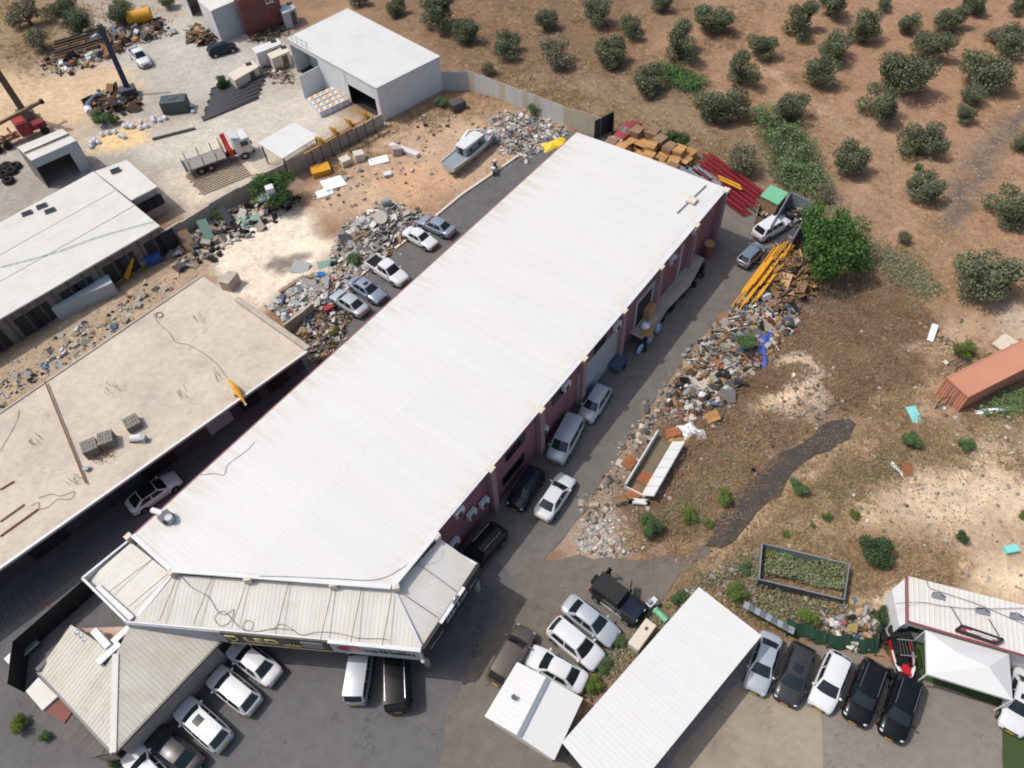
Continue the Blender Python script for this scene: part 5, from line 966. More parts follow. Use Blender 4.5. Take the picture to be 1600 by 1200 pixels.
for x in (1.6, -3.2, -4.4, -8):
    for sg in (-1, 1): MB().cyl((x, sg*.95, .5), .5, .3, 14, 'y').build('wheel', m_tyre, t)
def boom(label, base, tip, zt, r0, r1, m, name='crane_boom'):
    p, q = P(*base, .3), P(*tip, zt); t = thing(name, label, 'crane', P(*base)); d = (q-p); n = Vector((d.y, -d.x, 0)).normalized()
    for sg in (-1, 1): MB().bar(p+n*sg*r0, q+n*sg*r1, .16).build('chord', m, t, world=True)
    MB().bar(p+d*.02, q, r0*1.5, r0*1.2).build('mast', m, t, world=True)
    for k in range(12): MB().bar(p.lerp(q, k/12)+n*r0*(1 if k % 2 else -1), p.lerp(q, (k+1)/12)+n*r0*(-1 if k % 2 else 1), .07).build('lacing', m_steel, t, world=True)
    MB().cyl(q, .35, .4, 10, 'y').build('sheave', m_steel, t, world=True); MB().box(p+Vector((0, 0, .3)), (2, 1.6, 1.2), .4).build('base', m_steel, t, world=True)
boom('grey drilling boom leaning up at the left edge', (42, 182), (-12, 100), 9, .35, .3, m_steel)
boom('dark blue crane boom standing in the builders yard', (203, 146), (157, 42), 9, .3, .22, mat('dark_blue_steel', (40, 52, 76), .5, var=.1))
# ---- stranded boat
a, b = P(706, 262, .6), P(768, 215, .6); d = b-a; LB = d.length+1.2; c = (a+b)/2; t = thing('boat', 'derelict grey and white cabin boat stranded on the dirt', 'boat', (c.x, c.y, gz(c.x, c.y)), math.atan2(d.y, d.x)); m_hull = mat('boat_hull', (176, 182, 186), .5, var=.08, dirt=(140, 134, 124), dscale=1, damt=.5); m_bdeck = mat('boat_deck', (132, 142, 150), .6, var=.08)
st_ = [0, .15, .35, .55, .72, .85, .94, 1]; hw = [1.05, 1.15, 1.2, 1.18, 1.0, .7, .38, .04]; rings = []
for s, h in zip(st_, hw):
    x = -LB/2+LB*s; zt = 1.25+.35*s*s; rings.append([(x, -h, zt), (x-.1*s, -h*.86, .65), (x-.2*s, 0, .15+.5*max(0, s-.7)), (x-.1*s, h*.86, .65), (x, h, zt)])
n = 5; vs = [p for r_ in rings for p in r_]; mb = MB(); mb.add(vs, [(i*n+k, i*n+k+1, (i+1)*n+k+1, (i+1)*n+k) for i in range(7) for k in range(4)]+[(0, 1, 2, 3, 4)]); mb.build('hull', m_hull, t, smooth=False)
mb = MB(); mb.add([(r_[0][0], r_[0][1]*.95, r_[0][2]-.08) for r_ in rings]+[(r_[4][0], r_[4][1]*.95, r_[4][2]-.08) for r_ in rings], [(i, i+1, i+9, i+8) for i in range(7)]); mb.build('deck', m_bdeck, t)
for sg in (0, 4): MB().tube([r_[sg] for r_ in rings], .07, 5).build('gunwale', m_white, t)
MB().prism([(-LB*.22, -.85), (LB*.20, -.72), (LB*.20, .72), (-LB*.22, .85)], 1.3, 2.25).build('cabin', m_bdeck, t, bevel=.05); MB().box((-LB*.02, .1, 2.3), (LB*.42, 1.5, .08)).build('cabin_roof', m_white, t)
for x in (-LB*.12, LB*.08): MB().box((x, -.83, 1.8), (.5, .06, .4)).build('window', m_glass, t)
MB().box((-LB*.225, .0, 1.8), (.05, .6, .9)).build('door', m_dark, t); mb = MB(); mb.bar((-LB*.2, 1.0, 1.6), (LB*.12, 1.25, 2.5), .3, .2); mb.bar((LB*.12, 1.25, 2.5), (LB*.3, .4, 2.0), .2, .15); mb.build('roof_frame', m_white, t); MB().box((LB*.38, -.1, 1.62), (.8, .6, .12)).build('hatch', m_cream, t)
# ---- motorcycle near the boat
c = P(773, 268); t = thing('motorcycle', 'blue and white motorcycle standing by the debris', 'motorcycle', c, R_(78)); 
for x in (.68, -.68): wo = MB().tube([(x+.28*math.cos(k*math.pi/8), 0, .33+.28*math.sin(k*math.pi/8)) for k in range(17)], .07, 6, False).build('wheel', m_tyre, t); MB().cyl((x, 0, .33), .12, .1, 8, 'y').build('hub', m_rim, wo)
MB().box((0, 0, .55), (.7, .35, .4)).build('engine', m_steel, t, bevel=.05); MB().ball((.15, 0, .88), (.35, .2, .17)).build('fuel_tank', m_navy, t, smooth=True); MB().box((-.4, 0, .85), (.7, .3, .14)).build('seat', m_under, t, bevel=.05); MB().ball((.72, 0, .95), (.22, .26, .25)).build('fairing', m_white, t, smooth=True); MB().tube([(.5, -.4, 1.08), (.58, 0, 1.0), (.5, .4, 1.08)], .025, 5).build('handlebar', m_steel, t); MB().box((-.75, 0, .95), (.4, .5, .35)).build('top_case', m_white, t, bevel=.05)
# ---- bicycle on the dirt at right
def bicycle(label, c, rz):
    t = thing('bicycle', label, 'bicycle', c, rz)
    for x in (.52, -.52): MB().tube([(x+.33*math.cos(k*math.pi/10), .33*math.sin(k*math.pi/10), .12+.02*(x > 0)) for k in range(21)], .03, 5, False).build('wheel', m_tyre, t)
    MB().tube([(-.52, 0, .14), (-.1, -.05, .15), (.35, .3, .18), (-.2, .38, .16), (-.1, -.05, .15)], .03, 5).build('frame', m_steel, t); MB().tube([(.52, 0, .14), (.35, .3, .18), (.3, .45, .2)], .03, 5).build('fork', m_steel, t); MB().tube([(.2, .5, .1), (.3, .46, .22), (.42, .5, .35)], .025, 5).build('handlebar', m_dark, t); MB().ball((-.22, .45, .18), (.12, .08, .05)).build('saddle', m_under, t)
bicycle('bicycle lying on the dirt left of the bushes', G(1475, 533), R_(-30))
# ---- person by the off-roader
pp_ = P(950, 903); t = thing('person', 'person in black shirt and dark trousers walking behind the off-road car', 'person', (pp_.x, pp_.y, .01), R_(100))
m_skin = mat('skin', (150, 104, 80), .6, var=.05); m_hair = mat('dark_hair', (18, 15, 14), .8, var=0); m_cloth = mat('dark_clothes', (30, 28, 32), .9, var=.1)
def body_mesh(name, verts, edges, rad, m, par, root=0, sub=2):
    me = bpy.data.meshes.new(name); me.from_pydata(verts, edges, []); o = bpy.data.objects.new(name, me); COL.objects.link(o); o.parent = par; me.materials.append(m)
    sk = o.modifiers.new('skin', 'SKIN'); 
    for i, v in enumerate(me.skin_vertices[0].data if me.skin_vertices else []): v.radius = rad[i]
    s_ = o.modifiers.new('sub', 'SUBSURF'); s_.levels = sub; s_.render_levels = sub; return o
V = [(0, 0, .95), (0, 0, 1.15), (0.01, 0, 1.38), (.03, 0, 1.50), (.04, 0, 1.58), (.05, 0, 1.68), (0, .10, .90), (.20, .11, .50), (.18, .11, .09), (.30, .12, .05), (0, -.10, .90), (-.06, -.11, .50), (-.26, -.11, .12), (-.15, -.12, .06), (0, .20, 1.40), (-.06, .25, 1.14), (.08, .26, .92), (.13, .25, .82), (0, -.20, 1.40), (.05, -.25, 1.14), (.22, -.26, .98), (.30, -.25, .92)]
Ed = [(0, 1), (1, 2), (2, 3), (3, 4), (4, 5), (0, 6), (6, 7), (7, 8), (8, 9), (0, 10), (10, 11), (11, 12), (12, 13), (2, 14), (14, 15), (15, 16), (16, 17), (2, 18), (18, 19), (19, 20), (20, 21)]
Rd = [(.12, .15), (.11, .14), (.12, .17), (.06, .06), (.09, .08), (.09, .08), (.085, .085), (.065, .065), (.045, .045), (.035, .05), (.085, .085), (.065, .065), (.045, .045), (.035, .05), (.065, .065), (.05, .05), (.038, .038), (.04, .03), (.065, .065), (.05, .05), (.038, .038), (.04, .03)]
def person_body():
    me = bpy.data.meshes.new('body'); me.from_pydata(V, Ed, []); o = bpy.data.objects.new('body', me); COL.objects.link(o); o.parent = t; me.materials.append(m_cloth)
    bpy.context.view_layer.objects.active = o; o.modifiers.new('skin', 'SKIN')
    for i, v in enumerate(me.skin_vertices[0].data): v.radius = Rd[i]; v.use_root = (i == 0)
    s_ = o.modifiers.new('sub', 'SUBSURF'); s_.levels = 2; s_.render_levels = 2; return o
person_body(); MB().ball((.045, 0, 1.66), (.105, .085, .125), 12, 8).build('face', m_skin, t, smooth=True); MB().ball((.02, 0, 1.69), (.115, .098, .115), 12, 8).build('hair', m_hair, t, smooth=True)
for sg, (x, y, z_) in ((1, V[17]), (-1, V[21])):
    mb = MB(); mb.ball((x+.02, y, z_-.03), (.045, .02, .055), 8, 5)
    for k in range(4): mb.tube([(x+.02+(k-1.5)*.02, y, z_-.06), (x+.03+(k-1.5)*.022, y+.005, z_-.10), (x+.04+(k-1.5)*.022, y-sg*.01, z_-.13-(.01 if k in (1, 2) else 0))], .009, 5)
    mb.tube([(x+.05, y, z_-.02), (x+.08, y-sg*.015, z_-.05), (x+.085, y-sg*.02, z_-.08)], .010, 5); mb.build('hand', m_skin, t, smooth=True)
# ================================================================ LOOSE THINGS
m_junk = mat('mixed_rubble', (150, 150, 150), .9, attr=True, var=.16, scale=6, spec=.25)
m_leaf = mat('foliage', (70, 80, 50), .75, attr=True, var=.12, scale=2, spec=.25)
m_bark = mat('bark', (92, 78, 64), .95, var=.2, scale=6)
m_dry = mat('dry_stems', (150, 126, 90), .95, attr=True, var=.1, spec=.1)
def ppm(u, v): return CAM_F/(P(u, v)-Vector((0, 0, CAM_H))).length
def inpoly(px):
    us = [p[0] for p in px]; vs_ = [p[1] for p in px]
    while True:
        u, v = random.uniform(min(us), max(us)), random.uniform(min(vs_), max(vs_)); ins = False; n = len(px)
        for i in range(n):
            (x1, y1), (x2, y2) = px[i], px[(i+1) % n]
            if (y1 > v) != (y2 > v) and u < (x2-x1)*(v-y1)/(y2-y1)+x1: ins = not ins
        if ins: return u, v
PAL = dict(white=[(226, 224, 220), (206, 202, 196), (190, 186, 180), (170, 166, 160), (214, 206, 196)], grey=[(150, 146, 142), (120, 118, 116), (176, 172, 168), (92, 90, 90), (64, 62, 62)],
 stone=[(178, 160, 138), (160, 142, 122), (196, 182, 162), (140, 126, 110), (210, 196, 178)], wood=[(190, 140, 88), (168, 118, 70), (206, 164, 112), (146, 104, 66), (128, 96, 68)], dark=[(50, 48, 46), (70, 66, 62), (36, 36, 38), (90, 80, 70)],
 colour=[(84, 116, 156), (184, 158, 92), (164, 92, 84), (160, 190, 184), (226, 222, 216), (110, 96, 82), (206, 202, 196), (200, 172, 136), (222, 220, 214), (180, 174, 166), (214, 210, 204)], rust=[(120, 76, 50), (96, 64, 46), (140, 96, 66), (70, 56, 48)])
def soft(px, j):
    u, v = inpoly(px); return u+random.gauss(0, j), v+random.gauss(0, j*.7)
def junk(name, label, px, n, size, pal, kinds='bpsc', heap=0., cat='rubble', flat=1.):
    cols = [c for k in pal.split() for c in PAL[k]]; mb = MB(); cx = sum(p[0] for p in px)/len(px); cy = sum(p[1] for p in px)/len(px); rad = max(math.hypot(p[0]-cx, p[1]-cy) for p in px)
    for _ in range(n):
        u, v = soft(px, 5*max(.0, min(1, (rad-12)/25))); g = G(u, v); s = size[0]*(size[1]/size[0])**(random.random()**2.8); c = random.choice(cols); j = random.uniform(.8, 1.1); gy_ = sum(c)/3; mb.col = lin(tuple(min(255, (x*.8+gy_*.2)*j*.9) for x in c))
        k = random.choice(kinds); h = heap*max(0, 1-math.hypot(u-cx, v-cy)/rad)*random.random()**2; g.z += h; rz = random.uniform(0, 6.28)
        if k == 'b': mb.box(g+Vector((0, 0, s*.25*flat)), (s, s*random.uniform(.4, .9), s*random.uniform(.3, .7)*flat), rz, (random.uniform(-.5, .5), random.uniform(-.5, .5)))
        elif k == 'p': mb.box(g+Vector((0, 0, s*.18)), (s*1.2, s*random.uniform(.6, 1.1), .03), rz, (random.uniform(-.6, .6), random.uniform(-.6, .6)))
        elif k == 's':
            a = random.uniform(-.35, .35); d = Vector((math.cos(rz), math.sin(rz), a))*s*1.3; mb.bar(g-d/2+Vector((0, 0, .1+abs(a)*s*.5)), g+d/2+Vector((0, 0, .1+abs(a)*s*.5)), .035+s*.05)
        elif k == 'c': mb.ball(g+Vector((0, 0, s*.15)), (s*.5, s*.42, s*.35), 6, 4, .22, rz)
    return tag(mb.build(name, m_junk), label, cat, kind='stuff')
# ---- rubble and litter, each heap one mass
junk('rubble_heap', 'long heap of mixed building rubble along the lane', [(1150, 482), (1195, 462), (1245, 475), (1240, 510), (1205, 555), (1130, 630), (1070, 660), (1040, 650), (1060, 590), (1105, 530)], 8500, (.05, .9), 'white grey stone stone wood wood wood rust rust dark colour', 'bppssscc', .25)
junk('timber_heap', 'heap of broken timber and planks under the green tree', [(1195, 405), (1238, 378), (1276, 405), (1272, 452), (1240, 480), (1188, 455)], 2200, (.25, 1.5), 'wood wood wood dark', 'ssssssp', .8, 'timber')
junk('stone_edging', 'line of dumped stones between the lane and brush', [(905, 800), (1000, 655), (1040, 600), (1090, 530), (1112, 530), (1050, 620), (1000, 700), (950, 790), (925, 830)], 700, (.08, .8), 'stone stone stone grey', 'cccb', .0)
junk('litter', 'spill of small white litter at the bend of the lane', [(900, 845), (925, 800), (962, 805), (968, 845), (1010, 858), (960, 868), (915, 862)], 1500, (.05, .28), 'white white colour', 'ppbc', 0., 'litter')
junk('rubble_heap', 'white rubble heap with timber beside the parking strip', [(520, 392), (550, 345), (600, 322), (655, 335), (668, 345), (610, 392), (560, 430), (520, 425)], 6000, (.04, .7), 'white white white grey stone wood dark colour', 'bpppcss', .3)
junk('rubbish_spread', 'colourful rubbish spread next to the silver sedans', [(420, 478), (470, 440), (545, 432), (560, 428), (510, 480), (470, 512), (440, 500)], 2600, (.06, .7), 'colour colour white white stone', 'bpppcs', .1, 'rubbish')
junk('rubbish_spread', 'brown rubbish in the corner between flat building and warehouse', [(455, 525), (500, 486), (545, 490), (540, 520), (500, 575), (480, 555)], 1600, (.06, .6), 'wood white stone dark rust', 'bppcs', .3, 'rubbish')
junk('rubble_heap', 'pale rubble heap at the far end of the dump yard', [(770, 190), (820, 180), (870, 200), (885, 205), (820, 250), (790, 240), (770, 220)], 3200, (.06, .6), 'white white white grey stone colour', 'bpppcs', .3)
junk('scattered_rubble', 'pale stones scattered on the red dirt of the dump yard', [(480, 250), (600, 200), (690, 150), (800, 180), (760, 230), (690, 300), (600, 300), (540, 330), (470, 310)], 650, (.06, .6), 'white stone stone grey', 'bbpc')
junk('wall_rubble', 'broken slabs and junk at the foot of boundary wall', [(260, 395), (330, 345), (390, 320), (470, 300), (470, 320), (400, 360), (330, 400), (280, 430)], 700, (.15, 1.1), 'dark grey stone white', 'bppsc', .2)
junk('rubbish_spread', 'coloured rubbish on the dirt strip left of flat roof', [(-20, 650), (0, 590), (120, 515), (230, 445), (290, 430), (180, 520), (60, 600)], 800, (.06, .7), 'white white colour stone dark', 'bppcs', .1, 'rubbish')
junk('stone_heap', 'pale stone and sand heap in the brush', [(1185, 600), (1215, 570), (1265, 545), (1300, 575), (1295, 640), (1240, 665), (1195, 650)], 520, (.06, .42), 'stone stone white', 'cccb', .1)
junk('rubbish_heap', 'rubbish heap inside the green net fence', [(1270, 965), (1310, 945), (1350, 950), (1368, 975), (1366, 1012), (1300, 1005)], 420, (.12, .8), 'white stone dark colour wood', 'bppc', .3, 'rubbish')
junk('scattered_rubble', 'rubble scattered around the steel trough', [(1050, 930), (1120, 890), (1190, 860), (1190, 930), (1320, 945), (1290, 985), (1190, 960), (1100, 930)], 450, (.08, .5), 'white stone dark', 'bpc')
junk('scattered_stones', 'stones and litter on the bright dirt at right', [(1380, 520), (1500, 500), (1660, 470), (1660, 950), (1480, 900), (1330, 860), (1220, 860), (1330, 700), (1420, 620)], 1500, (.06, .42), 'stone stone white', 'cccbp')
junk('scattered_stones', 'stones and litter among the dry brush', [(1000, 800), (1050, 660), (1220, 640), (1280, 470), (1450, 480), (1440, 600), (1300, 660), (1150, 790)], 700, (.06, .5), 'stone white dark', 'cccbp')
junk('orchard_stones', 'stones lying between the olive trees', [(760, 110), (900, 20), (1100, 0), (1640, -20), (1640, 470), (1480, 470), (1330, 330), (1150, 260), (950, 190)], 1600, (.08, .35), 'stone stone', 'c')
junk('scrap_heap', 'dark scrap and timber along the top of the builders yard', [(60, 105), (80, 80), (160, 50), (200, 25), (260, 30), (262, 55), (200, 75), (150, 100), (90, 118)], 1000, (.2, 1.4), 'dark rust wood grey colour', 'bpssc', .6, 'scrap')
junk('scrap_heap', 'scrap heap with planks at the foot of the blue boom', [(138, 172), (155, 148), (190, 140), (215, 150), (212, 168), (180, 180), (150, 180)], 420, (.3, 1.6), 'dark wood rust grey', 'bpss', .8, 'scrap')
junk('scrap_heap', 'dark heap of leaning pallets beside the black car', [(294, 50), (312, 44), (336, 58), (336, 68), (312, 70), (298, 62)], 260, (.5, 1.4), 'dark wood stone', 'psp', .8, 'scrap')
junk('scrap_heap', 'dark rods and pallets below the maroon containers', [(392, 58), (440, 42), (448, 50), (420, 62), (395, 66)], 240, (.4, 1.4), 'dark rust grey', 'ss', .5, 'scrap')
junk('scrap_heap', 'pinkish rubble between the white boxes and the shed', [(405, 115), (440, 92), (450, 100), (460, 130), (430, 128)], 260, (.15, .8), 'wood stone grey white', 'bpc', .2, 'scrap')
junk('asphalt_litter', 'small litter and grit on the parking asphalt', [(430, 1040), (740, 1060), (690, 1200), (300, 1200), (440, 1080)], 160, (.02, .09), 'white dark stone', 'pc')
junk('asphalt_litter', 'grit and litter on the lane and concrete', [(860, 880), (1060, 870), (900, 1000), (800, 1000)], 220, (.02, .12), 'white dark stone', 'pc')
junk('roadside_grit', 'grit along the yard concrete edge', [(1180, 1090), (1540, 1110), (1540, 1200), (1100, 1200)], 120, (.02, .09), 'dark stone', 'pc')
junk('broken_slabs', 'broken white slabs and boards on the rubble heap by the strip', [(535, 390), (560, 350), (610, 328), (650, 338), (610, 385), (560, 420)], 110, (.7, 1.5), 'white white grey', 'pps', .4)
junk('broken_slabs', 'broken boards and sheets on the rubble along the lane', [(1155, 488), (1240, 480), (1230, 515), (1140, 620), (1070, 650), (1060, 600), (1105, 535)], 150, (.7, 1.7), 'white grey grey wood stone dark', 'ppss', .4)
junk('broken_slabs', 'pale boards on the rubbish by the silver sedans', [(430, 478), (480, 445), (545, 436), (510, 475), (470, 505)], 45, (.6, 1.3), 'white white colour', 'pp', .2)
junk('asphalt_crumbs', 'black asphalt crumbs scattered along the dumped strip', [(1345, 664), (1330, 692), (1260, 735), (1218, 785), (1130, 872), (1095, 856), (1145, 762), (1248, 680), (1300, 646)], 1200, (.03, .2), 'dark', 'c', 0.)
junk('litter', 'tiny paper litter over the dump yard dirt', [(440, 460), (560, 380), (640, 300), (800, 175), (880, 205), (700, 310), (540, 470), (470, 520)], 1500, (.04, .22), 'white white colour', 'p', 0., 'litter')
junk('litter', 'tiny paper litter along the rubble by the lane', [(930, 830), (1060, 600), (1200, 460), (1260, 470), (1150, 640), (1000, 830)], 1200, (.04, .22), 'white white stone', 'pc', 0., 'litter')
junk('litter', 'tiny paper litter on the dirt strip and in the yard', [(-20, 640), (0, 560), (280, 400), (420, 330), (330, 430), (60, 600)], 900, (.04, .2), 'white white colour', 'p', 0., 'litter')
def panel(name, label, u, v, size, rz, m, tilt=(0, 0), dz=.1, cat='panel', group=None):
    g = G(u, v); return tag(MB().box(g+Vector((0, 0, dz)), size, rz, tilt).build(name, m, bevel=.01), label, cat, group)
m_tq = mat('turquoise_plastic', (130, 206, 200), .5, var=.05); m_tarpb = mat('blue_tarp', (58, 82, 160), .6, var=.12, scale=3); m_tarpy = mat('yellow_tarp', (226, 190, 40), .6, var=.08); m_or = mat('orange_board', (206, 160, 84), .8, var=.1); m_greenp = mat('sea_green_sheet', (120, 152, 136), .6, var=.1); m_foam = mat('white_foam', (232, 234, 236), .8, var=.03)
def tarp(name, label, u, v, r, m, rz=0., h=.5, cat='tarp'):
    g = G(u, v); mb = MB(); sd_ = random.random()*9
    def fn(a, b):
        x, y = (a-.5)*2*r[0], (b-.5)*2*r[1]; k = 1-max(abs(a-.5), abs(b-.5))*2; q = Vector((x*(1+.12*math.sin(b*9+sd_)), y*(1+.15*math.sin(a*8+sd_)), h*k**.6+.10*math.sin(a*13+b*7+sd_)*k+.02)); q.rotate(Matrix.Rotation(rz, 3, 'Z')); return q+g
    mb.patch(fn, 14, 10); return tag(mb.build(name, m, smooth=False), label, cat)
tarp('tarp', 'crumpled blue tarp on the rubble heap', 1187, 548, (.8, 2.4), m_tarpb, R_(-22)); tarp('tarp', 'yellow tarp beside the warehouse far left corner', 866, 226, (1.6, .9), m_tarpy, R_(20), .4); tarp('tarp', 'white plastic strip lying right of the orange container', 1549, 650, (1.7, .25), m_foam, R_(4), .2)
tarp('tarp', 'white plastic lying in the brush near timber frame', 1075, 673, (.9, .8), m_foam, .4, .4)
for a in (('door_panel', 'tan plywood sheet lying askew on the rubble by brush', 1060, 690, (1.7, 1.1, .06), -.3, m_or, (.15, .1)), ('door_panel', 'white square panel lying on dry brush', 1094, 680, (.9, 1.0, .05), .1, m_foam, (.1, 0)), ('door_panel', 'turquoise plastic sheet on the dirt near the orange container', 1427, 650, (.9, 1.6, .08), .1, m_tq, (.1, 0)), ('plastic_box', 'turquoise plastic box in the right lower dirt', 1578, 860, (1.0, .6, .4), .1, m_tq, (0, 0)), ('door_panel', 'brown cabinet door on the pale dirt', 1417, 734, (.8, 1.2, .08), -.2, mat('brown_cabinet', (142, 88, 54), .6), (.2, 0)), ('door_panel', 'narrow white board beside the brown cabinet door', 1403, 733, (.3, 1.5, .06), .5, m_foam, (.1, 0)), ('door_panel', 'long white panel lying left of the bicycle', 1456, 522, (.55, 2.0, .15), -.55, m_foam, (.2, 0)), ('door_panel', 'pale slatted panel lying on the dirt near container', 1572, 540, (2.2, 1.8, .15), .6, m_cream, (.05, .05)),
  ('foam_block', 'white foam sheet heap in the dump yard', 522, 290, (2.6, 2.0, .3), .5, m_foam, (.05, .1)), ('foam_block', 'second white foam sheet overlapping the heap', 508, 303, (2.0, 1.2, .2), .3, m_foam, (.1, -.1)), ('foam_block', 'white slab lying flat in the dump yard middle', 592, 252, (2.4, 1.3, .15), .3, m_foam, (.05, 0)), ('concrete_beam', 'long white beam lying on the dump yard dirt', 632, 236, (4.3, .7, .45), -.62, m_white, (0, 0)), ('concrete_block', 'grey concrete block beside the long white beam', 621, 240, (1.1, .9, 1.0), .2, m_concrete, (0, .1)), ('concrete_block', 'cream concrete cube in front of the conveyor', 541, 258, (1.2, 1.0, .9), .6, m_cream, (.1, 0)), ('concrete_block', 'cream concrete cube right of its neighbour cube', 562, 250, (1.2, 1.1, 1.0), .4, m_cream, (0, .1)), ('crate', 'crate topped with yellow and lime sheets in the dump yard', 502, 269, (2.3, 1.5, .7), .35, m_yellow, (.05, 0)), ('concrete_block', 'white rubble block lying at dump yard edge', 606, 275, (.9, .6, .4), .2, m_white, (.2, 0)), ('cabinet', 'dark grey metal cabinet lying by the fence', 716, 172, (1.9, 1.1, 1.2), .55, m_steel, (0, 0)),
  ('metal_sheet', 'grey metal sheet propped on the sandy slab', 470, 420, (2.0, 1.5, .08), -.35, mat('grey_sheet', (140, 144, 142), .6), (.3, 0)), ('metal_sheet', 'pale sea green sheet on the rubbish spread', 512, 416, (2.0, 1.1, .08), .3, m_greenp, (.15, .1)), ('metal_sheet', 'red sheet on the rubbish spread', 532, 441, (1.1, .8, .08), .3, mat('coral_sheet', (206, 92, 84), .6), (.1, .2)), ('metal_sheet', 'blue box lid on the rubbish spread', 504, 436, (.8, .6, .3), .2, mat('bright_blue', (42, 110, 176), .5), (.1, .2)), ('timber_plank', 'grey plank lying on edge of the sandy slab', 458, 447, (3.2, .4, .25), .72, m_wood_grey, (0, 0)),
  ('metal_sheet', 'sea green sheet leaning at the boundary wall, left', 325, 366, (1.1, 2.4, .08), .5, m_greenp, (.6, .3)), ('metal_sheet', 'sea green sheet lying near the round tree', 390, 348, (2.6, 1.5, .1), .35, m_greenp, (.2, 0)), ('metal_sheet', 'dark sheet leaning at the boundary wall', 358, 348, (.8, 2.6, .1), .6, m_steel, (.7, 0)), ('metal_sheet', 'dark timber frame leaning left of green sheet', 296, 383, (1.1, 2.4, .12), .5, m_wood_grey, (.6, 0)),
  ('metal_sheet', 'white container box below the long shed', 136, 470, (6.2, 2.0, 1.6), R_(32), m_ltgrey, (0, 0)), ('metal_sheet', 'yellow metal locker leaning at the long shed wall', 207, 427, (.7, 2.6, .3), -.5, m_yellow, (.7, 0)), ('metal_sheet', 'blue metal box below the long shed', 243, 410, (1.6, .8, 1.0), .5, m_blue, (0, 0)), ('metal_sheet', 'white square boards standing by the container box', 168, 448, (.4, 3.2, 1.2), -.6, m_white, (.3, 0)), ('metal_sheet', 'white plastic tank end by the flat roof corner', 362, 445, (1.2, 1.8, 1.3), -.4, m_concrete, (0, 0))):
    nm, lb, u, v, sz, rz, m_, tl = a; panel(nm, lb, u, v, sz, rz, m_, tl, sz[2]/2+abs(math.sin(tl[0]))*sz[1]*.5, cat=nm.replace('_', ' '))
# pallets
def pallet(par, z, m, rz=0., w=1.2, d=1.0):
    for k in range(6): MB().box((0, (k-2.5)*d/6.2, z+.13), (w, d/8.5, .03), rz).build('board', m, par)
    for k in (-1, 0, 1): MB().box((k*w*.44, 0, z+.06), (.1, d, .1), rz).build('bearer', m, par)
m_pal2 = mat('red_brown_timber', (166, 104, 66), .85, var=.18, jit=.15)
for u, v, rz, lb, m_ in ((1051, 680, .1, 'brown pallet leaning on rubble left of plywood', m_pal2), (1006, 750, .9, 'brown pallet standing inside the broken truck body', m_pal2), (990, 775, .5, 'brown pallet at the near end of the truck body', m_pal2), (982, 725, .9, 'brown pallet standing behind the broken truck body', m_pal2), (1112, 655, .2, 'yellow timber frame lying on the brush', m_wood), (967, 785, .3, 'grey pallet among the litter by the lane', m_wood_grey), (1118, 578, .2, 'brown pallet on the dark rubble', m_pal2), (575, 375, .9, 'grey pallet leaning on the white rubble heap', m_wood_grey), (560, 380, .7, 'second grey pallet by the white rubble heap', m_wood_grey)):
    g = G(u, v); t = thing('pallet', lb, 'pallet', g+Vector((0, 0, .25)), rz); t.rotation_euler = (random.uniform(-.3, .3), random.uniform(-.3, .3), rz); pallet(t, 0, m_)
i = 0; A0 = [(955, 232), (970, 240), (985, 222), (997, 246), (1003, 226), (1016, 238), (1012, 254), (1030, 228), (1034, 248), (1046, 240), (1032, 262), (1052, 258), (1060, 244), (1070, 252), (1048, 272), (1078, 240), (1020, 216), (994, 214)]
names = ['at the red car', 'second from the red car', 'topmost behind the roof', 'low beside the roof edge', 'tall and bleached', 'in the middle', 'sunk against the roof edge', 'behind the middle one', 'darkest of the middle', 'with pale top', 'low and dark by the steel', 'beside grey steel', 'yellowish, near the bush', 'next to the bush', 'nearest the grey steel bars', 'rightmost by the white bag', 'behind the white board', 'at the far left back']
for (u, v), nm in zip(A0, names):
    g = P(u, v-3, 1.2); t = thing('pallet_crate', 'wooden crate stack behind the warehouse, '+nm, 'crate', (g.x, g.y, 0), ANG+random.uniform(-.25, .25), 'crate stacks behind the warehouse'); h = random.choice((1.2, 1.6, 2.0)); m_ = random.choice((m_wood, m_wood, m_wood_grey))
    for k in range(int(h/.4)):
        for sg in (-1, 1): MB().box((0, sg*.62, .2+k*.4), (1.5, .05, .3)).build('slat', m_, t); MB().box((sg*.75, 0, .2+k*.4), (.05, 1.2, .3)).build('slat', m_, t)
    for k in range(6): MB().box(((k-2.5)*.26, 0, h+.02), (.22, 1.3, .04)).build('top_board', m_, t)
# steel bundles behind the far corner
m_beam = mat('red_oxide_steel', (134, 34, 44), .6, var=.14)
a0, b0 = P(1100, 242), P(1196, 312)
for k in range(14):
    n_ = Vector((-.62, -.78, 0)); off = n_*(k % 7)*.72; f0 = random.uniform(0, .12); f1 = random.uniform(.88, 1.0); z_ = .25+(.45 if k >= 7 else 0)
    t = thing('steel_truss', ('red steel lattice beam, back row upper', 'red steel lattice beam, front row upper')[0] if False else 'dark red steel lattice beam stacked behind the warehouse corner', 'steel beam', a0.lerp(b0, .5)+off, 0, 'stacked red steel beams'); a = a0.lerp(b0, f0)+off; b = a0.lerp(b0, f1)+off
    for s_ in (-.16, .16): MB().bar(a+Vector((-s_, s_*.2, z_)), b+Vector((-s_, s_*.2, z_)), .1, .12).build('chord', m_beam, t, world=True)
    mb = MB(); N = 14
    for q in range(N): mb.bar(a.lerp(b, q/N)+Vector((.16*(1 if q % 2 else -1), 0, z_)), a.lerp(b, (q+1)/N)+Vector((-.16*(1 if q % 2 else -1), 0, z_)), .05)
    mb.build('lacing', m_beam, t, world=True)
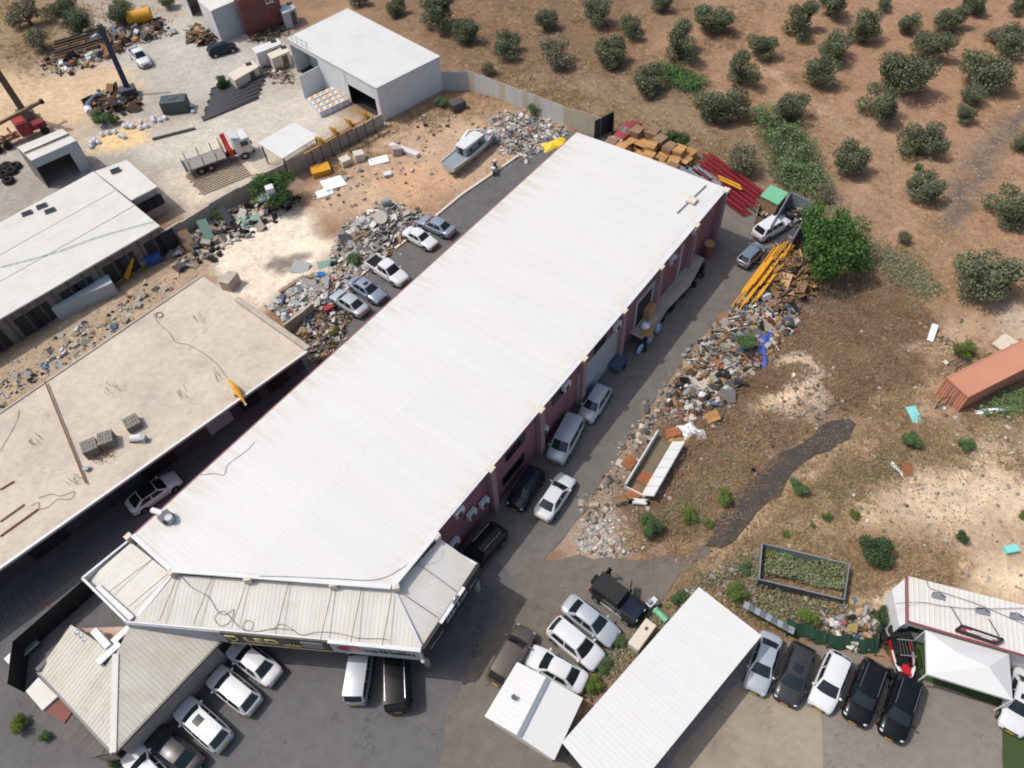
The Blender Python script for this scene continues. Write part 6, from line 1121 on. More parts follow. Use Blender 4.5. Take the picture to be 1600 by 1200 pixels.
for k in range(2): tag(MB().bar(P(1122+k*2, 275+k*5, 1.1), P(1157+k*2, 291+k*5, 1.1), .22, .15).build('steel_beam', m_yellow), ('yellow steel beam on the red beams, back one', 'yellow steel beam on the red beams, front one')[k], 'steel beam')
for k in range(16):
    u = 1046+k*4.6+random.uniform(-3, 3); v = 207+(u-899)*.3686-random.uniform(3, 17); a = P(u, v, .5+random.random()*.9); d = (b0-a0).normalized(); tag(MB().bar(a, a+d*random.uniform(2.0, 3.4), .28, .1).build('steel_plank', m_galv), 'galvanised scaffold plank in the grey pile behind the warehouse', 'scaffold plank', 'grey scaffold planks in a pile')
# yellow formwork beams along the lane
for k in range(18):
    zk = .6+.16*(k % 6); a, b = P(1139+k*1.3, 482+k*.9, zk), P(1222+k*1.3, 371+k*.9, zk+.3); f0 = random.uniform(0, .45); f1 = min(1, f0+random.uniform(.45, .7))
    tag(MB().bar(a.lerp(b, f0), a.lerp(b, f1), .1, .16).build('formwork_beam', m_yellow), 'yellow formwork beam in the bundle along the lane edge', 'beam', 'yellow formwork beams')
# skip, green lidded bin and box of scrap
t = thing('skip_container', 'open grey skip filled with rubbish bags by the green tree', 'skip', P(1240, 320)); sk = [P(u, v, 2.0) for u, v in ((1236, 300), (1270, 316), (1240, 372), (1205, 352))]
for i in range(3): wallrun(t, sk[i-1], sk[i], .1, 2.0, m_galv, .1, 'side')
wallrun(t, sk[2], sk[2].lerp(sk[3], .15), .1, 1.9, m_galv, .12, 'door'); MB().prism([(p.x, p.y) for p in sk], .05, .15).build('floor', m_steel, t, world=True)
junk('rubbish_bags', 'dark bags and rubbish filling the open skip', [(1238, 322), (1262, 330), (1244, 360), (1218, 352)], 160, (.3, .8), 'dark dark grey white', 'cb', 1.1, 'rubbish')
t = thing('covered_bin', 'box container with bright green lid beside the skip', 'container', P(1208, 308)); bb = [P(u, v, 2.1) for u, v in ((1204, 289), (1232, 301), (1216, 320), (1188, 306))]; MB().prism(inset([(p.x, p.y) for p in bb], .1), 0, 2.0).build('box', m_wood_grey, t, world=True); MB().prism([(p.x, p.y) for p in bb], 2.0, 2.12).build('lid', m_green, t, world=True)
t = thing('scrap_box', 'wooden box full of cardboard scrap below the green lid', 'box', P(1196, 335)); bb = [P(u, v, 1.1) for u, v in ((1187, 318), (1210, 328), (1204, 346), (1182, 338))]
for i in range(4): wallrun(t, bb[i], bb[(i+1) % 4], 0, 1.1, m_wood_grey, .06, 'side')
junk('cardboard_scrap', 'cardboard pieces heaped in the wooden box', [(1188, 322), (1206, 330), (1201, 345), (1185, 338)], 120, (.2, .6), 'wood white dark', 'pb', 1.0, 'scrap')
# dock goods
for u, v, lb in ((1000, 546, 'pale blue cable drum below the dock, nearest'), (1016, 529, 'pale blue cable drum below the dock, middle'), (1028, 514, 'pale blue cable drum below the dock, farthest')):
    p = P(u, v, .45); t = thing('cable_drum', lb, 'cable drum', (p.x, p.y, 0), ANG, 'cable drums below the dock'); m_pb = mat('pale_blue_coil', (150, 170, 206), .6, var=.08)
    MB().tube([(.42*math.cos(k*math.pi/9), 0, .48+.42*math.sin(k*math.pi/9)) for k in range(19)], .14, 8, False).build('coil', m_pb, t, smooth=True); MB().cyl((0, 0, .48), .2, .26, 12, 'y').build('hub', m_white, t)
p = P(1014, 487, 2.0); tag(MB().box((p.x, p.y, 2.0), (1.3, .8, 1.5), ANG).build('cardboard_box', m_card, bevel=.02), 'tall brown cardboard box standing on the dock edge', 'box')
t = thing('work_table', 'grey work table with clutter at the near dock end', 'table', P(1000, 520), ANG); MB().box((0, 0, 1.5), (3.6, 2.2, .1)).build('top', m_concrete, t)
for x in (-1.6, 1.6):
    for y in (-.9, .9): MB().box((x, y, .75), (.12, .12, 1.5)).build('leg', m_steel, t)
p = P(1008, 510, 1.8); tag(MB().ball((p.x, p.y, 1.85), (.45, .4, .35), 10, 6, .12).build('bag', m_foam), 'white plastic bag on the cluttered dock table', 'bag'); p = P(1012, 518, 1.6); tag(MB().box((p.x, p.y, 1.66), (1.4, 1.0, .2), ANG+.3).build('plank_bundle', m_wood), 'bundle of pale planks on the dock table', 'planks')
p = P(1108, 384, 1.5); t = thing('barrel_table', 'round brown drum top by the far corner of dock', 'drum', (p.x, p.y, 0)); MB().cyl((0, 0, .9), .45, 1.8, 14).build('body', m_rust, t); MB().cyl((0, 0, 1.82), .55, .08, 14).build('lid', m_card, t)
for u, v, lb in ((1000, 540, 0), (1042, 478, 0), (1060, 455, 0), (1078, 440, 0), (1090, 425, 0)):
    p = P(u+3, v+6); tag(MB().tube([(p.x+.35*math.cos(k*math.pi/6), p.y+.35*math.sin(k*math.pi/6), .2) for k in range(13)], .14, 7, False).build('tyre', m_tyre), 'black tyre lying below the dock edge', 'tyre', 'tyres below the dock')
g = P(965, 575); t = thing('trailer', 'small dark blue cart parked below the roller door', 'cart', g, ANG); MB().box((0, 0, .6), (1.6, 1.0, .6)).build('tub', mat('slate_blue', (70, 80, 100), .6), t); MB().cyl((.3, 0, .25), .25, 1.2, 12, 'y').build('wheel', m_tyre, t); MB().bar((.8, 0, .5), (1.6, 0, .4), .08).build('drawbar', m_steel, t)
# reel, tyres, bags and boxes of the yards
t = thing('cable_reel', 'round pale wooden cable reel on the white rubble heap', 'cable reel', G(598, 356)+Vector((0, 0, .7)), 0); t.rotation_euler = (.7, 0, .3)
for z_ in (-.25, .25): MB().cyl((0, 0, z_), .75, .08, 18).build('flange', m_wood_grey if z_ < 0 else m_cream, t)
MB().cyl((0, 0, 0), .35, .42, 12).build('core', m_wood_grey, t)
t = thing('water_drum', 'grey steel drum lying on top of the rubble heap', 'drum', G(607, 330)+Vector((0, 0, .6)), .3); MB().cyl((0, 0, .2), .42, 1.1, 14, 'x').build('body', m_galv, t); MB().cyl((.56, 0, .2), .36, .03, 14, 'x').build('lid', m_ltgrey, t)
for u, v in ((12, 262), (20, 270), (8, 275), (26, 262), (15, 285), (4, 266), (60, 258), (72, 256)):
    p = P(u, v); tag(MB().tube([(p.x+.5*math.cos(k*math.pi/7), p.y+.5*math.sin(k*math.pi/7), .3+random.uniform(0, .03)) for k in range(15)], .25, 8, False).build('truck_tyre', m_tyre), 'black truck tyre piled beside the open shed', 'tyre', 'truck tyres beside the open shed')
m_bag = mat('white_woven_bag', (206, 208, 214), .85, var=.08, jit=.12)
for k in range(26):
    f_ = k/26; u = 140+170*f_+random.uniform(-6, 6); v = 228-62*f_+random.uniform(-7, 9); p = P(u, v); s = random.uniform(.28, .42)
    tag(MB().ball((p.x, p.y, s*.75), (s*random.uniform(.9, 1.3), s, s*.9), 9, 6, .14, random.uniform(0, 3)).build('bulk_bag', m_bag), 'white woven bulk bag in the row along the yard wall', 'bag', 'white bulk bags along the yard wall')
for a in range(5):
    for b in range(4):
        q = P(488+a*9+b*5, 157-a*4.2+b*6, .5); t = thing('bulk_bag', 'white sack of orange goods in the block by the shed', 'bag', (q.x, q.y, 0), .5, 'white sacks in the block by the white shed'); MB().box((0, 0, .45), (.85, .85, .9)).build('sack', m_bag, t, bevel=.1); MB().ball((0, 0, .9), (.3, .3, .12), 8, 4).build('contents', m_or, t)
p = P(274, 164, .8); t = thing('water_tank', 'dark green square water tank behind the white bags', 'tank', (p.x, p.y, 0), R_(5)); MB().box((0, 0, .9), (3.4, 2.0, 1.8)).build('tank', mat('dark_green_tank', (62, 74, 74), .6), t, bevel=.15); MB().box((0, 0, 1.83), (1.0, .8, .06)).build('hatch', m_steel, t)
tag(MB().bar(P(238, 217, .2), P(305, 200, .2), .3, .2).build('steel_beam', m_steel), 'long dark steel beam on the ground below the bags', 'beam')
for k in range(13):
    a, b = P(295+k*2.1-8, 291+k*2.6-16, .12), P(372+k*2.4-8, 254+k*2.9-16, .12); tag(MB().bar(a.lerp(b, random.uniform(0, .06)), b, .07, .09).build('steel_bar', m_rust if k % 3 else m_steel), 'long steel bar in the bundle below the crane truck', 'steel bar', 'bundle of steel bars below the crane truck')
for k in range(26):
    a, b = P(312+k*.7, 190-k*2.1, .15), P(405+k*.9, 152-k*2.3, .15+.1*(k % 3)); tag(MB().bar(a.lerp(b, random.uniform(0, .1)), a.lerp(b, random.uniform(.9, 1)), .2, .16).build('rebar_bundle', m_steel), 'dark steel rebar bundle stacked beside the white boxes', 'rebar', 'dark rebar bundles beside the white boxes')
for lb, px, h, m_ in (('long white caravan box beside the rebar bundles', ((355, 116), (394, 94), (404, 104), (366, 126)), 1.5, m_cream), ('white box cabin left of the tall shed, farther one', ((393, 75), (434, 60), (440, 68), (400, 84)), 2.4, m_white), ('cream box cabin right next to the tall shed', ((417, 84), (448, 70), (452, 80), (424, 92)), 2.0, m_cream), ('grey box cabin right of the maroon containers', ((434, 10), (455, 2), (462, 12), (442, 22)), 2.4, m_ltgrey)):
    bb = [P(u, v, h) for u, v in px]; t = thing('box_cabin', lb, 'cabin', (centroid(bb).x, centroid(bb).y, 0)); pl = [(p.x, p.y) for p in bb]; MB().prism(inset(pl, .06), 0, h-.1).build('wall', m_, t, world=True); MB().prism(pl, h-.1, h).build('roof', m_, t, world=True); q = bb[1].lerp(bb[3], .2); MB().box((q.x, q.y, h+.03), (.8, .8, .08), .4).build('roof_hatch', m_dark, t, world=True)
    q0, q1 = Vector(inset(pl, .06)[2]+(0,)), Vector(inset(pl, .06)[3]+(0,)); qm = q0.lerp(q1, .3); MB().box((qm.x, qm.y, h*.45), (.8, .14, h*.8), math.atan2((q1-q0).y, (q1-q0).x)).build('door', m_steel, t, world=True)
t = thing('storage_tank', 'yellow cylindrical tank at the top of builders yard', 'tank', P(222, 36), R_(15)); MB().cyl((0, 0, 1.1), 1.0, 3.6, 18, 'x').build('tank', m_yellow, t, smooth=False)
for x in (-1.2, 1.2): MB().box((x, 0, .3), (.3, 1.6, .6)).build('saddle', m_steel, t)
t = thing('pipe_rack', 'rack of long dark timbers and pipes at the yard top', 'rack', P(125, 80), 0)
for k in range(7): a, b = P(84, 92-k*4.5, .4+.25*(k % 3)), P(166, 66-k*4, .4+.25*(k % 3)); MB().bar(a, b, .3, .25).build('timber', (m_wood_grey, m_rust, mat('dark_green_pipe', (58, 66, 54), .8))[k % 3], t, world=True)
for k in range(4): p = P(90+k*24, 88-k*8); MB().box((p.x, p.y, .6), (.15, .15, 1.2)).build('post', m_steel, t, world=True)
t = thing('curved_hose', 'thick bent blue-grey hose around the scrap heap', 'hose', P(145, 165)); MB().tube([P(u, v, .5) for u, v in ((160, 148), (148, 153), (140, 162), (137, 170), (140, 174))], .45, 10).build('pipe', mat('blue_grey_hose', (86, 98, 114), .6), t, world=True); MB().tube([P(137, 170, .5), P(141, 176, .5)], .5, 10).build('end_collar', m_white, t, world=True)
t = thing('water_heater', 'white rooftop tank sitting in the round green tree', 'tank', P(423, 300)); MB().box(P(422, 297, 2.9), (.9, .9, .9), .4).build('tank', m_white, t, world=True); MB().box(P(419, 307, 2.2), (2.2, .9, .1), .3, (.4, 0)).build('panel', m_ltgrey, t, world=True)
for k in (-.9, .9): q = P(419, 307, 1.1); MB().box((q.x+k, q.y+.4, 1.1), (.12, .12, 2.2)).build('leg', m_steel, t, world=True)
t = thing('shopping_trolley', 'dark metal frame cart lying near the orange container', 'cart', G(1497, 572), .4); 
for s_ in (-.4, .4): MB().tube([(-.9, s_, .1), (-.8, s_, .6), (.8, s_, .6), (.9, s_, .1)], .05, 5).build('frame', m_steel, t)
for k in range(5): MB().bar((-.8+k*.4, -.4, .6), (-.8+k*.4, .4, .6), .05).build('slat', m_steel, t)
t = thing('clothes_stand', 'thin bent metal stand beside the container end', 'frame', G(1465, 640), .2); MB().tube([(-.4, 0, 0), (-.3, 0, 1.5), (.5, 0, 1.4), (.6, 0, 0)], .04, 5).build('hoop', m_dark, t); MB().bar((-.4, 0, .1), (1.4, .3, .1), .05).build('foot', m_dark, t)
t = thing('scrap_scooter', 'white wrecked scooter part lying by the truck body', 'scrap', G(999, 788), -.2); MB().box((0, 0, .3), (1.2, .5, .35)).build('fairing', m_white, t, bevel=.1); MB().cyl((-.6, 0, .28), .27, .12, 12, 'y').build('wheel', m_tyre, t); MB().cyl((.6, 0, .28), .27, .12, 12, 'y').build('wheel', m_tyre, t)
t = thing('wheelbarrow', 'red wheelbarrow frame by the silver sedan', 'wheelbarrow', P(515, 487), .5); mb = MB(); mb.prism([(-.5, -.35), (.5, -.25), (.5, .25), (-.5, .35)], .4, .7); mb.build('tray', m_red, t); MB().cyl((.7, 0, .2), .2, .1, 12, 'y').build('wheel', m_tyre, t)
for s_ in (-.25, .25): MB().bar((.7, 0, .25), (-1.1, s_, .6), .05).build('handle', m_rust, t)
t = thing('bin', 'blue drum standing in the shaded alley', 'drum', P(348, 652)); MB().cyl((0, 0, .45), .3, .9, 12).build('body', m_blue, t); MB().cyl((0, 0, .92), .32, .05, 12).build('lid', m_blue, t)
t = thing('table', 'small wooden table in the dark alley', 'table', P(138, 800), aw); MB().box((0, 0, .75), (1.3, .9, .06)).build('top', m_wood, t)
for x in (-.55, .55):
    for y in (-.35, .35): MB().box((x, y, .37), (.07, .07, .74)).build('leg', m_wood, t)
for u, v, lb in ((277, 708, 'round pale stool in the dark alley, farther one'), (230, 743, 'round pale stool in the dark alley beside white car')): t = thing('stool', lb, 'stool', P(u, v)); MB().cyl((0, 0, .5), .28, .06, 12).build('seat', m_cream, t); MB().cyl((0, 0, .24), .06, .48, 8).build('stem', m_steel, t)
t = thing('bench_seat', 'grey curved road plate beside the alley fence', 'plate', P(40, 1020), R_(50)); MB().box((0, 0, .5), (2.3, 1.1, .12)).build('plate', m_galv, t, bevel=.05); MB().box((0, 0, .22), (2.0, .8, .44)).build('base', m_steel, t)
tag(MB().bar(P(65, 943, .1), P(102, 962, .1), .1).build('steel_bar', m_rust), 'rusty bar lying on the alley asphalt', 'bar')
# ================================================================ PLANTS
def leafset(n, blobs, size, cols, seed):
    """leaf-sized quads spread through a set of ellipsoidal clumps (unit crown); vertices, faces, colours"""
    r = np.random.default_rng(seed); w_ = np.array([b[3] for b in blobs])**2; k = r.choice(len(blobs), n, p=w_/w_.sum()); B = np.array([b[:3] for b in blobs])[k]; rad = np.array([b[3] for b in blobs])[k]
    d = r.normal(size=(n, 3)); d /= np.linalg.norm(d, axis=1)[:, None]; rr = rad*r.uniform(.35, 1.08, n)**.6; c = B+d*rr[:, None]*np.array([1, 1, .82]); c[:, 2] = np.maximum(c[:, 2], -.75)
    nrm = d*.7+r.normal(size=(n, 3))*.6; nrm /= np.linalg.norm(nrm, axis=1)[:, None]; t1 = np.cross(nrm, r.normal(size=(n, 3))); t1 /= np.linalg.norm(t1, axis=1)[:, None]+1e-9; t2 = np.cross(nrm, t1)
    s = size*r.uniform(.55, 1.25, n)[:, None]; V_ = np.stack([c-t1*s-t2*s*.25, c-t1*s*.1-t2*s*.55, c+t1*s+t2*s*.15, c+t1*s*.1+t2*s*.6], 1).reshape(-1, 3)
    cl = np.array([lin(x) for x in cols])[r.integers(0, len(cols), n)]*r.uniform(.75, 1.2, n)[:, None]; return V_, cl
def leafmesh(name, n, blobs, size, cols, seed):
    V_, cl = leafset(n, blobs, size, cols, seed); me = bpy.data.meshes.new(name); me.from_pydata(V_.tolist(), [], [(4*i, 4*i+1, 4*i+2, 4*i+3) for i in range(n)])
    at = me.color_attributes.new('Col', 'FLOAT_COLOR', 'CORNER'); at.data.foreach_set('color', np.repeat(np.concatenate([cl, np.ones((n, 1))], 1), 4, axis=0).astype(np.float32).ravel()); me.materials.append(m_leaf); return me
def blobset(r, n, spread, rad, zs=.6, low=-.4):
    out = []
    for _ in range(n):
        a = r.uniform(0, 6.283); q = spread*math.sqrt(r.random()); out.append((math.cos(a)*q, math.sin(a)*q, r.uniform(low, zs)*(1-.45*q), r.uniform(*rad)))
    return out
OL = [(104, 112, 84), (92, 99, 73), (120, 126, 98), (82, 88, 65), (110, 117, 90)]; OLG = [(128, 124, 100), (110, 108, 86), (144, 138, 114), (96, 92, 74)]; GR = [(72, 104, 48), (58, 88, 40), (86, 118, 56), (48, 74, 34)]; YG = [(106, 124, 60), (90, 110, 52), (124, 138, 70)]; FE = [(92, 118, 74), (76, 104, 64), (108, 130, 84)]; DK = [(70, 92, 58), (58, 78, 48), (84, 104, 66)]
CROWN = {}
for kd, cols, nn in (('olive', OL, 6), ('greyolive', OLG, 3), ('green', GR, 3), ('lime', YG, 2), ('feather', FE, 2), ('dark', DK, 2)):
    for i in range(nn):
        r = random.Random(hash(kd) % 1 + 100*i+len(kd)); bl = blobset(r, r.choice((16, 20, 24)), r.choice((.62, .68, .74)), (.24, .46), .55, -.5); n = 7500 if kd == 'olive' else (4500 if kd == 'greyolive' else 7500)
        if kd == 'green': bl = blobset(r, 22, .8, (.25, .4))
        tr = MB(); tr.tube([(0, 0, -1.05), (.04, .02, -.75), (0, .05, -.45)], [.13, .10, .085], 7)
        for b in bl[:8]: tr.tube([(0, .05, -.5), (b[0]*.5, b[1]*.5, -.25+b[2]*.3), (b[0], b[1], b[2])], [.06, .04, .015], 5)
        tm = tr.build('trunk_proto', m_bark); tme = tm.data; bpy.data.objects.remove(tm)
        CROWN.setdefault(kd, []).append((leafmesh('crown_'+kd, n, bl, .047 if kd != 'green' else .042, cols, i*7+3), tme))
cnt = {}
def tree(u, v, rpx, kd, label, name='olive_tree', cat='tree', group=None, hz=.85):
    r = rpx/ppm(u, v)*.84; zc_ = r*hz*.85; p = P(u, v, zc_); i = cnt.get(kd, 0); cnt[kd] = i+1; cm, tm = CROWN[kd][i % len(CROWN[kd])]; g = gz(p.x, p.y); t = thing(name, label, cat, (p.x, p.y, g), random.uniform(0, 6.28), group)
    sxx, syy, szz = random.uniform(.82, 1.14), random.uniform(.82, 1.14), random.uniform(.78, 1.0)
    for nm, me in (('crown', cm), ('trunk', tm)):
        o = bpy.data.objects.new(nm, me); COL.objects.link(o); o.parent = t; o.location = (0, 0, r*.70); o.scale = (r*sxx, r*syy, r*szz)
    return t
TR = [(851, 30, 23), (931, 17, 31), (990, 39, 26), (952, 77, 33), (1065, 66, 36), (1012, 122, 34), (1117, 28, 32), (1192, 70, 27), (1160, 108, 34), (1130, 155, 43), (795, 66, 30), (1035, 4, 18), (683, 18, 36), (728, 47, 27), (617, 8, 20), (1251, 30, 33), (1300, 4, 30), (1355, 42, 32), (1305, 72, 30), (1283, 112, 34), (1420, 38, 19), (1462, 70, 33), (1492, 26, 25), (1588, 60, 30), (1415, 114, 42), (1540, 107, 36), (1522, 147, 20), (1510, 178, 19), (1378, 160, 36), (1240, 163, 37), (1444, 218, 37), (1332, 244, 36), (1450, 286, 36), (1600, 222, 18), (1385, 4, 15), (1522, 0, 25), (1545, 430, 50), (1584, 320, 38), (1595, 6, 16), (98, 14, 23), (118, 34, 25), (187, 18, 26), (260, 0, 15), (560, -4, 18)]
rows = [(-20, 20, 'row along the top edge'), (20, 52, 'second row from the top edge'), (52, 92, 'third row of the orchard'), (92, 135, 'fourth row of the orchard'), (135, 200, 'fifth row of the orchard'), (200, 340, 'row right of the warehouse corner'), (340, 600, 'open ploughed field')]
ORD = ['first', 'second', 'third', 'fourth', 'fifth', 'sixth', 'seventh', 'eighth', 'ninth', 'tenth', 'eleventh', 'twelfth', 'thirteenth', 'fourteenth', 'fifteenth']
for v0, v1, rn in rows:
    rw = sorted([q for q in TR if v0 <= q[1] < v1])
    for k, (u, v, r) in enumerate(rw): tree(u, v, r, 'olive', f'round grey-green olive tree, {ORD[k]} from left in the {rn}' if len(rw) > 1 else f'big olive tree alone in the {rn}', group='olive trees of the orchard')
for u, v, r, lb in ((870, 78, 33, 'sparse greyish olive bush left of the third orchard row'), (1163, 246, 34, 'greyish dry bush behind the red steel beams'), (1555, 52, 16, 'thin half bare olive at the right of the orchard'), (1290, 300, 20, 'dark greyish shrub above the big green tree'), (1413, 370, 15, 'small grey shrub alone on ploughed soil'), (762, 106, 16, 'low grey shrub behind the metal fence'), (38, 20, 26, 'brown-grey bush in the top left corner'), (60, 62, 20, 'low grey bush at the left of the yard top')):
    tree(u, v, r, 'greyolive', lb, 'shrub', 'shrub')
tree(1288, 352, 48, 'green', 'dense bright green tree beside the open skip, back half', 'broadleaf_tree'); tree(1310, 385, 64, 'green', 'largest dense green tree by the timber heap', 'broadleaf_tree', hz=1.0)
tree(425, 297, 40, 'green', 'round green tree holding a white tank in the yard', 'broadleaf_tree', hz=.7)
tree(1056, 218, 24, 'dark', 'dark green bush behind the crate stacks', 'shrub', 'shrub'); tree(345, 128, 14, 'dark', 'small round bush by the white caravan box', 'shrub', 'shrub')
SH = [(1012, 824, 30, 'feather', 'pale feathery green shrub at the litter spill'), (1075, 806, 17, 'lime', 'bright green shrub left of the asphalt strip'), (1130, 778, 20, 'lime', 'bright green shrub touching the asphalt strip'), (1106, 818, 10, 'lime', 'small green shrub below the asphalt strip end'), (1368, 866, 32, 'dark', 'large dark green bush on the pale dirt'), (1505, 840, 14, 'dark', 'small dark bush on pale dirt at right'), (1505, 546, 21, 'lime', 'green bush beside the orange container'), (1548, 562, 11, 'lime', 'small green tuft by the container roof'), (1290, 808, 12, 'lime', 'green tuft on sandy dirt, middle of three'), (1335, 805, 11, 'lime', 'green tuft on sandy dirt, right of three'), (1270, 821, 7, 'lime', 'green tuft on sandy dirt, left of three'), (1228, 836, 8, 'lime', 'little green tuft above the trough corner'), (1248, 762, 17, 'feather', 'olive brown shrub at the strip edge'), (1425, 690, 20, 'feather', 'pale shrub on dirt above the cabinet door'), (1480, 620, 10, 'dark', 'small bush at the orange container end'), (1595, 806, 9, 'lime', 'green tuft at the right edge of dirt'), (1150, 928, 22, 'lime', 'weedy bush behind the carport corner'), (1060, 935, 18, 'feather', 'weedy bush left of the carport peak'), (1262, 968, 22, 'lime', 'green bush inside the net fence'), (1385, 963, 22, 'dark', 'dark green bush at the office corner'), (968, 1000, 16, 'feather', 'weeds between silver sedan and cabinet'), (925, 1070, 18, 'lime', 'weeds between the white sedan and carport'), (945, 1040, 14, 'feather', 'weeds along the carport edge'), (32, 1132, 18, 'lime', 'bright green plant beside the annex'), (178, 1188, 14, 'lime', 'green plant at the shop front corner'), (70, 1152, 12, 'feather', 'weeds along the annex boards'), (840, 172, 16, 'feather', 'straggly bush against the metal fence'), (1165, 545, 20, 'feather', 'spiky plant growing out of the rubble heap'), (553, 408, 14, 'feather', 'weeds at the kerb by the pickup'), (345, 335, 14, 'feather', 'climbing weeds on the boundary wall'), (225, 380, 16, 'dark', 'dark climber on the long shed wall'), (525, 520, 12, 'lime', 'weeds in the rubbish corner by the warehouse'), (160, 186, 16, 'feather', 'weeds below the scrap heap in the yard'), (180, 188, 10, 'lime', 'green tuft beside the weeds of the scrap heap'), (1505, 700, 14, 'feather', 'dry shrub right of the cabinet door'), (1350, 960, 8, 'lime', 'small weed at the rubbish heap'), (690, 160, 12, 'feather', 'weeds at the white shed corner'), (1435, 262, 9, 'feather', 'small weed in the ploughed orchard'), (1165, 890, 14, 'feather', 'weeds left of the steel trough')]
for u, v, r, kd, lb in SH: tree(u, v, r, kd, lb, 'shrub', 'shrub', hz=.6)
# continuous green creeper along the orchard ditch and weeds in the trough
def ground_leaves(name, label, px, n, size, cols, h, seed, cat='weeds'):
    r = np.random.default_rng(seed); pts = [soft(px, 9 if name != 'trough_weeds' else 0) for _ in range(n)]; vs = []; cs = []; fs = []
    cl = [lin(c) for c in cols]
    for i, (u, v) in enumerate(pts):
        g = G(u, v); hh = h*(.25+.75*float(vnoise(np.array(g.x*.7), np.array(g.y*.7), seed)))*random.random()**.5; c = Vector((g.x, g.y, g.z+hh)); a = random.uniform(0, 6.28); s = size*random.uniform(.6, 1.3); x = Vector((math.cos(a), math.sin(a), random.uniform(-.5, .5)))*s; y = Vector((-math.sin(a), math.cos(a), random.uniform(-.5, .5)))*s*.6
        vs += [c-x, c-y, c+x, c+y]; fs.append((4*i, 4*i+1, 4*i+2, 4*i+3)); q = random.choice(cl); j = random.uniform(.75, 1.2); cs += [q[0]*j, q[1]*j, q[2]*j, 1]*4
    me = bpy.data.meshes.new(name); me.from_pydata(vs, [], fs); at = me.color_attributes.new('Col', 'FLOAT_COLOR', 'CORNER'); at.data.foreach_set('color', cs); me.materials.append(m_leaf); o = bpy.data.objects.new(name, me); COL.objects.link(o); return tag(o, label, cat, kind='stuff')
ground_leaves('green_creeper', 'bright green creeper thicket behind the skip', [(1175, 175), (1200, 180), (1250, 215), (1275, 270), (1285, 310), (1250, 300), (1215, 285), (1205, 235)], 12000, .12, GR+DK+FE+OLG, 2.3, 5)
ground_leaves('green_creeper', 'green creeper between two olive trees', [(1030, 105), (1060, 112), (1100, 130), (1080, 145), (1045, 128)], 2200, .16, GR+DK, 1.2, 6)
ground_leaves('trough_weeds', 'weeds filling the steel trough', [(1195, 862), (1320, 890), (1314, 930), (1190, 900)], 3000, .09, FE+OLG+OLG+YG, 1.5, 7)
ground_leaves('weeds', 'tall weeds behind the carport and around the trough', [(1040, 960), (1090, 905), (1180, 865), (1185, 910), (1320, 950), (1230, 990), (1190, 975), (1110, 915)], 2200, .09, FE+OLG+OLG+OLG, .8, 8)
ground_leaves('weeds', 'weeds in the strip left of the carport', [(900, 1105), (960, 1020), (1040, 950), (1060, 945), (960, 1060)], 1100, .08, FE+OLG+OLG, .5, 9)
ground_leaves('weeds', 'green-brown scrub belt along the orchard edge', [(1190, 180), (1300, 290), (1360, 370), (1460, 450), (1440, 470), (1340, 400), (1260, 330), (1180, 230)], 3500, .1, OLG+FE+OLG, .7, 20)
ground_leaves('weeds', 'green weeds right of the big green tree', [(1355, 380), (1430, 400), (1470, 460), (1440, 470), (1380, 430)], 1800, .1, OLG+FE, .6, 10)
ground_leaves('weeds', 'dark weeds under the orange container', [(1520, 650), (1620, 590), (1640, 630), (1560, 660)], 1500, .13, DK+FE, .6, 12)
ground_leaves('weeds', 'weeds and ivy along the shed wall foot', [(90, 460), (250, 385), (262, 395), (120, 478)], 1500, .12, DK+GR, 1.2, 13)
def dry_grass(name, label, px, n, h, cols, lean=.5, seed=0):
    vs = []; fs = []; cs = []; cl = [lin(c) for c in cols]; k = 0
    for _ in range(n):
        u, v = soft(px, 16); g = G(u, v)
        if float(fbm(np.array(g.x), np.array(g.y), .3, 3, seed)) < .32+random.random()*.4: continue
        c = random.choice(cl); j = random.uniform(.75, 1.2)
        for _b in range(8):
            a = random.uniform(0, 6.28); hh = h*random.uniform(.25, 1.0)*.7; w_ = .014+hh*.028; d = Vector((math.cos(a), math.sin(a), 0)); b = g+d*random.uniform(0, .3); tp = b+d*hh*random.uniform(.6, 1.8)+Vector((0, 0, hh*.8)); sv = Vector((-d.y, d.x, 0))*w_
            vs += [b-sv, b+sv, tp]; fs.append((k, k+1, k+2)); k += 3; cs += [c[0]*j, c[1]*j, c[2]*j, 1]*3
    me = bpy.data.meshes.new(name); me.from_pydata(vs, [], fs); at = me.color_attributes.new('Col', 'FLOAT_COLOR', 'CORNER'); at.data.foreach_set('color', cs); me.materials.append(m_dry); o = bpy.data.objects.new(name, me); COL.objects.link(o); return tag(o, label, 'dry grass', kind='stuff')
ST = [(186, 162, 126), (170, 144, 108), (152, 126, 94), (198, 176, 140)]; BR = [(140, 114, 90), (122, 98, 78), (154, 128, 100), (168, 142, 112)]
dry_grass('dry_brush', 'dense brown dry brush between rubble and orange container', [(1210, 520), (1280, 440), (1350, 430), (1440, 500), (1420, 590), (1320, 640), (1290, 560), (1190, 620), (1150, 600)], 20000, .7, BR, .7, 1)
dry_grass('dry_brush', 'brown dry brush around the broken truck body', [(1020, 780), (1060, 660), (1190, 650), (1230, 690), (1110, 810), (1010, 840)], 10000, .6, BR, .7, 2)
dry_grass('dry_grass', 'dry straw grass between fence and orchard', [(700, 100), (800, 110), (900, 140), (1000, 190), (1150, 230), (1270, 330), (1150, 290), (1000, 210), (860, 175), (760, 140)], 9000, .6, ST+BR, .7, 3)
dry_grass('dry_grass', 'straw coloured grass under the upper olive trees', [(560, -10), (1200, -20), (1300, 120), (1250, 250), (1100, 180), (900, 140), (760, 100)], 20000, .45, ST+BR, .8, 4)
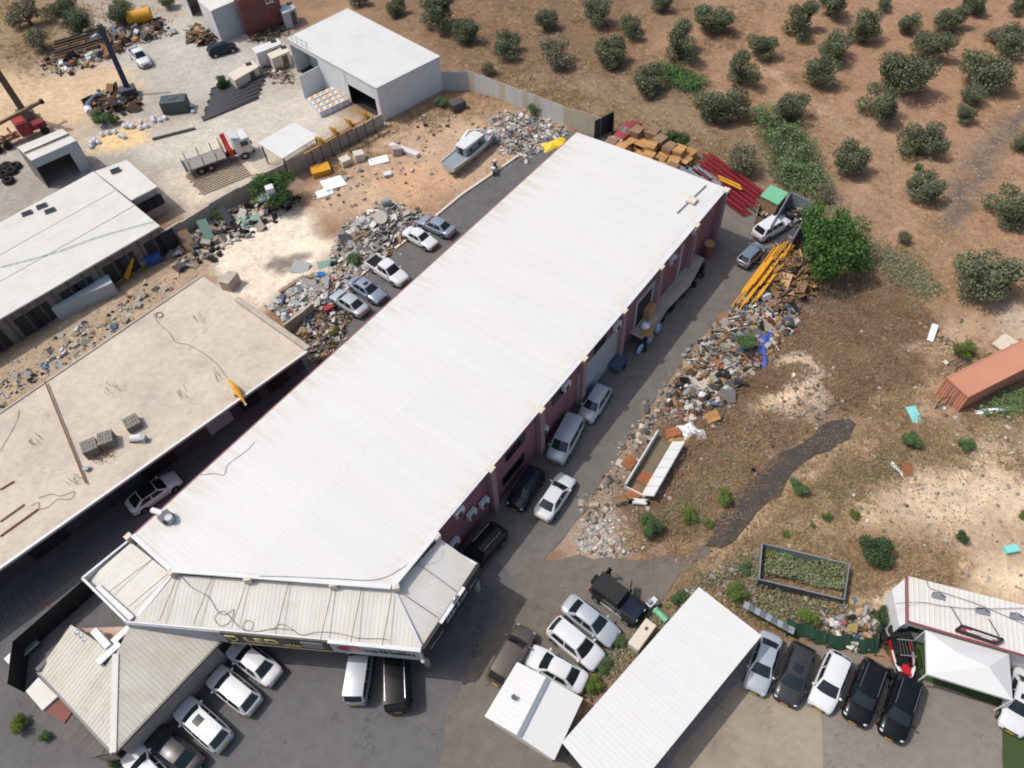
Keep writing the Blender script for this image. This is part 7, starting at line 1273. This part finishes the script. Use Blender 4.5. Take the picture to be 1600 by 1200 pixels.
dry_grass('dry_grass', 'thin dry grass of the right orchard', [(1200, -20), (1640, -20), (1640, 480), (1450, 480), (1330, 330), (1260, 200)], 20000, .3, ST+[(170, 130, 96)], .9, 5)
dry_grass('dry_grass', 'dry grass on the slope above the yard', [(-40, -20), (240, -20), (220, 30), (120, 60), (40, 110), (-40, 90)], 5000, .7, ST+[(128, 116, 70)], .7, 6)
dry_grass('dry_grass', 'dry weeds by the pale dirt track', [(1220, 800), (1280, 740), (1400, 700), (1520, 650), (1560, 690), (1430, 740), (1320, 770), (1240, 850)], 4000, .45, ST+BR+[(112, 110, 70)], .7, 7)
dry_grass('dry_grass', 'dry weeds above the office and trough', [(1200, 850), (1330, 850), (1480, 860), (1500, 900), (1410, 900), (1340, 930), (1320, 880)], 3500, .5, ST+BR, .7, 8)
dry_grass('dry_grass', 'dry weeds on the dump yard edge', [(600, 195), (690, 145), (800, 170), (790, 185), (700, 170), (620, 215)], 1800, .5, ST+BR, .7, 9)

dry_grass('dry_grass', 'patchy straw weeds over the bare dirt right of the strip', [(1150, 870), (1240, 740), (1340, 660), (1420, 560), (1640, 520), (1640, 760), (1480, 720), (1330, 790), (1300, 860)], 14000, .5, ST+BR+[(128, 122, 84)], .7, 14)
dry_grass('dry_grass', 'dry weeds between the lane rubble and asphalt strip', [(960, 850), (1040, 790), (1130, 700), (1240, 640), (1330, 640), (1200, 720), (1110, 830), (1040, 870)], 9000, .6, BR+ST, .7, 15)
dry_grass('dry_grass', 'dry weeds around the steel trough and carport', [(1040, 950), (1100, 880), (1190, 845), (1340, 870), (1400, 930), (1330, 960), (1200, 980), (1100, 930)], 7000, .6, BR+ST+[(120, 118, 76)], .7, 16)
dry_grass('dry_grass', 'dry weeds on the dump yard and wall foot', [(470, 250), (600, 200), (700, 150), (720, 175), (600, 240), (500, 280)], 3000, .45, ST+BR+[(112, 108, 72)], .7, 17)
ground_leaves('weeds', 'low green weeds sprinkled on the dirt track', [(1180, 850), (1260, 760), (1420, 660), (1600, 700), (1500, 850), (1330, 860)], 900, .07, FE+YG+OLG, .25, 18)
ground_leaves('weeds', 'leafy brush at the foot of the rubble', [(1000, 830), (1080, 740), (1180, 680), (1160, 760), (1080, 830)], 1600, .08, OLG+FE, .5, 19)

SC = [(128, 104, 82), (112, 90, 72), (146, 120, 94), (160, 134, 104), (118, 104, 76)]
ground_leaves('dry_scrub', 'bushy brown dry scrub between rubble and container', [(1230, 520), (1280, 450), (1350, 435), (1430, 500), (1410, 580), (1330, 620), (1300, 560), (1250, 540)], 3200, .07, SC, .9, 31)
ground_leaves('dry_scrub', 'bushy brown dry scrub around the broken trailer', [(1040, 790), (1060, 680), (1130, 650), (1200, 670), (1180, 740), (1100, 800)], 2200, .065, SC, .8, 32)
ground_leaves('dry_scrub', 'bushy dry scrub above the pale dirt track', [(1250, 790), (1290, 740), (1380, 700), (1440, 690), (1420, 730), (1320, 770)], 1400, .065, SC+FE, .7, 33)
ground_leaves('dry_scrub', 'dry scrub along the back of warehouse and fence', [(800, 150), (900, 170), (1000, 205), (1150, 250), (1180, 285), (1080, 250), (950, 200), (830, 165)], 2400, .08, SC+ST, .9, 34)
print('objects', len(bpy.data.objects))
